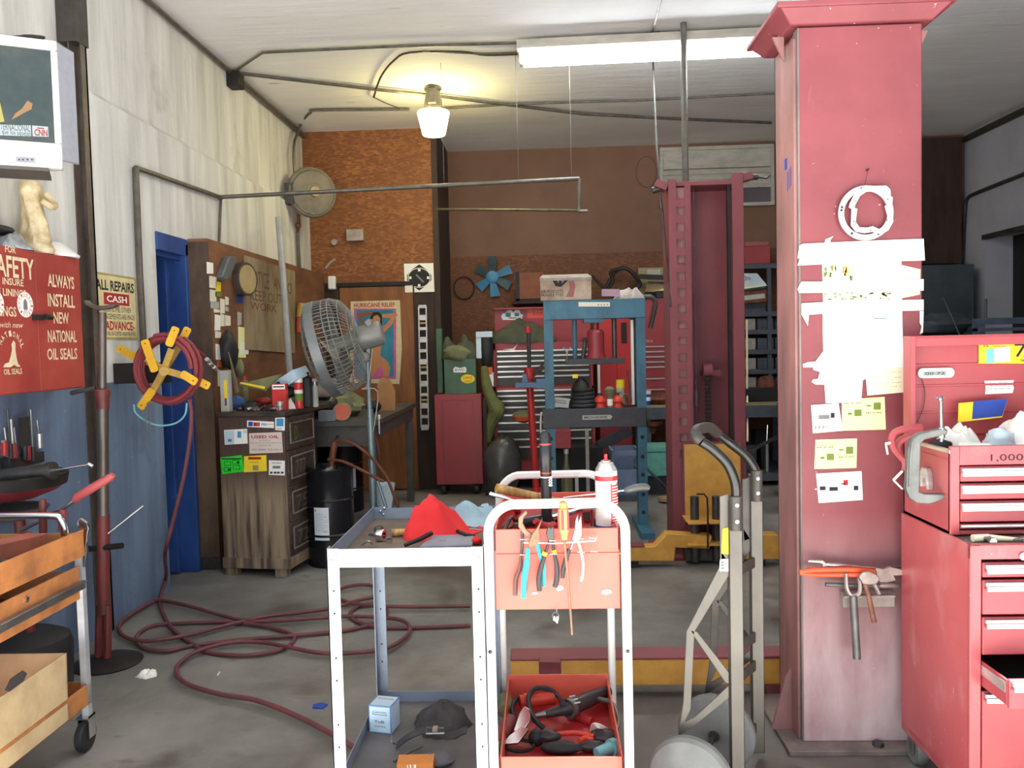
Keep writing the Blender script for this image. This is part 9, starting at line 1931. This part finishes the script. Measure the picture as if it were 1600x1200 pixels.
f = MB(); f.tube([V(hx1.x, 2.93, zt1 - .02), V(hx1.x, 2.93, hz1 - .05), V(hx1.x - .012, 2.93, hz1 - .015), V(hx1.x - .05, 2.93, hz1), V(OX0 + .05, 2.93, hz1), V(OX0 + .012, 2.93, hz1 - .02), V(OX0, 2.93, hz1 - .05), V(OX0, 2.93, zt1 - .02)], .0135, 12, smooth=4); f.build('end_handle', K_.chrome, t)
# on the cart
ZO = zb1 + .002
def OT(x, y, z=.0): return atZ(x, y, ZO + z)
f = MB(); f.bar(V(-1.95, 2.45, ZO + .05), V(-1.80, 2.85, ZO + .045), .09, .05); tag(f.build('red_plank', mat('plank_red', (150, 84, 66), .6, var=.25, scale=8)), 'reddish wooden bar lying in the orange cart top tray', 'bar')
tag(lump_mesh(V(-1.77, 2.50, ZO + .03), .05, (1.2, 1.8, .6), 3, amp=.4).build('grey_tools', K_.steel_dark, smooth=40), 'dark metal lump in the front of the orange cart tray', 'part')
f = MB(); f.tube([V(-1.74, 2.42, ZO + .03), V(-1.72, 2.58, ZO + .035), V(-1.75, 2.70, ZO + .02)], [.012, .016, .010], 10); tag(f.build('chrome_spanner', K_.chrome), 'chrome spanner end at the near edge of orange tray', 'wrench')
for i, (x, lb) in enumerate(((30, 'left of three red grips standing behind the orange cart'), (43, 'middle of three red grips standing behind the orange cart'), (66, 'right red grip standing tallest behind the orange cart'))):
 f = MB(); a = atY(x, 835, 2.97); b_ = atY(x + .5, (832, 832, 780)[i], 2.97); z0 = atY(x, 900, 2.97).z; f.tube([V(a.x, 2.97, z0), V(a.x, 2.97, z0 + .06), V(b_.x, 2.97, b_.z)], [.012, .0145, .013], 10); tag(f.build('rubber_sleeve', K_.stand_red), lb, 'handle', 'red grips behind the orange cart')
t = thing('bolt_cutter', 'bolt cutter with red rubber handles leaning over the orange cart', 'bolt cutter', atY(100, 800, 3.0))
p = lambda x, y, d=0: atY(x, y, 3.03 + d)
f = MB(); f.tube([p(116, 783), p(120, 777), p(145, 762), p(172, 746), p(177, 742)], [.012, .0165, .0165, .0155, .011], 12); f.build('grip', mat('grip_red', (164, 72, 72), .5, var=.12), t)
f = MB(); f.tube([p(118, 780), p(98, 795), p(60, 815), p(30, 830)], .008, 8); f.build('arm', K_.steel, t)
f = MB(); f.tube([p(98, 796), p(98, 800), p(97, 828)], [.012, .014, .014], 12); f.build('grip', K_.grip_red, t)
f = MB(); f.tube([p(97, 826), p(96, 870)], .008, 8); f.build('arm', K_.steel, t)
t = thing('channel_pliers', 'bright pliers with black grips hung on the orange cart corner', 'pliers', atY(128, 880, 2.95)); Yq = 2.975
f = MB(); f.prism([(atY(a, b, Yq).x, atY(a, b, Yq).z) for a, b in ((124, 812), (128, 809), (138, 816), (141, 824), (139, 832), (137, 850), (130, 850), (129, 834), (123, 820))], (0, Yq, 0), X3, Z3, .012); f.mat(1).prism([(atY(a, b, Yq).x, atY(a, b, Yq).z) for a, b in ((125, 813), (133, 820), (139, 822), (132, 823))], (0, Yq - .0125, 0), X3, Z3, .001); f.build('jaw', [K_.chrome, K_.ink], t, bevel=.002)
f = MB(); f.prism([(atY(a, b, Yq).x, atY(a, b, Yq).z) for a, b in ((131, 836), (125, 836), (120, 838), (115, 846), (115, 852), (121, 852), (122, 845), (128, 840))], (0, Yq + .012, 0), X3, Z3, .010); f.build('jaw', K_.chrome, t, bevel=.002)
f = MB(); f.tube([atY(a, b, Yq - .005) for a, b in ((133, 848), (134, 862), (131, 885))], [.008, .009, .006], 10, smooth=3); f.build('grip', K_.black_grip, t)
f = MB(); f.tube([atY(a, b, Yq + .005) for a, b in ((118, 850), (118, 862), (120, 880), (121, 900))], [.008, .009, .008, .005], 10, smooth=3); f.build('grip', K_.black_grip, t)
# cardboard box on the lower shelf
mat('kraft', (202, 176, 134), 0.85, var=0.12, scale=7, col2=(176, 150, 112))
t = thing('open_carton', 'worn tan cardboard box with hand hole on the orange cart shelf', 'box', (-1.8, 2.55, zs0 + .006))
zc = zs0 + .007; a = atX(80, 1110, -1.69); yE = atX(97, 1065, -1.72).y
zt_ = atY(90, 1022, 2.85).z
f = MB()
bx0, bx1, by0, by1 = -2.05, -1.725, 2.30, 2.86
def wallq(q, bk): f.hull4(q, .006, bk)
wallq([V(bx1 + .02, by0, zc), V(bx1 + .02, by1 - .04, zc), V(bx1, by1, zt_ + .0), V(bx1, by0, zt_ - .005)], -X3)
wallq([V(bx1 + .02, by1 - .04, zc), V(bx0, by1 - .04, zc), V(bx0, by1, zt_), V(bx1, by1, zt_)], -Y3)
wallq([V(bx0, by0, zc), V(bx0, by1 - .04, zc), V(bx0, by1, zt_), V(bx0, by0, zt_)], X3)
f.bx(bx0, bx1, by0, by1 - .05, zc, zc + .006); f.build('carton', K_.kraft, t)
q = atX(25, 1064, bx1 + .012); f = MB(); f.prism([(q.y - .06, q.z - .005), (q.y - .03, q.z + .02), (q.y + .03, q.z + .022), (q.y + .05, q.z + .004), (q.y + .03, q.z - .014), (q.y - .04, q.z - .018)], (bx1 + .014, 0, 0), Y3, Z3, .003); f.build('hand_hole', K_.cart_inside, t)
# ------------------------------------------------------------------ oil drain stand behind the cart
DX, DY = atY(20, 760, 3.35).x, 3.35
t = thing('oil_drain', 'red and black oil drain pan on a stand behind the cart', 'oil drain', (DX, DY, 0))
zd = atY(30, 742, DY).z
f = MB(); f.mat(0).lathe((DX, DY, zd - .10), Z3, [(0, .08), (.03, .16), (.055, .20)], 36); f.mat(1).lathe((DX, DY, zd - .045), Z3, [(0, .202), (.045, .21), (.05, .20), (.04, .19), (.0, .10), (0, 0)], 36); f.build('pan', [K_.cab_red, K_.black_iron], t)
f = MB(); f.lathe((DX - .02, DY, zd - .19), Z3, [(0, .05), (.02, .13), (.05, .15), (.055, .14), (.03, .10), (.03, 0)], 30); f.build('lower_dish', K_.tool_grey, t)
f = MB(); f.cyl((DX + .04, DY, .30), (DX + .02, DY, zd - .18), .022, n=14); f.build('pole', K_.stand_red, t)
zq = atY(40, 1005, DY).z
f = MB(); f.lathe((DX + .03, DY, .05), Z3, [(0, .16), (.20, .17), (zq - .03, .16), (zq, .10), (zq, 0)], 30); f.build('reservoir', K_.black_rubber, t)
for a in (0.3, 2.4, 4.5): f = MB(); c_ = V(DX + .03 + .12 * math.cos(a), DY + .12 * math.sin(a), .025); f.lathe(c_ - X3 * .012, X3, [(0, .02), (0, .025), (.024, .025), (.024, .02)], 14); f.build('caster', K_.black_rubber, t)
t = thing('grease_gun', 'dark grease gun with thin steel spout lying on drain pan', 'grease gun', (DX, DY - .05, zd)); p = lambda x, y: atY(x, y, DY - .05)
f = MB(); f.cyl(p(-30, 750), p(78, 736), .033, n=18); f.cyl(p(76, 736), p(85, 735), .037, n=18); f.build('barrel', mat('gun_grey', (96, 94, 90), .35, .7, var=.3, scale=14), t)
f = MB(); f.cyl(p(84, 735), p(140, 726), .0045, n=8); f.build('spout', K_.chrome, t); f = MB(); f.cyl(p(138, 725), p(145, 729), .008, n=8); f.build('nozzle', K_.chrome, t)
# ------------------------------------------------------------------ screwdrivers in a rack on the blue wall
SR = lambda x, y, d=.02: atX(x, y, XL + d)
q0, q1 = SR(6, 715), SR(62, 722)
f = MB(); f.bx(XL + .001, XL + .045, q0.y, q1.y, SR(30, 722).z - .02, SR(30, 715).z + .01); tag(f.build('tool_rack', K_.steel_dark, bevel=.003), 'dark strip rack holding upright screwdrivers on the blue wall', 'rack')
sd = [(3, 690, 712, 'alloy_trim'), (7, 668, 714, 'steel'), (12, 640, 716, 'steel_dark'), (17, 655, 716, 'alloy_trim'), (22, 668, 717, 'steel'), (35, 662, 718, 'steel'), (40, 648, 719, 'steel_dark'), (48, 640, 720, 'steel'), (58, 656, 700, 'chrome')]
ordn = ('first', 'second', 'third', 'fourth', 'fifth', 'sixth', 'seventh', 'eighth', 'last')
for i, (x, y0, y1, m_) in enumerate(sd):
 t = thing('rack_screwdriver', '%s upright screwdriver from the left in the blue wall rack' % ordn[i], 'screwdriver', SR(x, y1, .05), 0, 'screwdrivers in the wall rack')
 f = MB(); f.cyl(SR(x + 4, y1, .052), SR(x + 3, y1 - 22, .052), .013, n=10); f.build('handle', MATS['black_grip' if i % 3 else 'cart_red_dark'] if i < 8 else K_.alloy_trim, t)
 f = MB(); f.cyl(SR(x + 3, y1 - 22, .052), SR(x, y0, .052), .005, n=8); f.build('blade', MATS[m_], t)
f = MB(); f.bx(XL + .05, XL + .06, SR(24, 650).y - .03, SR(24, 650).y + .035, SR(24, 700).z, SR(24, 652).z); tag(f.build('putty_knife', K_.steel_dark), 'dark flat putty knife among the racked screwdrivers', 'knife')
